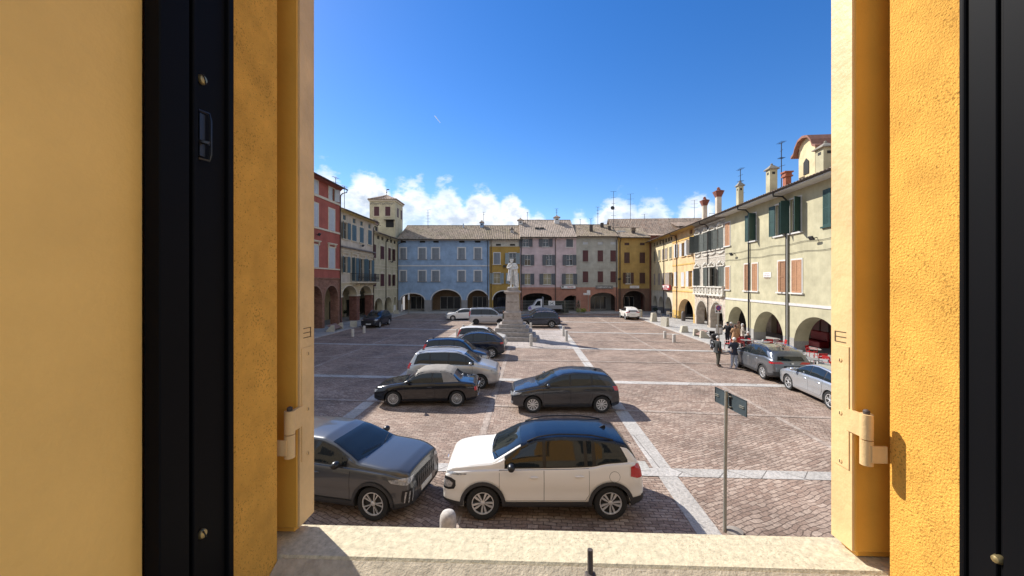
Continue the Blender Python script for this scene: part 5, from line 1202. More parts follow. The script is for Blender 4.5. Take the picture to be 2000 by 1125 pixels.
C1 = dict(L=4.155, W=1.765, WB=2.604, fo=.84, R=.338, rim=.225, paint=WHITEP, roofpaint=mat('roof_black', (.006, .010, .02), .2, coat=.25, spec=.3), roof=(1.62, 4.0), top=[(0, .55), (.03, .86), (.08, .96), (.22, 1.04), (.6, 1.10), (1.0, 1.135), (1.22, 1.25), (1.60, 1.46), (1.95, 1.565), (2.45, 1.60), (3.0, 1.59), (3.5, 1.555), (3.82, 1.49), (3.95, 1.32), (4.06, 1.08), (4.13, .85), (4.155, .55)],
    belt=[(0, .84), (.2, .94), (.5, .99), (1.0, 1.01), (1.5, 1.015), (2.6, 1.03), (3.1, 1.05), (3.35, 1.11), (3.9, 1.15), (4.155, 1.0)], dlo=(1.30, 3.78), rslope=.16, pillars=(2.10, 2.95, 3.12), ws=(1.04, 1.66), rw=(.62, 1.14, .56, 1.44), doors=((1.18, 2.08), (2.09, 3.00)), low=.235, clad=.075, tum=.36, mirror=TRIM, dlo_up=.075, trimup=2.2,
    lamp=([(.03, .64, .69), (.06, .74, .66), (.14, .80, .65), (.20, .83, .68), (.21, .84, .75), (.14, .80, .79), (.06, .74, .80), (.03, .66, .77)], 48), fogm=LAMP, grille=(.45, .50, .50, .66), intake=(.6, .30, .62, .42), tail=([(.05, .60, .95), (.03, .72, .88), (.16, .85, .86), (.32, .86, .90), (.30, .85, 1.08), (.14, .80, 1.12), (.06, .66, 1.10)], 128), bumper=(.25, .52), rails=(1.75, 3.55), style='wide', spokes=5, ax=3.45, extra=x_white, wr=.1)
place(C1, (943, 1016), (1195, 1014.5), 1, 'white crossover car with black roof, nearest car on the square', head=180)
def x_suv(t, q):
    D = q['decal']; xf, hw = q['xf'], q['hw']
    for k in range(3): D('light_claw', [(xf-.02-.06*k, hw*.72+.05*k, .40), (xf-.03-.06*k, hw*.74+.05*k, .40), (xf-.05-.06*k, hw*.69+.05*k, .62), (xf-.02-.06*k, hw*.67+.05*k, .62)], 38, .014, LAMP, mirror=True, grid=.04)
    b = MB()
    for k in range(9): b.box(xf+.004, xf+.010, -.42+.1*k, -.39+.1*k, .52, .80)
    b.build('grille_bars', mat('dark_chrome', (.12, .12, .13), .3, metal=.8), t)
C2 = dict(L=4.20, W=1.77, WB=2.605, fo=.78, R=.345, rim=.235, paint=paint('slate', (.085, .088, .092), .45, .3), top=[(0, .5), (.02, .80), (.08, .95), (.3, 1.02), (.8, 1.07), (1.15, 1.10), (1.4, 1.24), (1.75, 1.40), (2.1, 1.49), (2.6, 1.51), (3.3, 1.48), (3.85, 1.39), (4.1, 1.1), (4.15, .9), (4.2, .6)], belt=[(0, .82), (.5, .96), (1.2, 1.0), (2.5, 1.03), (3.5, 1.08), (4.3, 1.0)],
    dlo=(1.42, 3.8), pillars=(2.25, 3.15), ws=(1.18, 1.88), rw=(.58, 1.12, .5, 1.38), doors=((1.3, 2.28), (2.29, 3.2)), low=.22, clad=.06, lamp=([(.03, .52, .80), (.10, .74, .74), (.36, .87, .80), (.42, .87, .86), (.16, .76, .87), (.04, .54, .87)], 52), fog=([(.03, .62, .36), (.05, .78, .36), (.12, .84, .44), (.12, .82, .64), (.03, .64, .66)], 35), grille=(.40, .52, .44, .80), intake=(.5, .26, .55, .36), tail=([(.02, .6, .85), (.25, .86, .86), (.25, .86, 1.0), (.02, .6, 1.0)], 130), style='twin', spokes=5, extra=x_suv, mirror=TRIM, fr=.2)
place(C2, (728, 1018), (540, 1020), -1, 'slate grey crossover car beside the white one, cut by the left shutter', head=-12)
C3 = dict(L=4.05, W=1.75, WB=2.55, fo=.80, R=.31, rim=.205, paint=paint('graphite', (.03, .034, .042), .4, .25), top=[(0, .45), (.02, .68), (.10, .78), (.5, .90), (.95, .99), (1.15, 1.06), (1.55, 1.27), (1.95, 1.41), (2.4, 1.46), (3.1, 1.43), (3.6, 1.36), (3.75, 1.28), (3.93, 1.0), (4.02, .8), (4.05, .5)], belt=[(0, .7), (.5, .82), (1.0, .92), (2.0, .95), (3.2, 1.0), (4.05, .95)],
    dlo=(1.25, 3.5), pillars=(2.2, 3.0), ws=(1.0, 1.72), rw=(.58, 1.02, .5, 1.28), doors=((1.2, 2.2), (2.21, 3.0)), low=.19, lamp=([(.02, .42, .64), (.06, .66, .62), (.30, .84, .68), (.38, .86, .75), (.14, .74, .74), (.04, .46, .71)], 55), fog=([(.03, .6, .34), (.08, .75, .34), (.08, .75, .42), (.03, .6, .42)], 30), fogm=LAMP, grille=(.45, .62, .45, .68), intake=(.62, .24, .62, .38), tail=([(.02, .55, .80), (.22, .85, .84), (.26, .85, .98), (.03, .58, .98)], 132), style='fan', spokes=10, mirror=paint('graphite', (.03, .034, .042)))
place(C3, (1040, 807), (1176, 807), 1, 'graphite hatchback facing left, parked alone behind the white crossover')
def x_conv(t, q):
    xf, hw = q['xf'], q['hw']; D = q['decal']
    soft = mat('beige_soft_top', (.27, .245, .215), .9, var=.15, vscale=6, bump=.4, bscale=60)
    H = q['half']; ZT = q['ZT']
    xs_ = [xf-1.62-(3.12-1.62)*k/10 for k in range(11)]
    P = [(x, H(x)+.03, 0) for x in xs_]+[(x, -H(x)-.03, 0) for x in xs_[::-1]]; D('soft_top', P, 0, .012, soft, el=89.9, grid=.08)
    P = [(xf-2.75, hw, q['ZB'](xf-2.75)+.02), (xf-3.34, hw, q['ZB'](xf-3.3)+.02), (xf-3.1, hw, ZT(xf-3.1)-.03), (xf-2.7, hw, ZT(xf-2.7)-.02), (xf-2.62, hw, ZT(xf-2.62)-.05)]
    D('soft_top', P, 90, .010, soft, mirror=True)
    b = MB(); b.box(q['xb']-.012, q['xb']+.02, -.5, .5, .34, .36); b.build('bumper_strip', CHR, t)
BLKP = paint('black', (.008, .008, .010), .1, .16)
C4 = dict(L=4.08, W=1.70, WB=2.475, fo=.80, R=.30, rim=.20, paint=BLKP, top=[(0, .45), (.03, .66), (.12, .74), (.6, .83), (1.1, .90), (1.22, .94), (1.6, 1.22), (1.8, 1.33), (2.2, 1.38), (2.75, 1.37), (3.0, 1.28), (3.3, 1.04), (3.42, .96), (3.9, .90), (4.03, .80), (4.08, .5)], belt=[(0, .66), (.5, .76), (1.1, .86), (2.5, .90), (3.3, .93), (4.08, .86)],
    dlo=(1.28, 2.86), rslope=.22, pillars=(2.3,), ws=(1.13, 1.60), rw=(.48, 1.0, .42, 1.2), rwel=35, doors=((1.25, 2.42),), low=.18, lamp=([(.03, .42, .56), (.10, .76, .56), (.16, .78, .66), (.04, .44, .66)], 30), grille=(.38, .55, .38, .65), intake=(.6, .28, .6, .38), tail=([(.02, .5, .62), (.12, .80, .62), (.14, .80, .76), (.02, .5, .76)], 140), style='mesh', spokes=12, extra=x_conv, tum=.42, aerial=0, mirror=TRIM, dlo_up=.06)
place(C4, (767, 794.5), (893, 794), 1, 'black convertible with beige fabric roof facing left')
SILV = paint('silver', (.42, .43, .45), .75, .3)
C5 = dict(L=4.25, W=1.80, WB=2.61, fo=.86, R=.325, rim=.215, paint=paint('pearl_silver', (.50, .50, .50), .5, .3), top=[(0, .48), (.03, .76), (.12, .90), (.5, 1.03), (.9, 1.12), (1.15, 1.30), (1.5, 1.52), (1.9, 1.64), (2.5, 1.67), (3.3, 1.65), (3.85, 1.58), (4.0, 1.35), (4.15, 1.05), (4.25, .6)], belt=[(0, .8), (.5, .95), (1.1, 1.05), (2.5, 1.08), (3.6, 1.12), (4.25, 1.0)],
    dlo=(1.15, 3.85), rslope=.15, pillars=(1.5, 2.3, 3.15), ws=(.95, 1.60), rw=(.62, 1.12, .56, 1.5), doors=((1.2, 2.25), (2.26, 3.15)), low=.2, lamp=([(.06, .60, .80), (.14, .80, .76), (.34, .87, .80), (.36, .87, .88), (.16, .76, .90)], 52), fog=([(.03, .58, .62), (.07, .72, .62), (.07, .72, .70), (.03, .58, .70)], 30), fogm=LAMP, grille=(.5, .32, .5, .50), tail=([(.02, .62, .9), (.2, .86, .9), (.2, .85, 1.15), (.02, .62, 1.15)], 132), style='twin', spokes=6, rails=(1.7, 3.7), railm=CHR)
def pxh(c, nose_px, y_side_py, side, head, label, **k):
    "place by the pixel column of the nose and the ground row of the visible flank (cars seen side-on)"
    Y = FPX*HC/(y_side_py-HY); xn = (nose_px-1000)/FPX*(Y+.3); d = Vector((cos(R(head)), sin(R(head)), 0)); xf = c['WB']/2+c['fo']
    ctr = Vector((xn, Y+c['W']/2, 0))-Vector((d.x*xf, 0, 0)); ctr.z = .008
    return build_car(c, ctr, R(head), label, **k)
place(C5, (937, 760), (812, 757), -1, 'pearl silver people carrier facing right, behind the black convertible', head=-1)
NAVY = paint('navy', (.012, .018, .038), .3, .2)
SMALL = dict(L=3.65, W=1.64, WB=2.30, fo=.72, R=.29, rim=.19, top=[(0, .45), (.03, .72), (.12, .84), (.5, .93), (.8, .99), (1.0, 1.12), (1.35, 1.40), (1.7, 1.52), (2.3, 1.55), (3.0, 1.53), (3.4, 1.48), (3.5, 1.30), (3.6, .95), (3.65, .55)], belt=[(0, .75), (.5, .88), (.9, .95), (2.5, .99), (3.65, 1.0)],
    dlo=(1.02, 3.45), rslope=.12, pillars=(1.9, 2.75), ws=(.84, 1.45), rw=(.55, 1.02, .5, 1.4), doors=((1.0, 1.9), (1.91, 2.75)), low=.19, lamp=([(.05, .5, .68), (.12, .72, .66), (.3, .79, .70), (.3, .79, .8), (.08, .55, .8)], 50), grille=(.3, .5, .3, .6), intake=(.5, .26, .5, .38), tail=([(.02, .62, .85), (.12, .78, .85), (.12, .76, 1.35), (.02, .62, 1.35)], 140), style='twin', spokes=5)
def var(base, **k): d = dict(base); d.update(k); return d
pxh(var(SMALL, L=3.75, paint=NAVY, top=[(0, .45), (.03, .72), (.12, .86), (.5, .97), (.85, 1.04), (1.05, 1.2), (1.4, 1.5), (1.75, 1.62), (2.3, 1.65), (3.1, 1.62), (3.5, 1.56), (3.6, 1.35), (3.7, .95), (3.75, .55)]), 955, 723, -1, -4, 'dark navy small car facing right between the silver people carrier and the blue crossover', detail=1)
XOV = dict(L=4.25, W=1.80, WB=2.60, fo=.84, R=.335, rim=.225, top=[(0, .5), (.03, .80), (.12, .92), (.5, 1.02), (1.0, 1.09), (1.25, 1.22), (1.65, 1.45), (2.0, 1.56), (2.5, 1.60), (3.1, 1.56), (3.6, 1.45), (3.95, 1.22), (4.12, 1.0), (4.25, .6)], belt=[(0, .8), (.5, .94), (1.2, 1.0), (2.5, 1.04), (3.4, 1.12), (4.25, 1.02)],
    dlo=(1.32, 3.65), rslope=.35, pillars=(2.2, 3.05), ws=(1.05, 1.78), rw=(.58, 1.14, .5, 1.38), rwel=35, doors=((1.25, 2.22), (2.23, 3.05)), low=.22, clad=.06, lamp=([(.04, .45, .82), (.1, .7, .78), (.36, .86, .82), (.36, .86, .9), (.1, .62, .9)], 52), grille=(.5, .5, .5, .72), intake=(.55, .28, .55, .42), tail=([(.02, .45, .96), (.25, .86, .9), (.3, .86, 1.0), (.02, .5, 1.06)], 135), style='fan', spokes=8)
place(var(XOV, paint=NAVY, L=4.2, fo=.82, WB=2.56), (880, 700), (960, 700), 1, 'dark blue crossover facing left near the foot of the statue', head=180, byfront=False, detail=2)
pxh(var(SMALL, paint=WHITEP), 990, 681, -1, -3, 'small white car with red tail lamps facing right, half hidden behind the dark blue crossover', detail=1)
VAN = dict(L=4.42, W=1.80, WB=2.72, fo=.86, R=.31, rim=.19, top=[(0, .48), (.03, .80), (.12, .92), (.5, 1.05), (.85, 1.14), (1.1, 1.42), (1.5, 1.72), (1.85, 1.84), (2.4, 1.88), (3.6, 1.87), (4.2, 1.84), (4.33, 1.75), (4.40, 1.1), (4.42, .5)], belt=[(0, .8), (.5, .95), (1.0, 1.08), (2.5, 1.10), (4.42, 1.1)], dlo=(1.12, 4.2), rslope=.04, pillars=(1.9, 2.02, 2.95, 3.1), ws=(.9, 1.62), rw=(.62, 1.15, .58, 1.7), rwel=5, doors=((1.1, 2.0), (2.05, 3.1)), low=.2, tum=.22, lamp=([(.06, .55, .78), (.14, .8, .76), (.3, .86, .8), (.3, .86, .94), (.1, .6, .94)], 50), grille=(.4, .55, .4, .68), intake=(.6, .28, .6, .42), tail=([(.01, .72, .95), (.12, .86, .95), (.12, .82, 1.5), (.01, .7, 1.5)], 140), style='plain', spokes=6, alloy=RIMD, fr=.15, rr=.05, mirror=TRIM, bodytrim=True, handle=TRIM, dlo_up=.16)
def x_bars(t, q):
    b = MB()
    for xx in (1.7, 2.6, 3.6):
        x = q['xf']-xx; z = q['ZT'](x); b.tube([(x, -.68, z-.04), (x, -.66, z+.1), (x, .66, z+.1), (x, .68, z-.04)], .022, 6)
    b.build('roof_bars', TRIM, t)
pxh(var(VAN, paint=paint('van_silver', (.40, .40, .41), .5, .35), extra=x_bars), 991, 634, -1, 0, 'silver grey van with roof bars facing right behind the statue', cat='van', detail=1, name='parked_van')
HATCH = var(C3, paint=WHITEP, style='plain', spokes=7); HATCH.pop('mirror')
F = G(885, 628); build_car(HATCH, (-6.5, 49.0, .01), R(197), 'white hatchback facing left behind the silver van', detail=1)
build_car(var(C3, paint=NAVY), (-.9, 52.5, .01), R(2), 'dark hatchback mostly hidden behind the silver van and statue', detail=1)
SUV = dict(L=4.65, W=1.88, WB=2.80, fo=.86, R=.36, rim=.245, top=[(0, .55), (.03, .88), (.12, 1.0), (.5, 1.09), (1.3, 1.17), (1.5, 1.27), (1.95, 1.54), (2.3, 1.65), (2.9, 1.68), (3.7, 1.65), (4.2, 1.58), (4.35, 1.42), (4.5, 1.12), (4.65, .7)], belt=[(0, .86), (.6, 1.0), (1.4, 1.07), (3, 1.11), (4.0, 1.16), (4.65, 1.08)], dlo=(1.55, 4.2), rslope=.3, pillars=(2.45, 3.4), ws=(1.35, 2.08), rw=(.62, 1.2, .55, 1.5), doors=((1.5, 2.48), (2.49, 3.4)), low=.24, clad=.05, lamp=([(.04, .5, .84), (.12, .76, .80), (.36, .9, .84), (.36, .9, .93), (.1, .66, .94)], 50), grille=(.5, .56, .5, .84), intake=(.6, .32, .6, .48), tail=([(.02, .5, .98), (.24, .89, .96), (.26, .88, 1.1), (.02, .55, 1.1)], 135), style='twin', spokes=5, rails=(2.1, 4.0), railm=CHR)
place(var(SUV, paint=NAVY), (1020, 640), (1077.5, 640), 1, 'navy blue estate SUV facing left beside the statue, nearest of three', head=180, byfront=False, detail=1, group=None)
build_car(var(SUV, paint=paint('dark_slate', (.05, .06, .07), .4)), (2.95, 44.4, .01), R(180), 'dark slate SUV with silver rails, middle of the three right of the statue', detail=1)
build_car(var(XOV, paint=paint('dark_slate', (.05, .06, .07), .4), rails=(1.9, 3.6), railm=CHR), (3.3, 47.8, .01), R(180), 'dark crossover with white bonnet edge, farthest of the three right of the statue', detail=1)
place(var(XOV, paint=WHITEP, W=1.77, L=4.18), (1209, 619), (1221, 624), 1, 'white crossover seen from behind near the ochre house', head=88, byfront=False, detail=1)
place(var(SUV, paint=paint('midnight', (.012, .016, .028), .3), L=4.7, WB=2.86), (742, 640), (760.5, 634), 1, 'midnight blue SUV facing the camera beside the left arcades', detail=1)
def x_q(t, q):
    q['decal']('tailgate_recess', [(q['xb'], -.42, .68), (q['xb'], .42, .68), (q['xb'], .36, .84), (q['xb'], -.36, .84)], 180, .003, TRIM)
    MB().box(q['xb']-.01, q['xb']+.01, -.05, .05, .93, 1.0).build('emblem', CHR, t)
QA = dict(L=4.43, W=1.84, WB=2.665, fo=.88, R=.35, rim=.24, paint=paint('gunmetal', (.17, .18, .195), .65, .3), top=[(0, .52), (.03, .84), (.12, .95), (.5, 1.03), (1.1, 1.12), (1.35, 1.24), (1.8, 1.48), (2.15, 1.58), (2.7, 1.62), (3.4, 1.58), (3.95, 1.48), (4.1, 1.38), (4.28, 1.12), (4.40, .92), (4.43, .6)], belt=[(0, .84), (.6, .97), (1.3, 1.03), (2.8, 1.07), (3.7, 1.16), (4.43, 1.06)], dlo=(1.4, 3.9), rslope=.45, pillars=(2.35, 3.2), ws=(1.15, 1.92), rw=(.62, 1.13, .54, 1.40), rwel=30, doors=((1.35, 2.35), (2.36, 3.2)), low=.22, clad=.05, lamp=C2['lamp'], grille=(.5, .5, .5, .8), intake=(.55, .28, .55, .42), tail=([(.03, .36, .93), (.04, .5, .92), (.28, .90, .92), (.32, .89, 1.0), (.06, .5, 1.02)], 135), rplate=.69, bumper=(.25, .56), style='twin', spokes=6, rails=(1.95, 3.7), railm=CHR, extra=x_q, roofpaint=paint('roof_dark', (.03, .032, .035), .3, .15), roof=(1.95, 3.95), platemarks=True)
place(QA, (1440, 718), (1486.5, 739), 1, 'gunmetal grey SUV with front door side mirrored, parked by the cafe tables', detail=2)
SE = dict(L=4.38, W=1.80, WB=2.67, fo=.88, R=.335, rim=.235, paint=paint('light_silver', (.50, .52, .54), .7, .3), top=[(0, .48), (.03, .70), (.12, .80), (.6, .93), (1.1, 1.0), (1.3, 1.08), (1.8, 1.34), (2.15, 1.43), (2.6, 1.46), (3.2, 1.42), (3.9, 1.26), (4.15, 1.05), (4.33, .9), (4.38, .55)], belt=[(0, .74), (.6, .86), (1.2, .94), (2.8, .99), (4.38, .98)], dlo=(1.35, 3.8), rslope=.5, pillars=(2.3, 3.15), ws=(1.12, 1.95), rw=(.58, 1.05, .5, 1.25), rwel=40, doors=((1.3, 2.3), (2.31, 3.15)), low=.19, lamp=C3['lamp'], grille=(.45, .5, .45, .62), intake=(.55, .24, .55, .38), tail=([(.02, .45, .82), (.25, .86, .84), (.25, .86, .94), (.02, .5, .94)], 135), style='twin', spokes=5)
place(SE, (1543.5, 763), (1615, 797), 1, 'light silver hatchback behind the grey SUV, cut by the right shutter', head=None, detail=2)
# white light truck in front of the pink arcade
def truck():
    t = thing('parked_truck', 'white flatbed light truck with blue and white livery behind the mesh fence', 'truck', (3.9, 57.3, .0), pi)
    W = paint('truck_white', (.62, .65, .70), rough=.35)
    P = [(-.6, .45), (.75, .45), (1.35, .55), (1.5, .75), (1.45, 1.1), (1.0, 1.35), (.75, 1.4), (.25, 2.15), (-.1, 2.3), (-.6, 2.32)]
    b = MB(); b.prism([(x, z) for x, z in P], -.95, .95, 'y'); b.build('cab', W, t)
    MB().prism([(-.35, 1.35), (.55, 1.35), (.1, 2.05), (-.35, 2.08)], -.96, -.955, 'y').build('side_window', CGL, t); MB().prism([(-.35, 1.35), (.55, 1.35), (.1, 2.05), (-.35, 2.08)], .955, .96, 'y').build('side_window', CGL, t)
    b = MB(); b.box(-3.6, -.75, -1, 1, .85, 1.0); b.box(-3.6, -3.55, -1, 1, 1, 1.4); b.box(-3.6, -.75, .96, 1, 1, 1.4); b.box(-.8, -.72, -1, 1, 1, 2.6); b.build('load_bed', mat('truck_bed', (.25, .26, .28), .6), t)
    ty, dk, al = wheel_meshes(.34, .2, 6, 'plain', RIMD)
    for x in (.85, -2.4):
        for s in (1, -1):
            w_ = obj('wheel', None, t, (x, s*.85, .34)); w_.rotation_euler = (0, 0, pi if s < 0 else 0)
            for me, nm in ((ty, 'tyre'), (dk, 'barrel'), (al, 'rim')): obj(nm, me, w_)
    MB().box(-3.4, .8, -.5, .5, .35, .8).build('chassis', DARK, t)
    MB().prism([(.95, .8), (1.46, .8), (1.42, 1.1), (1.1, 1.25)], .951, .957, 'y').build('livery_patch', mat('livery_violet', (.22, .18, .45), .5), t)
truck()
# ---------------------------------------------------------------- statue
MRB = mat('weathered_marble', (.66, .64, .61), .75, var=.3, vscale=6, stain=.4, bump=.2, bscale=50); PED = mat('pedestal_stone', (.40, .335, .29), .85, var=.25, vscale=3, stain=.45, bump=.2, bscale=40)
STEPM = mat('step_stone', (.36, .32, .29), .9, var=.3, vscale=4, stain=.3, bump=.3, bscale=30)
def skin_obj(name, joints, edges, m, parent, sub=1, root=0):
    me = bpy.data.meshes.new(name); me.from_pydata([j[0] for j in joints], edges, []); me.materials.append(m)
    o = obj(name, me, parent); md = o.modifiers.new('skin', 'SKIN'); md.use_smooth_shade = True
    for i, j in enumerate(joints):
        r = j[1]; me.skin_vertices[0].data[i].radius = r if isinstance(r, tuple) else (r, r); me.skin_vertices[0].data[i].use_root = (i == root)
    s = o.modifiers.new('sub', 'SUBSURF'); s.levels = sub; s.render_levels = sub
    return o
st = thing('statue', 'white marble statue of a bearded man in long coat on stepped pedestal', 'statue', (.06, 32.85, 0), R(-2.5))
z = .0
for hw_, z0, z1 in ((2.02, 0, .36), (1.70, .36, .70), (1.42, .70, 1.02), (1.14, 1.02, 1.30)): 
    b = MB(); b.cbox(-hw_, hw_, -hw_, hw_, z0, z1, .02)
    b.build('step', STEPM, st)
def frus(b, r0, z0, r1, z1): b.add([(-r0, -r0, z0), (r0, -r0, z0), (r0, r0, z0), (-r0, r0, z0), (-r1, -r1, z1), (r1, -r1, z1), (r1, r1, z1), (-r1, r1, z1)], ((0, 1, 5, 4), (1, 2, 6, 5), (2, 3, 7, 6), (3, 0, 4, 7), (4, 5, 6, 7), (3, 2, 1, 0)))
b = MB(); frus(b, .88, 1.30, .88, 1.5); frus(b, .86, 1.5, .74, 1.66); frus(b, .72, 1.66, .72, 2.18); frus(b, .74, 2.18, .74, 2.26); frus(b, .72, 2.26, .62, 2.36); frus(b, .59, 2.36, .55, 3.85); frus(b, .60, 3.85, .70, 3.96); frus(b, .72, 3.96, .72, 4.06); frus(b, .70, 4.06, .54, 4.12); frus(b, .50, 4.12, .48, 4.34)
pd = b.build('pedestal', PED, st)
INS = mat('incised_letters', (.17, .12, .09), .9)
marks(pd, -.45, .45, 3.1, .13, -.585, INS, .09); marks(pd, -.55, .55, 1.9, .09, -.722, INS, .08)
Zs = 4.34
fig = obj('figure', None, st, (0, 0, Zs)); fig.scale = (1.0, 1.0, 1.0)
# body of the figure (2.6 m): legs, torso, bowed head, arms folded to the chest
J = [((0, 0, 1.30), (.24, .19)), ((.0, 0, 1.62), (.25, .19)), ((-.02, 0, 1.95), (.30, .2)), ((-.04, -.02, 2.14), (.17, .14)), ((-.06, -.05, 2.24), .095), ((-.08, -.10, 2.36), (.125, .145)), ((-.08, -.11, 2.50), (.125, .14)),
     ((-.30, 0, 2.05), .13), ((-.44, -.06, 1.72), .115), ((-.25, -.26, 1.72), .09), ((-.08, -.30, 1.90), .07), ((-.0, -.31, 1.96), .055),
     ((.27, 0, 2.04), .13), ((.42, -.05, 1.70), .115), ((.20, -.27, 1.62), .09), ((.05, -.32, 1.64), .07), ((-.03, -.33, 1.66), .05),
     ((-.12, 0, 1.15), .16), ((-.13, -.06, .66), .115), ((-.12, .0, .12), .08), ((-.14, -.20, .06), .065),
     ((.13, .02, 1.15), .16), ((.15, -.02, .66), .115), ((.14, .04, .12), .08), ((.18, -.16, .06), .065)]
E = [(0, 1), (1, 2), (2, 3), (3, 4), (4, 5), (5, 6), (2, 7), (7, 8), (8, 9), (9, 10), (10, 11), (2, 12), (12, 13), (13, 14), (14, 15), (15, 16), (0, 17), (17, 18), (18, 19), (19, 20), (0, 21), (21, 22), (22, 23), (23, 24)]
skin_obj('body', J, E, MRB, fig, 2)
b = MB()   # long open coat with folds, knee length on one side and trailing to the ground behind
n = 48; rows = 26; vs = []
for i in range(rows+1):
    t_ = i/rows; z_ = 2.10-1.75*t_
    for k in range(n):
        a = 2*pi*k/n; front = max(0, cos(a+pi/2)) if False else max(0, -sin(a))
        r = .20+.10*min(1, t_*5)+.15*t_**1.2; r *= 1+.055*sin(a*9+t_*2)*min(1, t_*3)+.03*sin(a*17)
        zz = z_
        if sin(a) < -.2 or cos(a) < 0: zz = 2.10-1.50*t_
        if cos(a) > .25: zz = 2.10-2.05*t_
        vs.append((r*1.12*cos(a)+.02, r*.80*sin(a)+.02-.02*front, zz))
fs = []
for i in range(rows):
    for k in range(n):
        a = 2*pi*(k+.5)/n
        if i > 8 and abs(a-3*pi/2-.05) < .22+.012*(i-8): continue
        j = (k+1) % n; fs.append((i*n+k, i*n+j, i*n+n+j, i*n+n+k))
b.add(vs, fs); ct = b.build('coat', MRB, fig, smooth=True, angle=60); sd = ct.modifiers.new('s', 'SOLIDIFY'); sd.thickness = .035
b = MB()
for k in range(14): a = pi*.15+pi*.7*k/13; b.ball((-.085+.085*cos(a+pi), -.19-.02*sin(a), 2.30-.06*sin(pi*k/13)), .042, 6, 5, (1, .8, 1.5))
b.ball((-.09, -.2, 2.22), .07, 8, 6, (1, .7, 1.6)); b.build('beard', MRB, fig, smooth=True)
b = MB(); b.ball((-.085, -.235, 2.40), .022, 6, 5, (.8, 1, 1.6)); b.ball((-.12, -.215, 2.425), .016, 6, 5); b.ball((-.045, -.215, 2.425), .016, 6, 5); b.box(-.15, -.02, -.225, -.2, 2.445, 2.462); b.build('face', MRB, fig, smooth=True)
b = MB()
for k in range(26): a = 2*pi*k/26; b.ball((-.08+.125*cos(a), -.09+.135*sin(a) if sin(a) > -.3 else -.13, 2.43+.05*sin(k*2.3)), .04, 6, 5)
b.build('hair', MRB, fig, smooth=True)
b = MB(); b.cbox(-.42, .42, -.36, .36, 0, .09, .03); b.ball((.26, .12, .25), .2, 10, 8, (1, .9, 1.3), .08); b.build('plinth', MRB, st, loc=(0, 0, Zs), smooth=True, angle=40)
b = MB(); b.tube([(-.14, -.05, .12), (-.16, -.28, .1)], [.08, .06], 8); b.tube([(.14, .0, .12), (.2, -.26, .1)], [.08, .06], 8); b.build('shoes', MRB, fig, smooth=True)

# ---------------------------------------------------------------- bollards, stone seats
BOL = mat('bollard_stone', (.52, .48, .43), .9, var=.3, vscale=14, bump=.5, bscale=90, bdist=.006)
def bollard(x, y, h, r, lab, dome=.5, grp=None, z=0):
    b = MB(); b.lathe([(r*1.04, -.02), (r, .02), (r*.97, h-r*dome), (r*.90, h-r*dome*.55), (r*.7, h-r*dome*.2), (r*.35, h-.005), (.01, h)], 24, None)
    return tag(b.build('stone_bollard', BOL, None, smooth=True, angle=50, loc=(x, y, z)), lab, 'bollard', grp)
p = G(874, 1083); bollard(-1.135, 6.72, .80, .15, 'round topped stone bollard just below the window sill in front of the white car', 1.0)
for (px, py, top, lab) in ((687.5, 657.6, 642.7, 'nearer of the two pale bollards on the shaded left side'), (710, 650.8, 636.5, 'farther of the two pale bollards on the shaded left side'), (892.5, 659.5, 642.5, 'stone bollard left of the small white car behind the parked row'), (904.5, 643, 634.5, 'stone bollard on the pale strip before the white hatchback'), (1037.5, 677, 653, 'stone bollard in front of the right corner of the statue steps'), (1037, 643.5, 630.5, 'stone bollard behind the right side of the statue steps'), (973.5, 645, 631, 'stone bollard behind the left side of the statue steps'),
                           (1101, 657.5, 637.6, 'farther of the two tall bollards on the right corner of the statue platform'), (1107, 667.5, 645.6, 'nearer of the two tall bollards on the right corner of the statue platform'), (1300, 661.3, 647, 'farther of the two short bollards beside the sunlit kerb'), (1318, 669.2, 653.2, 'nearer of the two short bollards beside the sunlit kerb')):
    q = G(px, py); h = (py-top)/FPX*q.y; bollard(q.x, q.y+.15, min(h, 1.15), .135 if px > 1110 or px < 800 else .115, lab, .35)
WST = mat('seat_stone', (.50, .46, .37), .85, var=.2, vscale=6, bump=.2, bscale=40)
def wedge(px, py, w, d, h, rz, lab, rev=False):
    q = G(px, py); b = MB(); b.prism([(-w/2, 0), (w/2, 0), (w*.32, h), (-w*.32, h)], -d/2, d/2, 'y'); return tag(b.build('stone_block', WST, loc=(q.x, q.y+d/2, .045), rz=R(rz)), lab, 'stone block')
wedge(1278, 629, .75, .45, 1.05, 8, 'tall squared stone block on the far sidewalk at the edge of the shade'); wedge(1251, 620, .7, .5, 1.0, 60, 'leaning stone block nearest the white crossover by the ochre house')
wedge(1301.5, 639, .45, .8, 1.0, 25, 'slanted stone block on the sidewalk before the cream yellow house'); wedge(1338, 650.5, .72, .45, .62, 0, 'low trapezoid stone block on the sunlit sidewalk')
wedge(688, 639.5, .5, .7, .62, -70, 'tilted pale stone block on the left sidewalk behind two bollards'); wedge(773, 613.5, .8, .5, .5, 0, 'small stone block at the far end of the left sidewalk')
def bench(px0, py0, px1, py1, lab):
    A, B = G(px0, py0), G(px1, py1); d = (B-A); L_ = d.length; t = thing('stone_bench', lab, 'bench', (A.x, A.y, .045), atan2(d.y, d.x))
    for x in (0.1, L_-.1):
        b = MB(); b.prism([(0, 0), (.75, 0), (.75, .12), (.3, .62), (.05, .62)], x-.12, x+.12, 'x'); b.build('end_block', WST, t)
    b = MB(); m = Matrix.Translation((0, .1, .18)) @ Matrix.Rotation(R(32), 4, 'X'); b.box(.22, L_-.22, 0, .75, -.03, .03, m); b.build('backrest', mat('bench_brick', (.25, .16, .13), .85, var=.2), t)
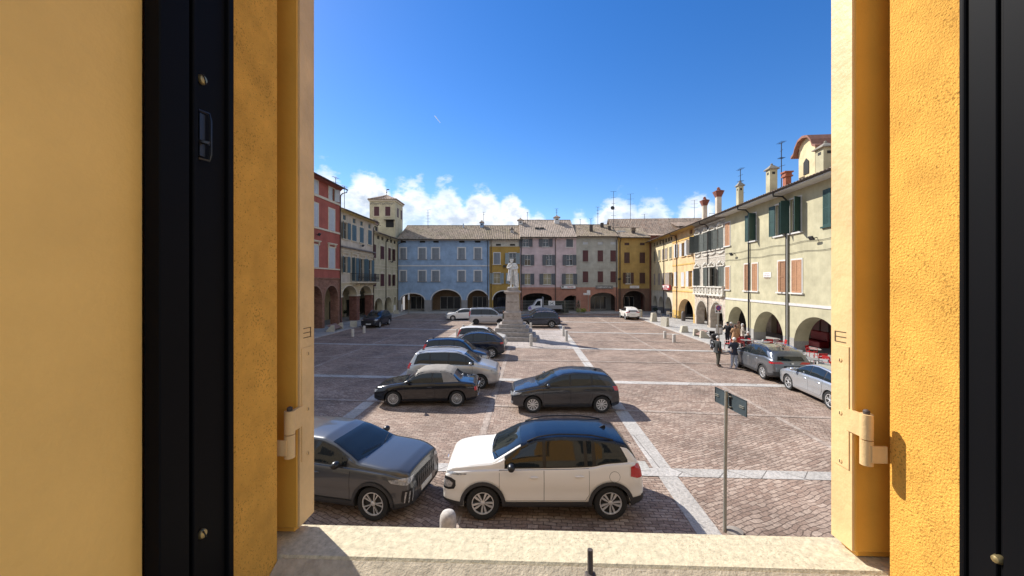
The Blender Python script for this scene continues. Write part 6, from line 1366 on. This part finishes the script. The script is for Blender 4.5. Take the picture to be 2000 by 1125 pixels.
bench(1353, 656.5, 1368, 661.5, 'stone bench with slanted back between two wedge ends on the right sidewalk'); bench(653, 649, 671, 642.5, 'stone bench with slanted dark back on the left sidewalk')
# ---------------------------------------------------------------- signs
GALV = mat('galvanised_pole', (.34, .33, .28), .45, var=.15, vscale=12, metal=.5)
t = thing('direction_sign', 'back of a long dark direction sign on a tall galvanised pole', 'road sign', (4.135, 7.36, 0), 0)
b = MB(); b.tube([(0, 0, 0), (.01, .0, 1.4), (.035, .01, 2.72)], .031, 14); b.tube([(.035, .01, 2.72), (.035, .01, 2.735)], .034, 14); b.build('pole', GALV, t, smooth=True, angle=50)
a = atan2(6.87-7.8, 4.25-4.18); SB = mat('sign_back', (.045, .062, .07), .5, var=.2, vscale=5)
m = Matrix.Translation((4.215-4.135+.01, 7.335-7.36, 2.545)) @ Matrix.Rotation(a, 4, 'Z')
L0 = .47
b = MB()
for x0, x1 in ((-L0, -.035), (.035, L0)):
    b.box(x0, x1, -.004, .004, -.15, .15, m)
    b.box(x0, x1, -.014, .004, .142, .15, m); b.box(x0, x1, -.014, .004, -.15, -.142, m); b.box(min(x0, x1) if x0 < 0 else x1-.006, min(x0, x1)+.006 if x0 < 0 else x1, -.014, .004, -.15, .15, m)
pnl = b.build('sign_panel', SB, t); MB().box(-.034, .034, -.002, .012, -.15, .15, m).build('joint', BLACKM, t)
b = MB()
for x in (-.40, .34): 
    b.box(x-.06, x+.06, -.022, -.006, -.02, -.012, m); b.box(x-.06, x+.06, -.022, -.006, .012, .02, m)
for z_ in (.10, -.10): b.box(-.06, .06, -.03, -.004, z_-.012, z_+.012, m); b.tube([tuple(m @ Vector((-.05, -.035, z_))), tuple(m @ Vector((.05, -.035, z_)))], .008, 6)
b.build('clamp', GALV, t)
tag(MB().lathe([(.16, 0), (.15, .05), (.08, .08), (.01, .085)], 18).build('pole_base', mat('pole_base_stone', (.3, .26, .22), .9, var=.3), loc=(4.30, 7.32, 0), smooth=True), 'round concrete foot on the paving beside the sign pole', 'pole base')
# no-parking sign by the motorcycle
q = G(1402.5, 674.5); t = thing('parking_sign', 'white no parking sign with red ringed disc on a grey pole by the motorcycle', 'road sign', (q.x, q.y, .045), R(0))
MB().tube([(0, 0, 0), (0, 0, 3.0)], .04, 10).build('pole', GALV, t, smooth=True)
zA = HC+(HY-595)/FPX*q.y-.045; zB = HC+(HY-611.5)/FPX*q.y-.045; w_ = .26
pn = MB().cbox(-w_, w_, -.07, -.045, zB, zA, .02).build('sign_panel', WHP, t)
my = Matrix.Translation((0, -.072, zA-.25)) @ Matrix.Rotation(R(90), 4, 'X')
MB().lathe([(.20, 0), (.20, .006), (.001, .006)], 24, my).build('red_disc', mat('sign_red', (.45, .02, .03), .4), pn); MB().lathe([(.145, .007), (.145, .010), (.001, .010)], 24, my).build('blue_disc', mat('sign_blue', (.03, .07, .35), .4), pn)
MB().box(-.17, .17, -.086, -.083, -.022, .022, Matrix.Translation((0, 0, zA-.25)) @ Matrix.Rotation(R(45), 4, 'Y')).build('red_bar', mat('sign_red', (.45, .02, .03), .4), pn)
b = MB()
for x in (-.14, .09): b.box(x-.07, x+.06, -.076, -.071, zB+.08, zB+.18); b.box(x-.04, x+.03, -.076, -.071, zB+.18, zB+.23)
b.build('pictogram', BLKT, pn)
q = G(1404, 676); 
t = thing('litter_bin', 'grey litter bin with pale sheet on a post beside the parking sign', 'bin', (q.x+.35, q.y+.6, .045), 0)
MB().cbox(-.2, .2, -.15, .15, .75, 1.5, .04).build('bin_body', mat('bin_metal', (.18, .17, .16), .5, metal=.4), t); MB().tube([(0, 0, 0), (0, 0, .8)], .04, 8).build('post', GALV, t); MB().box(-.12, .12, -.156, -.151, .85, 1.3).build('notice', WHP, t)
# street sign in front of pink house
q = G(1149, 609.5); t = thing('street_sign', 'white arrow sign on a grey post in front of the terracotta arcade', 'road sign', (q.x, q.y, .03), 0); MB().tube([(0, 0, 0), (0, 0, 3.6)], .05, 8).build('pole', GALV, t)
pn = MB().box(-.8, .3, -.1, -.06, 2.75, 3.05).build('sign_panel', WHP, t); MB().box(-.25, .3, -.1, -.06, 3.06, 3.5).build('sign_panel', WHP, t); marks(pn, -.7, .2, 2.84, .12, -.105, BLKT, .1)
q = G(798.5, 612.5); t = thing('street_sign', 'narrow white sign on a post in front of the blue arcade', 'road sign', (q.x, q.y, .03), 0); MB().tube([(0, 0, 0), (0, 0, 3.1)], .05, 8).build('pole', GALV, t); pn = MB().box(-.12, .14, -.1, -.05, 2.1, 3.15).build('sign_panel', WHP, t)
for (px, py, lab) in ((768, 610.5, 'white sandwich board leaning by the small arches at the far left'), (782, 608.5, 'white sandwich board in front of the first blue arch')):
    q = G(px, py); b = MB(); m_ = Matrix.Translation((q.x, q.y, .045)) @ Matrix.Rotation(R(-14), 4, 'X'); b.box(-.28, .28, -.02, .02, 0, 1.2, m_); m_ = Matrix.Translation((q.x, q.y+.6, .045)) @ Matrix.Rotation(R(14), 4, 'X'); b.box(-.28, .28, -.02, .02, 0, 1.2, m_)
    tag(b.build('sandwich_board', WHP), lab, 'sign board')
# building site fence
t = thing('site_fence', 'temporary mesh fence with dark green sheeting and white board before the pink arcade', 'fence', (0, 57.9, .04), 0)
x0, x1 = (1014-1000)/FPX*57.9, (1133-1000)/FPX*57.9; xm = (1066-1000)/FPX*57.9; xe = (1111-1000)/FPX*57.9
b = MB(); k = x0
while k < x1: b.tube([(k, 0, .1), (k, 0, 1.95)], .012, 4); k += .16
for z_ in (.1, .55, 1.0, 1.5, 1.95): b.tube([(x0, 0, z_), (x1, 0, z_)], .014, 4)
for k in range(5): xx = x0+(x1-x0)*k/4; b.tube([(xx, 0, 0), (xx, 0, 2.05)], .03, 6); b.box(xx-.3, xx+.3, -.35, .2, 0, .12)
b.build('mesh_panel', GALV, t)
MB().box(xm, xe, .03, .05, .12, 1.95).build('sheeting', mat('dark_green_sheet', (.015, .025, .02), .8, var=.3), t)
pn = MB().box((1071-1000)/FPX*57.9, (1084-1000)/FPX*57.9, -.05, -.02, 1.15, 1.95).build('notice_board', WHP, t)
xx = (1077.5-1000)/FPX*57.9; b = MB(); b.tube([(xx-.3, -.055, 1.75), (xx-.05, -.055, 1.5), (xx+.3, -.055, 1.8)], .03, 5); b.tube([(xx-.2, -.055, 1.4), (xx+.05, -.055, 1.62), (xx+.3, -.055, 1.38)], .03, 5); b.build('emblem', BLKT, pn)
# ---------------------------------------------------------------- plants
LEAFY = mat('yellow_green_leaves', (.22, .27, .03), .7, var=.4, vscale=8); PINE = mat('dark_conifer', (.02, .04, .02), .8, var=.4, vscale=8); POTM = mat('pale_pot', (.42, .38, .33), .8)
def plant(x, y, r, h, m, lab, cone=False, pot=True, name='potted_plant', n=260):
    t = thing(name, lab, 'plant', (x, y, .045), 0); b = MB(); zb = .35 if pot else .05
    for k in range(n):
        if cone: f = random.random()**.7; rr = r*(1-f)*random.uniform(.5, 1.05); a = random.uniform(0, 6.28); c = Vector((rr*cos(a), rr*sin(a), zb+h*f))
        else:
            v = Vector((random.gauss(0, 1), random.gauss(0, 1), random.gauss(0, 1))).normalized()*r*random.uniform(.55, 1.05); c = Vector((v.x, v.y, zb+r+v.z*h/(2*r)))
        s_ = .07; u = Vector((random.gauss(0, 1), random.gauss(0, 1), random.gauss(0, 1))).normalized(); w = u.orthogonal().normalized()
        b.add([c-u*s_, c+w*s_*.5, c+u*s_, c-w*s_*.5], ((0, 1, 2, 3),))
    b.build('leaves', m, t)
    if pot: MB().lathe([(r*.45, 0), (r*.6, .3), (r*.68, .33), (r*.6, .4)], 14).build('pot', POTM, t)
    MB().tube([(0, 0, zb-.1), (0, 0, zb+h*.4)], .03, 5).build('stem', mat('stem_brown', (.08, .05, .03), .9), t)
for px, lab in ((1128.5, 'leftmost yellow green round plant by the site fence'), (1135, 'middle yellow green round plant by the site fence'), (1141, 'rightmost yellow green round plant by the site fence')): q = G(px, 611.5); plant(q.x, q.y, .34, .68, LEAFY, lab, pot=False, name='round_plant')
q = G(1131, 609.5); plant(q.x, q.y+.6, .45, 1.5, PINE, 'small dark conifer behind the yellow green plants', True)
for px, py, lab in ((678, 619, 'small potted shrub in the arcade of the cream house, nearer'), (704, 616, 'small potted shrub in the arcade of the cream house, farther')):
    q = G(px, py); plant(q.x-.3, q.y, .32, .45, PINE, lab)
q = G(1279.5, 614); plant(q.x, q.y, .4, .5, PINE, 'low potted shrub before the first small arch of the right row')
# ---------------------------------------------------------------- motorcycle
q = G(1399, 688); mo = thing('motorcycle', 'black motorcycle parked at the edge of the sidewalk behind the two men', 'motorcycle', (q.x+.05, q.y+.5, .03), R(70))
mo.scale = (1.1, 1.1, 1.1)
ty, dk, al = wheel_meshes(.30, .2, 6, 'plain', ALLOY)
for x in (.68, -.68):
    w_ = obj('wheel', None, mo, (x, 0, .30)); w_.scale = (1, .6, 1)
    for me, nm in ((ty, 'tyre'), (dk, 'barrel'), (al, 'rim')): obj(nm, me, w_)
b = MB(); b.tube([(.68, 0, .3), (.45, 0, .85), (.38, 0, 1.0)], .04, 8); b.tube([(-.68, .08, .3), (-.1, .1, .4), (.2, .05, .5)], .05, 8); b.ball((0, 0, .45), .24, 10, 8, (1.1, .7, .8)); b.build('frame', BLACKM, mo, smooth=True)
MB().ball((.15, 0, .82), .24, 12, 8, (1.3, .6, .6)).build('fuel_tank', BLKP, mo, smooth=True); MB().cbox(-.75, -.05, -.13, .13, .74, .86, .04).build('seat', TRIM, mo); MB().cbox(-.85, -.45, -.2, .2, .88, 1.15, .05).build('top_box', TRIM, mo)
MB().tube([(.42, -.35, 1.05), (.38, -.1, 1.03), (.38, .1, 1.03), (.42, .35, 1.05)], .02, 6).build('handlebar', IRON, mo); MB().ball((.52, 0, .88), .1, 10, 8).build('headlight', LAMP, mo, smooth=True); MB().prism([(.42, .9), (.62, .85), (.5, 1.2), (.42, 1.2)], -.16, .16, 'y').build('fairing', BLKP, mo)
# ---------------------------------------------------------------- cafe furniture
REDP = mat('red_plastic', (.42, .012, .015), .35); GRYP = mat('grey_plastic', (.40, .40, .39), .45); TBL = mat('grey_table', (.22, .22, .22), .4)
def chair_mesh(m, lab, cat='chair'):
    t = thing('cafe_chair', lab, cat)
    MB().cbox(-.22, .22, -.22, .22, .43, .46, .012).build('seat', m, t)
    b = MB(); mm = Matrix.Translation((0, .21, .46)) @ Matrix.Rotation(R(-12), 4, 'X'); b.box(-.22, .22, -.012, .012, .22, .36, mm); b.box(-.22, -.18, -.012, .012, 0, .36, mm); b.box(.18, .22, -.012, .012, 0, .36, mm); b.box(-.18, .18, -.01, .01, .08, .18, mm); b.build('backrest', m, t)
    for x in (-.2, .2):
        for y in (-.2, .2): MB().tube([(x, y, .44), (x*1.1, y*1.15, 0)], .016, 6).build('leg', m, t)
        b = MB(); b.tube([(x*1.08, -.19, .45), (x*1.12, -.2, .66), (x*1.12, .22, .68)], .016, 6); b.build('armrest', m, t)
    return t
def put(proto, px, py, rz, lab, used=[]):
    o = proto if proto.name not in used else copy_tree(proto); used.append(proto.name); q = G(px, py, .045); o.location = (q.x, q.y, .045); o.rotation_euler = (0, 0, R(rz)); o['label'] = lab; return o
cr = chair_mesh(REDP, ''); cg = chair_mesh(GRYP, '')
for px, py, rz, lab in ((1425, 683, 200, 'red armchair beside the group standing at the first cafe arch'), (1447, 681, 150, 'red armchair right of the woman in the brown coat'), (1470, 683, 90, 'red armchair before the dark downpipe'), (1499, 684, 180, 'red armchair in front of the second cafe arch'), (1526, 686, 250, 'red armchair at the right edge of the second cafe arch'), (1602, 717, 170, 'large red armchair facing the silver hatchback, third cafe arch'), (1586, 701, 30, 'red armchair half behind the grey tables, third cafe arch'), (1622, 724, 95, 'red armchair beside the right shutter')):
    put(cr, px, py, rz, lab)
for px, py, rz, lab in ((1509, 683, 200, 'grey armchair in the second cafe arch'), (1564, 709, 120, 'light grey armchair left of the third cafe arch, back turned'), (1581, 724, 20, 'light grey armchair at the round table by the red armchair'), (1604, 733, 300, 'light grey armchair nearest the silver hatchback'), (1466, 679, 60, 'grey armchair holding the seated guest')):
    put(cg, px, py, rz, lab)
def table_proto():
    t = thing('cafe_table', '', 'table'); MB().lathe([(.38, .70), (.40, .71), (.40, .73), (.01, .735)], 24).build('tabletop', TBL, t, smooth=True, angle=30); MB().tube([(0, 0, .03), (0, 0, .7)], .03, 8).build('pedestal', IRON, t); MB().lathe([(.24, 0), (.22, .02), (.03, .05)], 18).build('base', IRON, t, smooth=True); return t
tp_ = table_proto()
TB = []
for px, py, lab in ((1490, 688, 'grey round table in front of the second cafe arch'), (1459, 684, 'grey round table by the standing group'), (1565, 722, 'grey round table left of the third cafe arch'), (1592, 728, 'grey round table between light grey armchairs near the silver hatchback'), (1480, 694, 'grey round table nearest the grey SUV bonnet')):
    TB.append(put(tp_, px, py, 0, lab))
for o, lab in ((TB[0], 'white napkin holder on the table in front of the second cafe arch'), (TB[2], 'white napkin holder on the table left of the third cafe arch')):
    b = MB(); b.cbox(-.05, .05, -.04, .04, 0, .13, .015); tag(b.build('napkin_holder', WHP, loc=(o.location.x, o.location.y, .045+.735)), lab, 'napkin holder')
# red sofas seen inside the arcade
for k, (px, Y_) in enumerate(((1513, 2.9), (1606, 2.9), (1625, 2.2))):
    s_ = RR.s(px); o0 = RR.origin(s_); nn = Vector((-sin(RR.rz), cos(RR.rz), 0)); q = o0+nn*Y_; t = thing('cafe_sofa', ('red sofa inside the second cafe arch', 'red sofa inside the third cafe arch, left', 'red sofa inside the third cafe arch, right')[k], 'sofa', (q.x, q.y, .045), RR.rz)
    MB().cbox(-.9, .9, -.35, .35, .0, .45, .05).build('seat', mat('dark_red_leather', (.22, .01, .015), .4), t); MB().cbox(-.9, .9, .2, .4, .45, 1.15, .06).build('backrest', mat('dark_red_leather', (.22, .01, .015), .4), t)
# tables at the far right arcade
q = G(1306, 620, .045); b = MB()
t = thing('cafe_chair', 'cluster end white metal chair below the red sign in the far arcade', 'chair', (q.x, q.y, .045), 0)
for x in (0,): MB().box(-.22, .22, -.2, .2, .43, .46).build('seat', GRYP, t); MB().box(-.22, .22, .19, .22, .46, .85).build('backrest', GRYP, t)
for x in (-.2, .2):
    for y in (-.18, .18): MB().tube([(x, y, .44), (x, y, 0)], .015, 5).build('leg', GRYP, t)
c2 = copy_tree(t); c2.location = (q.x+.2, q.y-1.6, .045); c2.rotation_euler = (0, 0, 1.2); c2['label'] = 'white metal chair nearest the square in the far arcade group'
c2 = copy_tree(t); c2.location = (q.x-.6, q.y+1.6, .045); c2.rotation_euler = (0, 0, 2.4); c2['label'] = 'white metal chair farthest inside the far arcade group'
t = copy_tree(tp_); t.location = (q.x-.1, q.y-.7, .045); t['label'] = 'pale table among white chairs at the far right arcade'
q = G(1333, 626.5, .045); b = MB(); b.lathe([(.22, 0), (.25, .1), (.25, .95), (.2, 1.1), (.1, 1.2)], 14); tag(b.build('waste_bin', mat('dark_bin', (.12, .1, .09), .6), loc=(q.x+.1, q.y, .045), smooth=True), 'dark round topped bin in the apricot house arch', 'bin')
# ---------------------------------------------------------------- people
SKIN = mat('skin', (.42, .24, .17), .6); HAIRW = mat('white_hair', (.55, .53, .50), .9); HAIRB = mat('brown_hair', (.10, .05, .03), .9); HAIRK = mat('dark_hair', (.02, .015, .012), .9)
def person(loc, rz, lab, h=1.74, jacket=(.02, .022, .03), trousers=(.03, .035, .05), hair=HAIRB, longcoat=False, cap=None, seated=False, armL='down', armR='down', lean=0, shoes=(.03, .025, .02), step=.06, hood=False, skirt=False):
    k = h/1.74; t = thing('person', lab, 'person', loc, rz)
    S = lambda x, y, z: (x*k, y*k, z*k)     # faces -y
    def arm(s, mode):
        sh = (s*.18, 0, 1.42)
        if mode == 'down': return [sh, (s*.235, .02, 1.14), (s*.245, -.05, .88), (s*.24, -.08, .80)]
        if mode == 'fwd': return [sh, (s*.25, -.06, 1.17), (s*.17, -.30, 1.14), (s*.12, -.38, 1.15)]
        if mode == 'reach': return [sh, (s*.27, -.16, 1.22), (s*.26, -.40, 1.12), (s*.25, -.48, 1.10)]
        if mode == 'pocket': return [sh, (s*.28, .06, 1.16), (s*.20, -.06, .96), (s*.16, -.10, .92)]
        if mode == 'up': return [sh, (s*.27, -.10, 1.22), (s*.12, -.22, 1.40), (s*.06, -.2, 1.50)]
    dz = -.42 if seated else 0
    J = [(S(0, .0, .95), (.15, .11)), (S(0, .01, 1.14), (.14, .10)), (S(0, 0, 1.36), (.17, .11)), (S(0, 0, 1.48), (.06, .055)), (S(0, -.01, 1.56), (.062, .066)), (S(0, -.015, 1.645), (.078, .092)), (S(0, -.005, 1.70), (.06, .07))]
    E = [(0, 1), (1, 2), (2, 3), (3, 4), (4, 5), (5, 6)]
    arms = []
    for s, mode in ((1, armL), (-1, armR)):
        A = arm(s, mode); rs = (.062, .045, .032, .028); i0 = len(J); J += [(S(*p), r) for p, r in zip(A, rs)]; E += [(2, i0)]+[(i0+j, i0+j+1) for j in range(3)]; arms.append(i0)
        d = (Vector(A[3])-Vector(A[2])).normalized(); side = Vector((-d.y, d.x, 0)) if abs(d.z) < .9 else Vector((0, 1, 0)); side = side.normalized()
        for f, l in ((-1.5, .07), (-.5, .085), (.5, .08), (1.5, .065)):
            b_ = Vector(A[3])+d*.03+side*f*.017; e_ = b_+d*l*.55+Vector((0, -.006, -.004)); g_ = b_+d*l+Vector((0, -.02, -.012)); n0 = len(J)
            J += [(S(*b_), .0105), (S(*e_), .009), (S(*g_), .0075)]; E += [(i0+3, n0), (n0, n0+1), (n0+1, n0+2)]
        b_ = Vector(A[2])*.35+Vector(A[3])*.65+side*.03; n0 = len(J); J += [(S(*b_), .012), (S(*(b_+d*.035+side*.018)), .010)]; E += [(i0+3, n0), (n0, n0+1)]
    legs = []
    for s in (1, -1):
        if seated: P = [(s*.09, 0, .93), (s*.12, -.42, .92), (s*.12, -.44, .50), (s*.13, -.58, .44)]
        else: P = [(s*.09, 0, .88), (s*.10, -.02-s*step*.5, .48), (s*.11, .02-s*step, .09), (s*.12, -.13-s*step, .04)]
        i0 = len(J); J += [(S(*p), r) for p, r in zip(P, (.09, .06, .042, .036))]; E += [(0, i0), (i0, i0+1), (i0+1, i0+2), (i0+2, i0+3)]; legs.append(i0)
    body = skin_obj('body', J, E, SKIN, t, 1)
    # jacket, trousers, shoes: fuller shells over the body
    def shell(nm, idx, ed, grow, m, extra=()):
        mp_ = {j: i for i, j in enumerate(idx)}
        JJ = [(J[j][0], tuple(r+grow for r in (J[j][1] if isinstance(J[j][1], tuple) else (J[j][1],)*2))) for j in idx]
        EE = [(mp_[a], mp_[b_]) for a, b_ in ed]
        for at_, co, rr_ in extra: EE.append((mp_[at_], len(JJ))); JJ.append((S(*co), rr_))
        return skin_obj(nm, JJ, EE, m, t, 1)
    jm = mat('cloth_%02d%02d%02d' % tuple(int(c*99) for c in jacket), jacket, .85, var=.2, vscale=8, bump=.3, bscale=25); tm = mat('cloth_%02d%02d%02d' % tuple(int(c*99) for c in trousers), trousers, .9, var=.2, vscale=10)
    a0, a1 = arms
    shell('jacket', [0, 1, 2, a0, a0+1, a0+2, a1, a1+1, a1+2], [(0, 1), (1, 2), (2, a0), (a0, a0+1), (a0+1, a0+2), (2, a1), (a1, a1+1), (a1+1, a1+2)], .022, jm, [(0, (0, 0, .80), (.165, .125)), (2, (0, 0, 1.47), (.09, .08))])
    l0, l1 = legs
    if not longcoat: shell('trousers', [0, l0, l0+1, l0+2, l1, l1+1, l1+2], [(0, l0), (l0, l0+1), (l0+1, l0+2), (0, l1), (l1, l1+1), (l1+1, l1+2)], .014, tm, [(0, (0, 0, 1.08), (.14, .10))])
    else:
        b = MB(); pr = [(.17, 1.3), (.20, 1.05), (.24, .8), (.27, .55), (.27, .42)]; m_ = Matrix.Diagonal((k, k*.75, k, 1)); b.lathe([(r*1.0, z_) for r, z_ in pr], 22, m_, .03); b.build('coat', jm, t, smooth=True, angle=60)
        shell('trousers', [l0+1, l0+2], [(l0+1, l0+2)], .012, tm); shell('trousers', [l1+1, l1+2], [(l1+1, l1+2)], .012, tm)
    sm = mat('shoe_%02d' % int(shoes[0]*99), shoes, .6)
    for l_ in (l0, l1):
        p, q_ = Vector(J[l_+2][0]), Vector(J[l_+3][0]); MB().ball(((p.x+q_.x)/2, (p.y+q_.y)/2-.02, q_.z+.01), .1, 10, 7, (.5, 1.35, .5)).build('shoe', sm, t, smooth=True)
    hd = Vector(S(0, -.015, 1.645))
    b = MB(); b.ball((hd.x, hd.y-.082*k, hd.z-.01), .014, 6, 5, (.8, 1, 1.5)); 
    for s in (-1, 1): b.ball((s*.072*k, hd.y+.01, hd.z-.01), .018, 6, 5, (.4, 1, 1.4))
    b.build('face', SKIN, t, smooth=True); b = MB()
    for s in (-1, 1): b.ball((s*.03*k, hd.y-.075*k, hd.z+.012), .008, 6, 5)
    b.box(-.022, .022, hd.y-.085*k, hd.y-.07*k, hd.z-.052, hd.z-.046); b.build('eyes_and_mouth', HAIRK, t)
    b = MB(); b.ball((hd.x, hd.y+.022, hd.z+.03), .105*k, 14, 9, (.86, 1.0, .92), .03)
    if skirt or hood: b.ball((hd.x, hd.y+.05, hd.z-.07), .1*k, 12, 8, (.9, .7, 1.3), .05)
    b.build('cap' if cap else 'hair', cap or hair, t, smooth=True)
    if seated:
        for ch in t.children: pass
        t.location.z -= .47*k
    return t
q = G(1403, 716); person((q.x-.02, q.y, .01), R(95), 'man in black padded jacket with grey hair standing left by the grey SUV', 1.74, (.02, .022, .022), (.055, .05, .035), HAIRW, armR='pocket', armL='pocket')
q = G(1434, 720); person((q.x, q.y, .01), R(175), 'man in navy jumper, jeans and white cap beside the bonnet of the grey SUV', 1.72, (.025, .03, .05), (.36, .41, .50), HAIRW, cap=mat('white_cap', (.68, .67, .64), .8), armL='fwd', armR='reach', shoes=(.6, .6, .6))
def pp(px, headpy, *a, Yd=28.5, **k):
    return ((px-1000)/FPX*Yd, Yd, .045)
person(pp(1421, 636, Yd=29.0), R(-60), 'person in black coat and black hat at the left of the standing cafe group', 1.76, (.012, .012, .016), (.02, .02, .03), HAIRK, cap=mat('black_hat', (.01, .01, .012), .8), armR='fwd')
person(pp(1428, 638, Yd=29.4), R(-100), 'white haired person in black coat in the standing cafe group', 1.68, (.015, .015, .02), (.03, .03, .05), HAIRW, armL='fwd')
person(pp(1436, 640, Yd=27.6), R(160), 'woman in long quilted camel coat standing with her back to the square', 1.7, (.42, .24, .12), (.42, .38, .33), HAIRB, longcoat=True, shoes=(.6, .58, .55), armL='fwd')
person(pp(1443, 636, Yd=29.3), R(20), 'brown haired person holding a phone in the standing cafe group', 1.76, (.30, .2, .13), (.2, .02, .03), HAIRB, armL='up', armR='fwd', skirt=True)
person(pp(1450.5, 638, Yd=28.6), R(60), 'woman with white fur collar and dark red trousers, right end of the standing group', 1.66, (.55, .48, .40), (.22, .02, .03), HAIRW, longcoat=False, armR='fwd', skirt=True)
q = G(1461, 681, .045); person((q.x, q.y, .045), R(200), 'grey haired person in dark jacket seated at the cafe table', 1.68, (.06, .055, .06), (.03, .03, .04), HAIRW, seated=True, armL='fwd', armR='fwd')
person((((984-1000)/FPX*44, 42.6, .01)), R(90), 'person in dark green coat standing beside the silver van', 1.62, (.03, .035, .025), (.5, .5, .5), HAIRB, shoes=(.6, .6, .6))
# contrail
b = MB(); Y_ = 4200; P = [((849-1000)/FPX*Y_, Y_, HC+(HY-226)/FPX*Y_), ((860-1000)/FPX*Y_, Y_, HC+(HY-240)/FPX*Y_)]; b.tube(P, [4.5, 2.5], 6); o = b.build('contrail', mat('contrail_vapour', (.9, .9, .9), 1)); o['kind'] = 'structure'
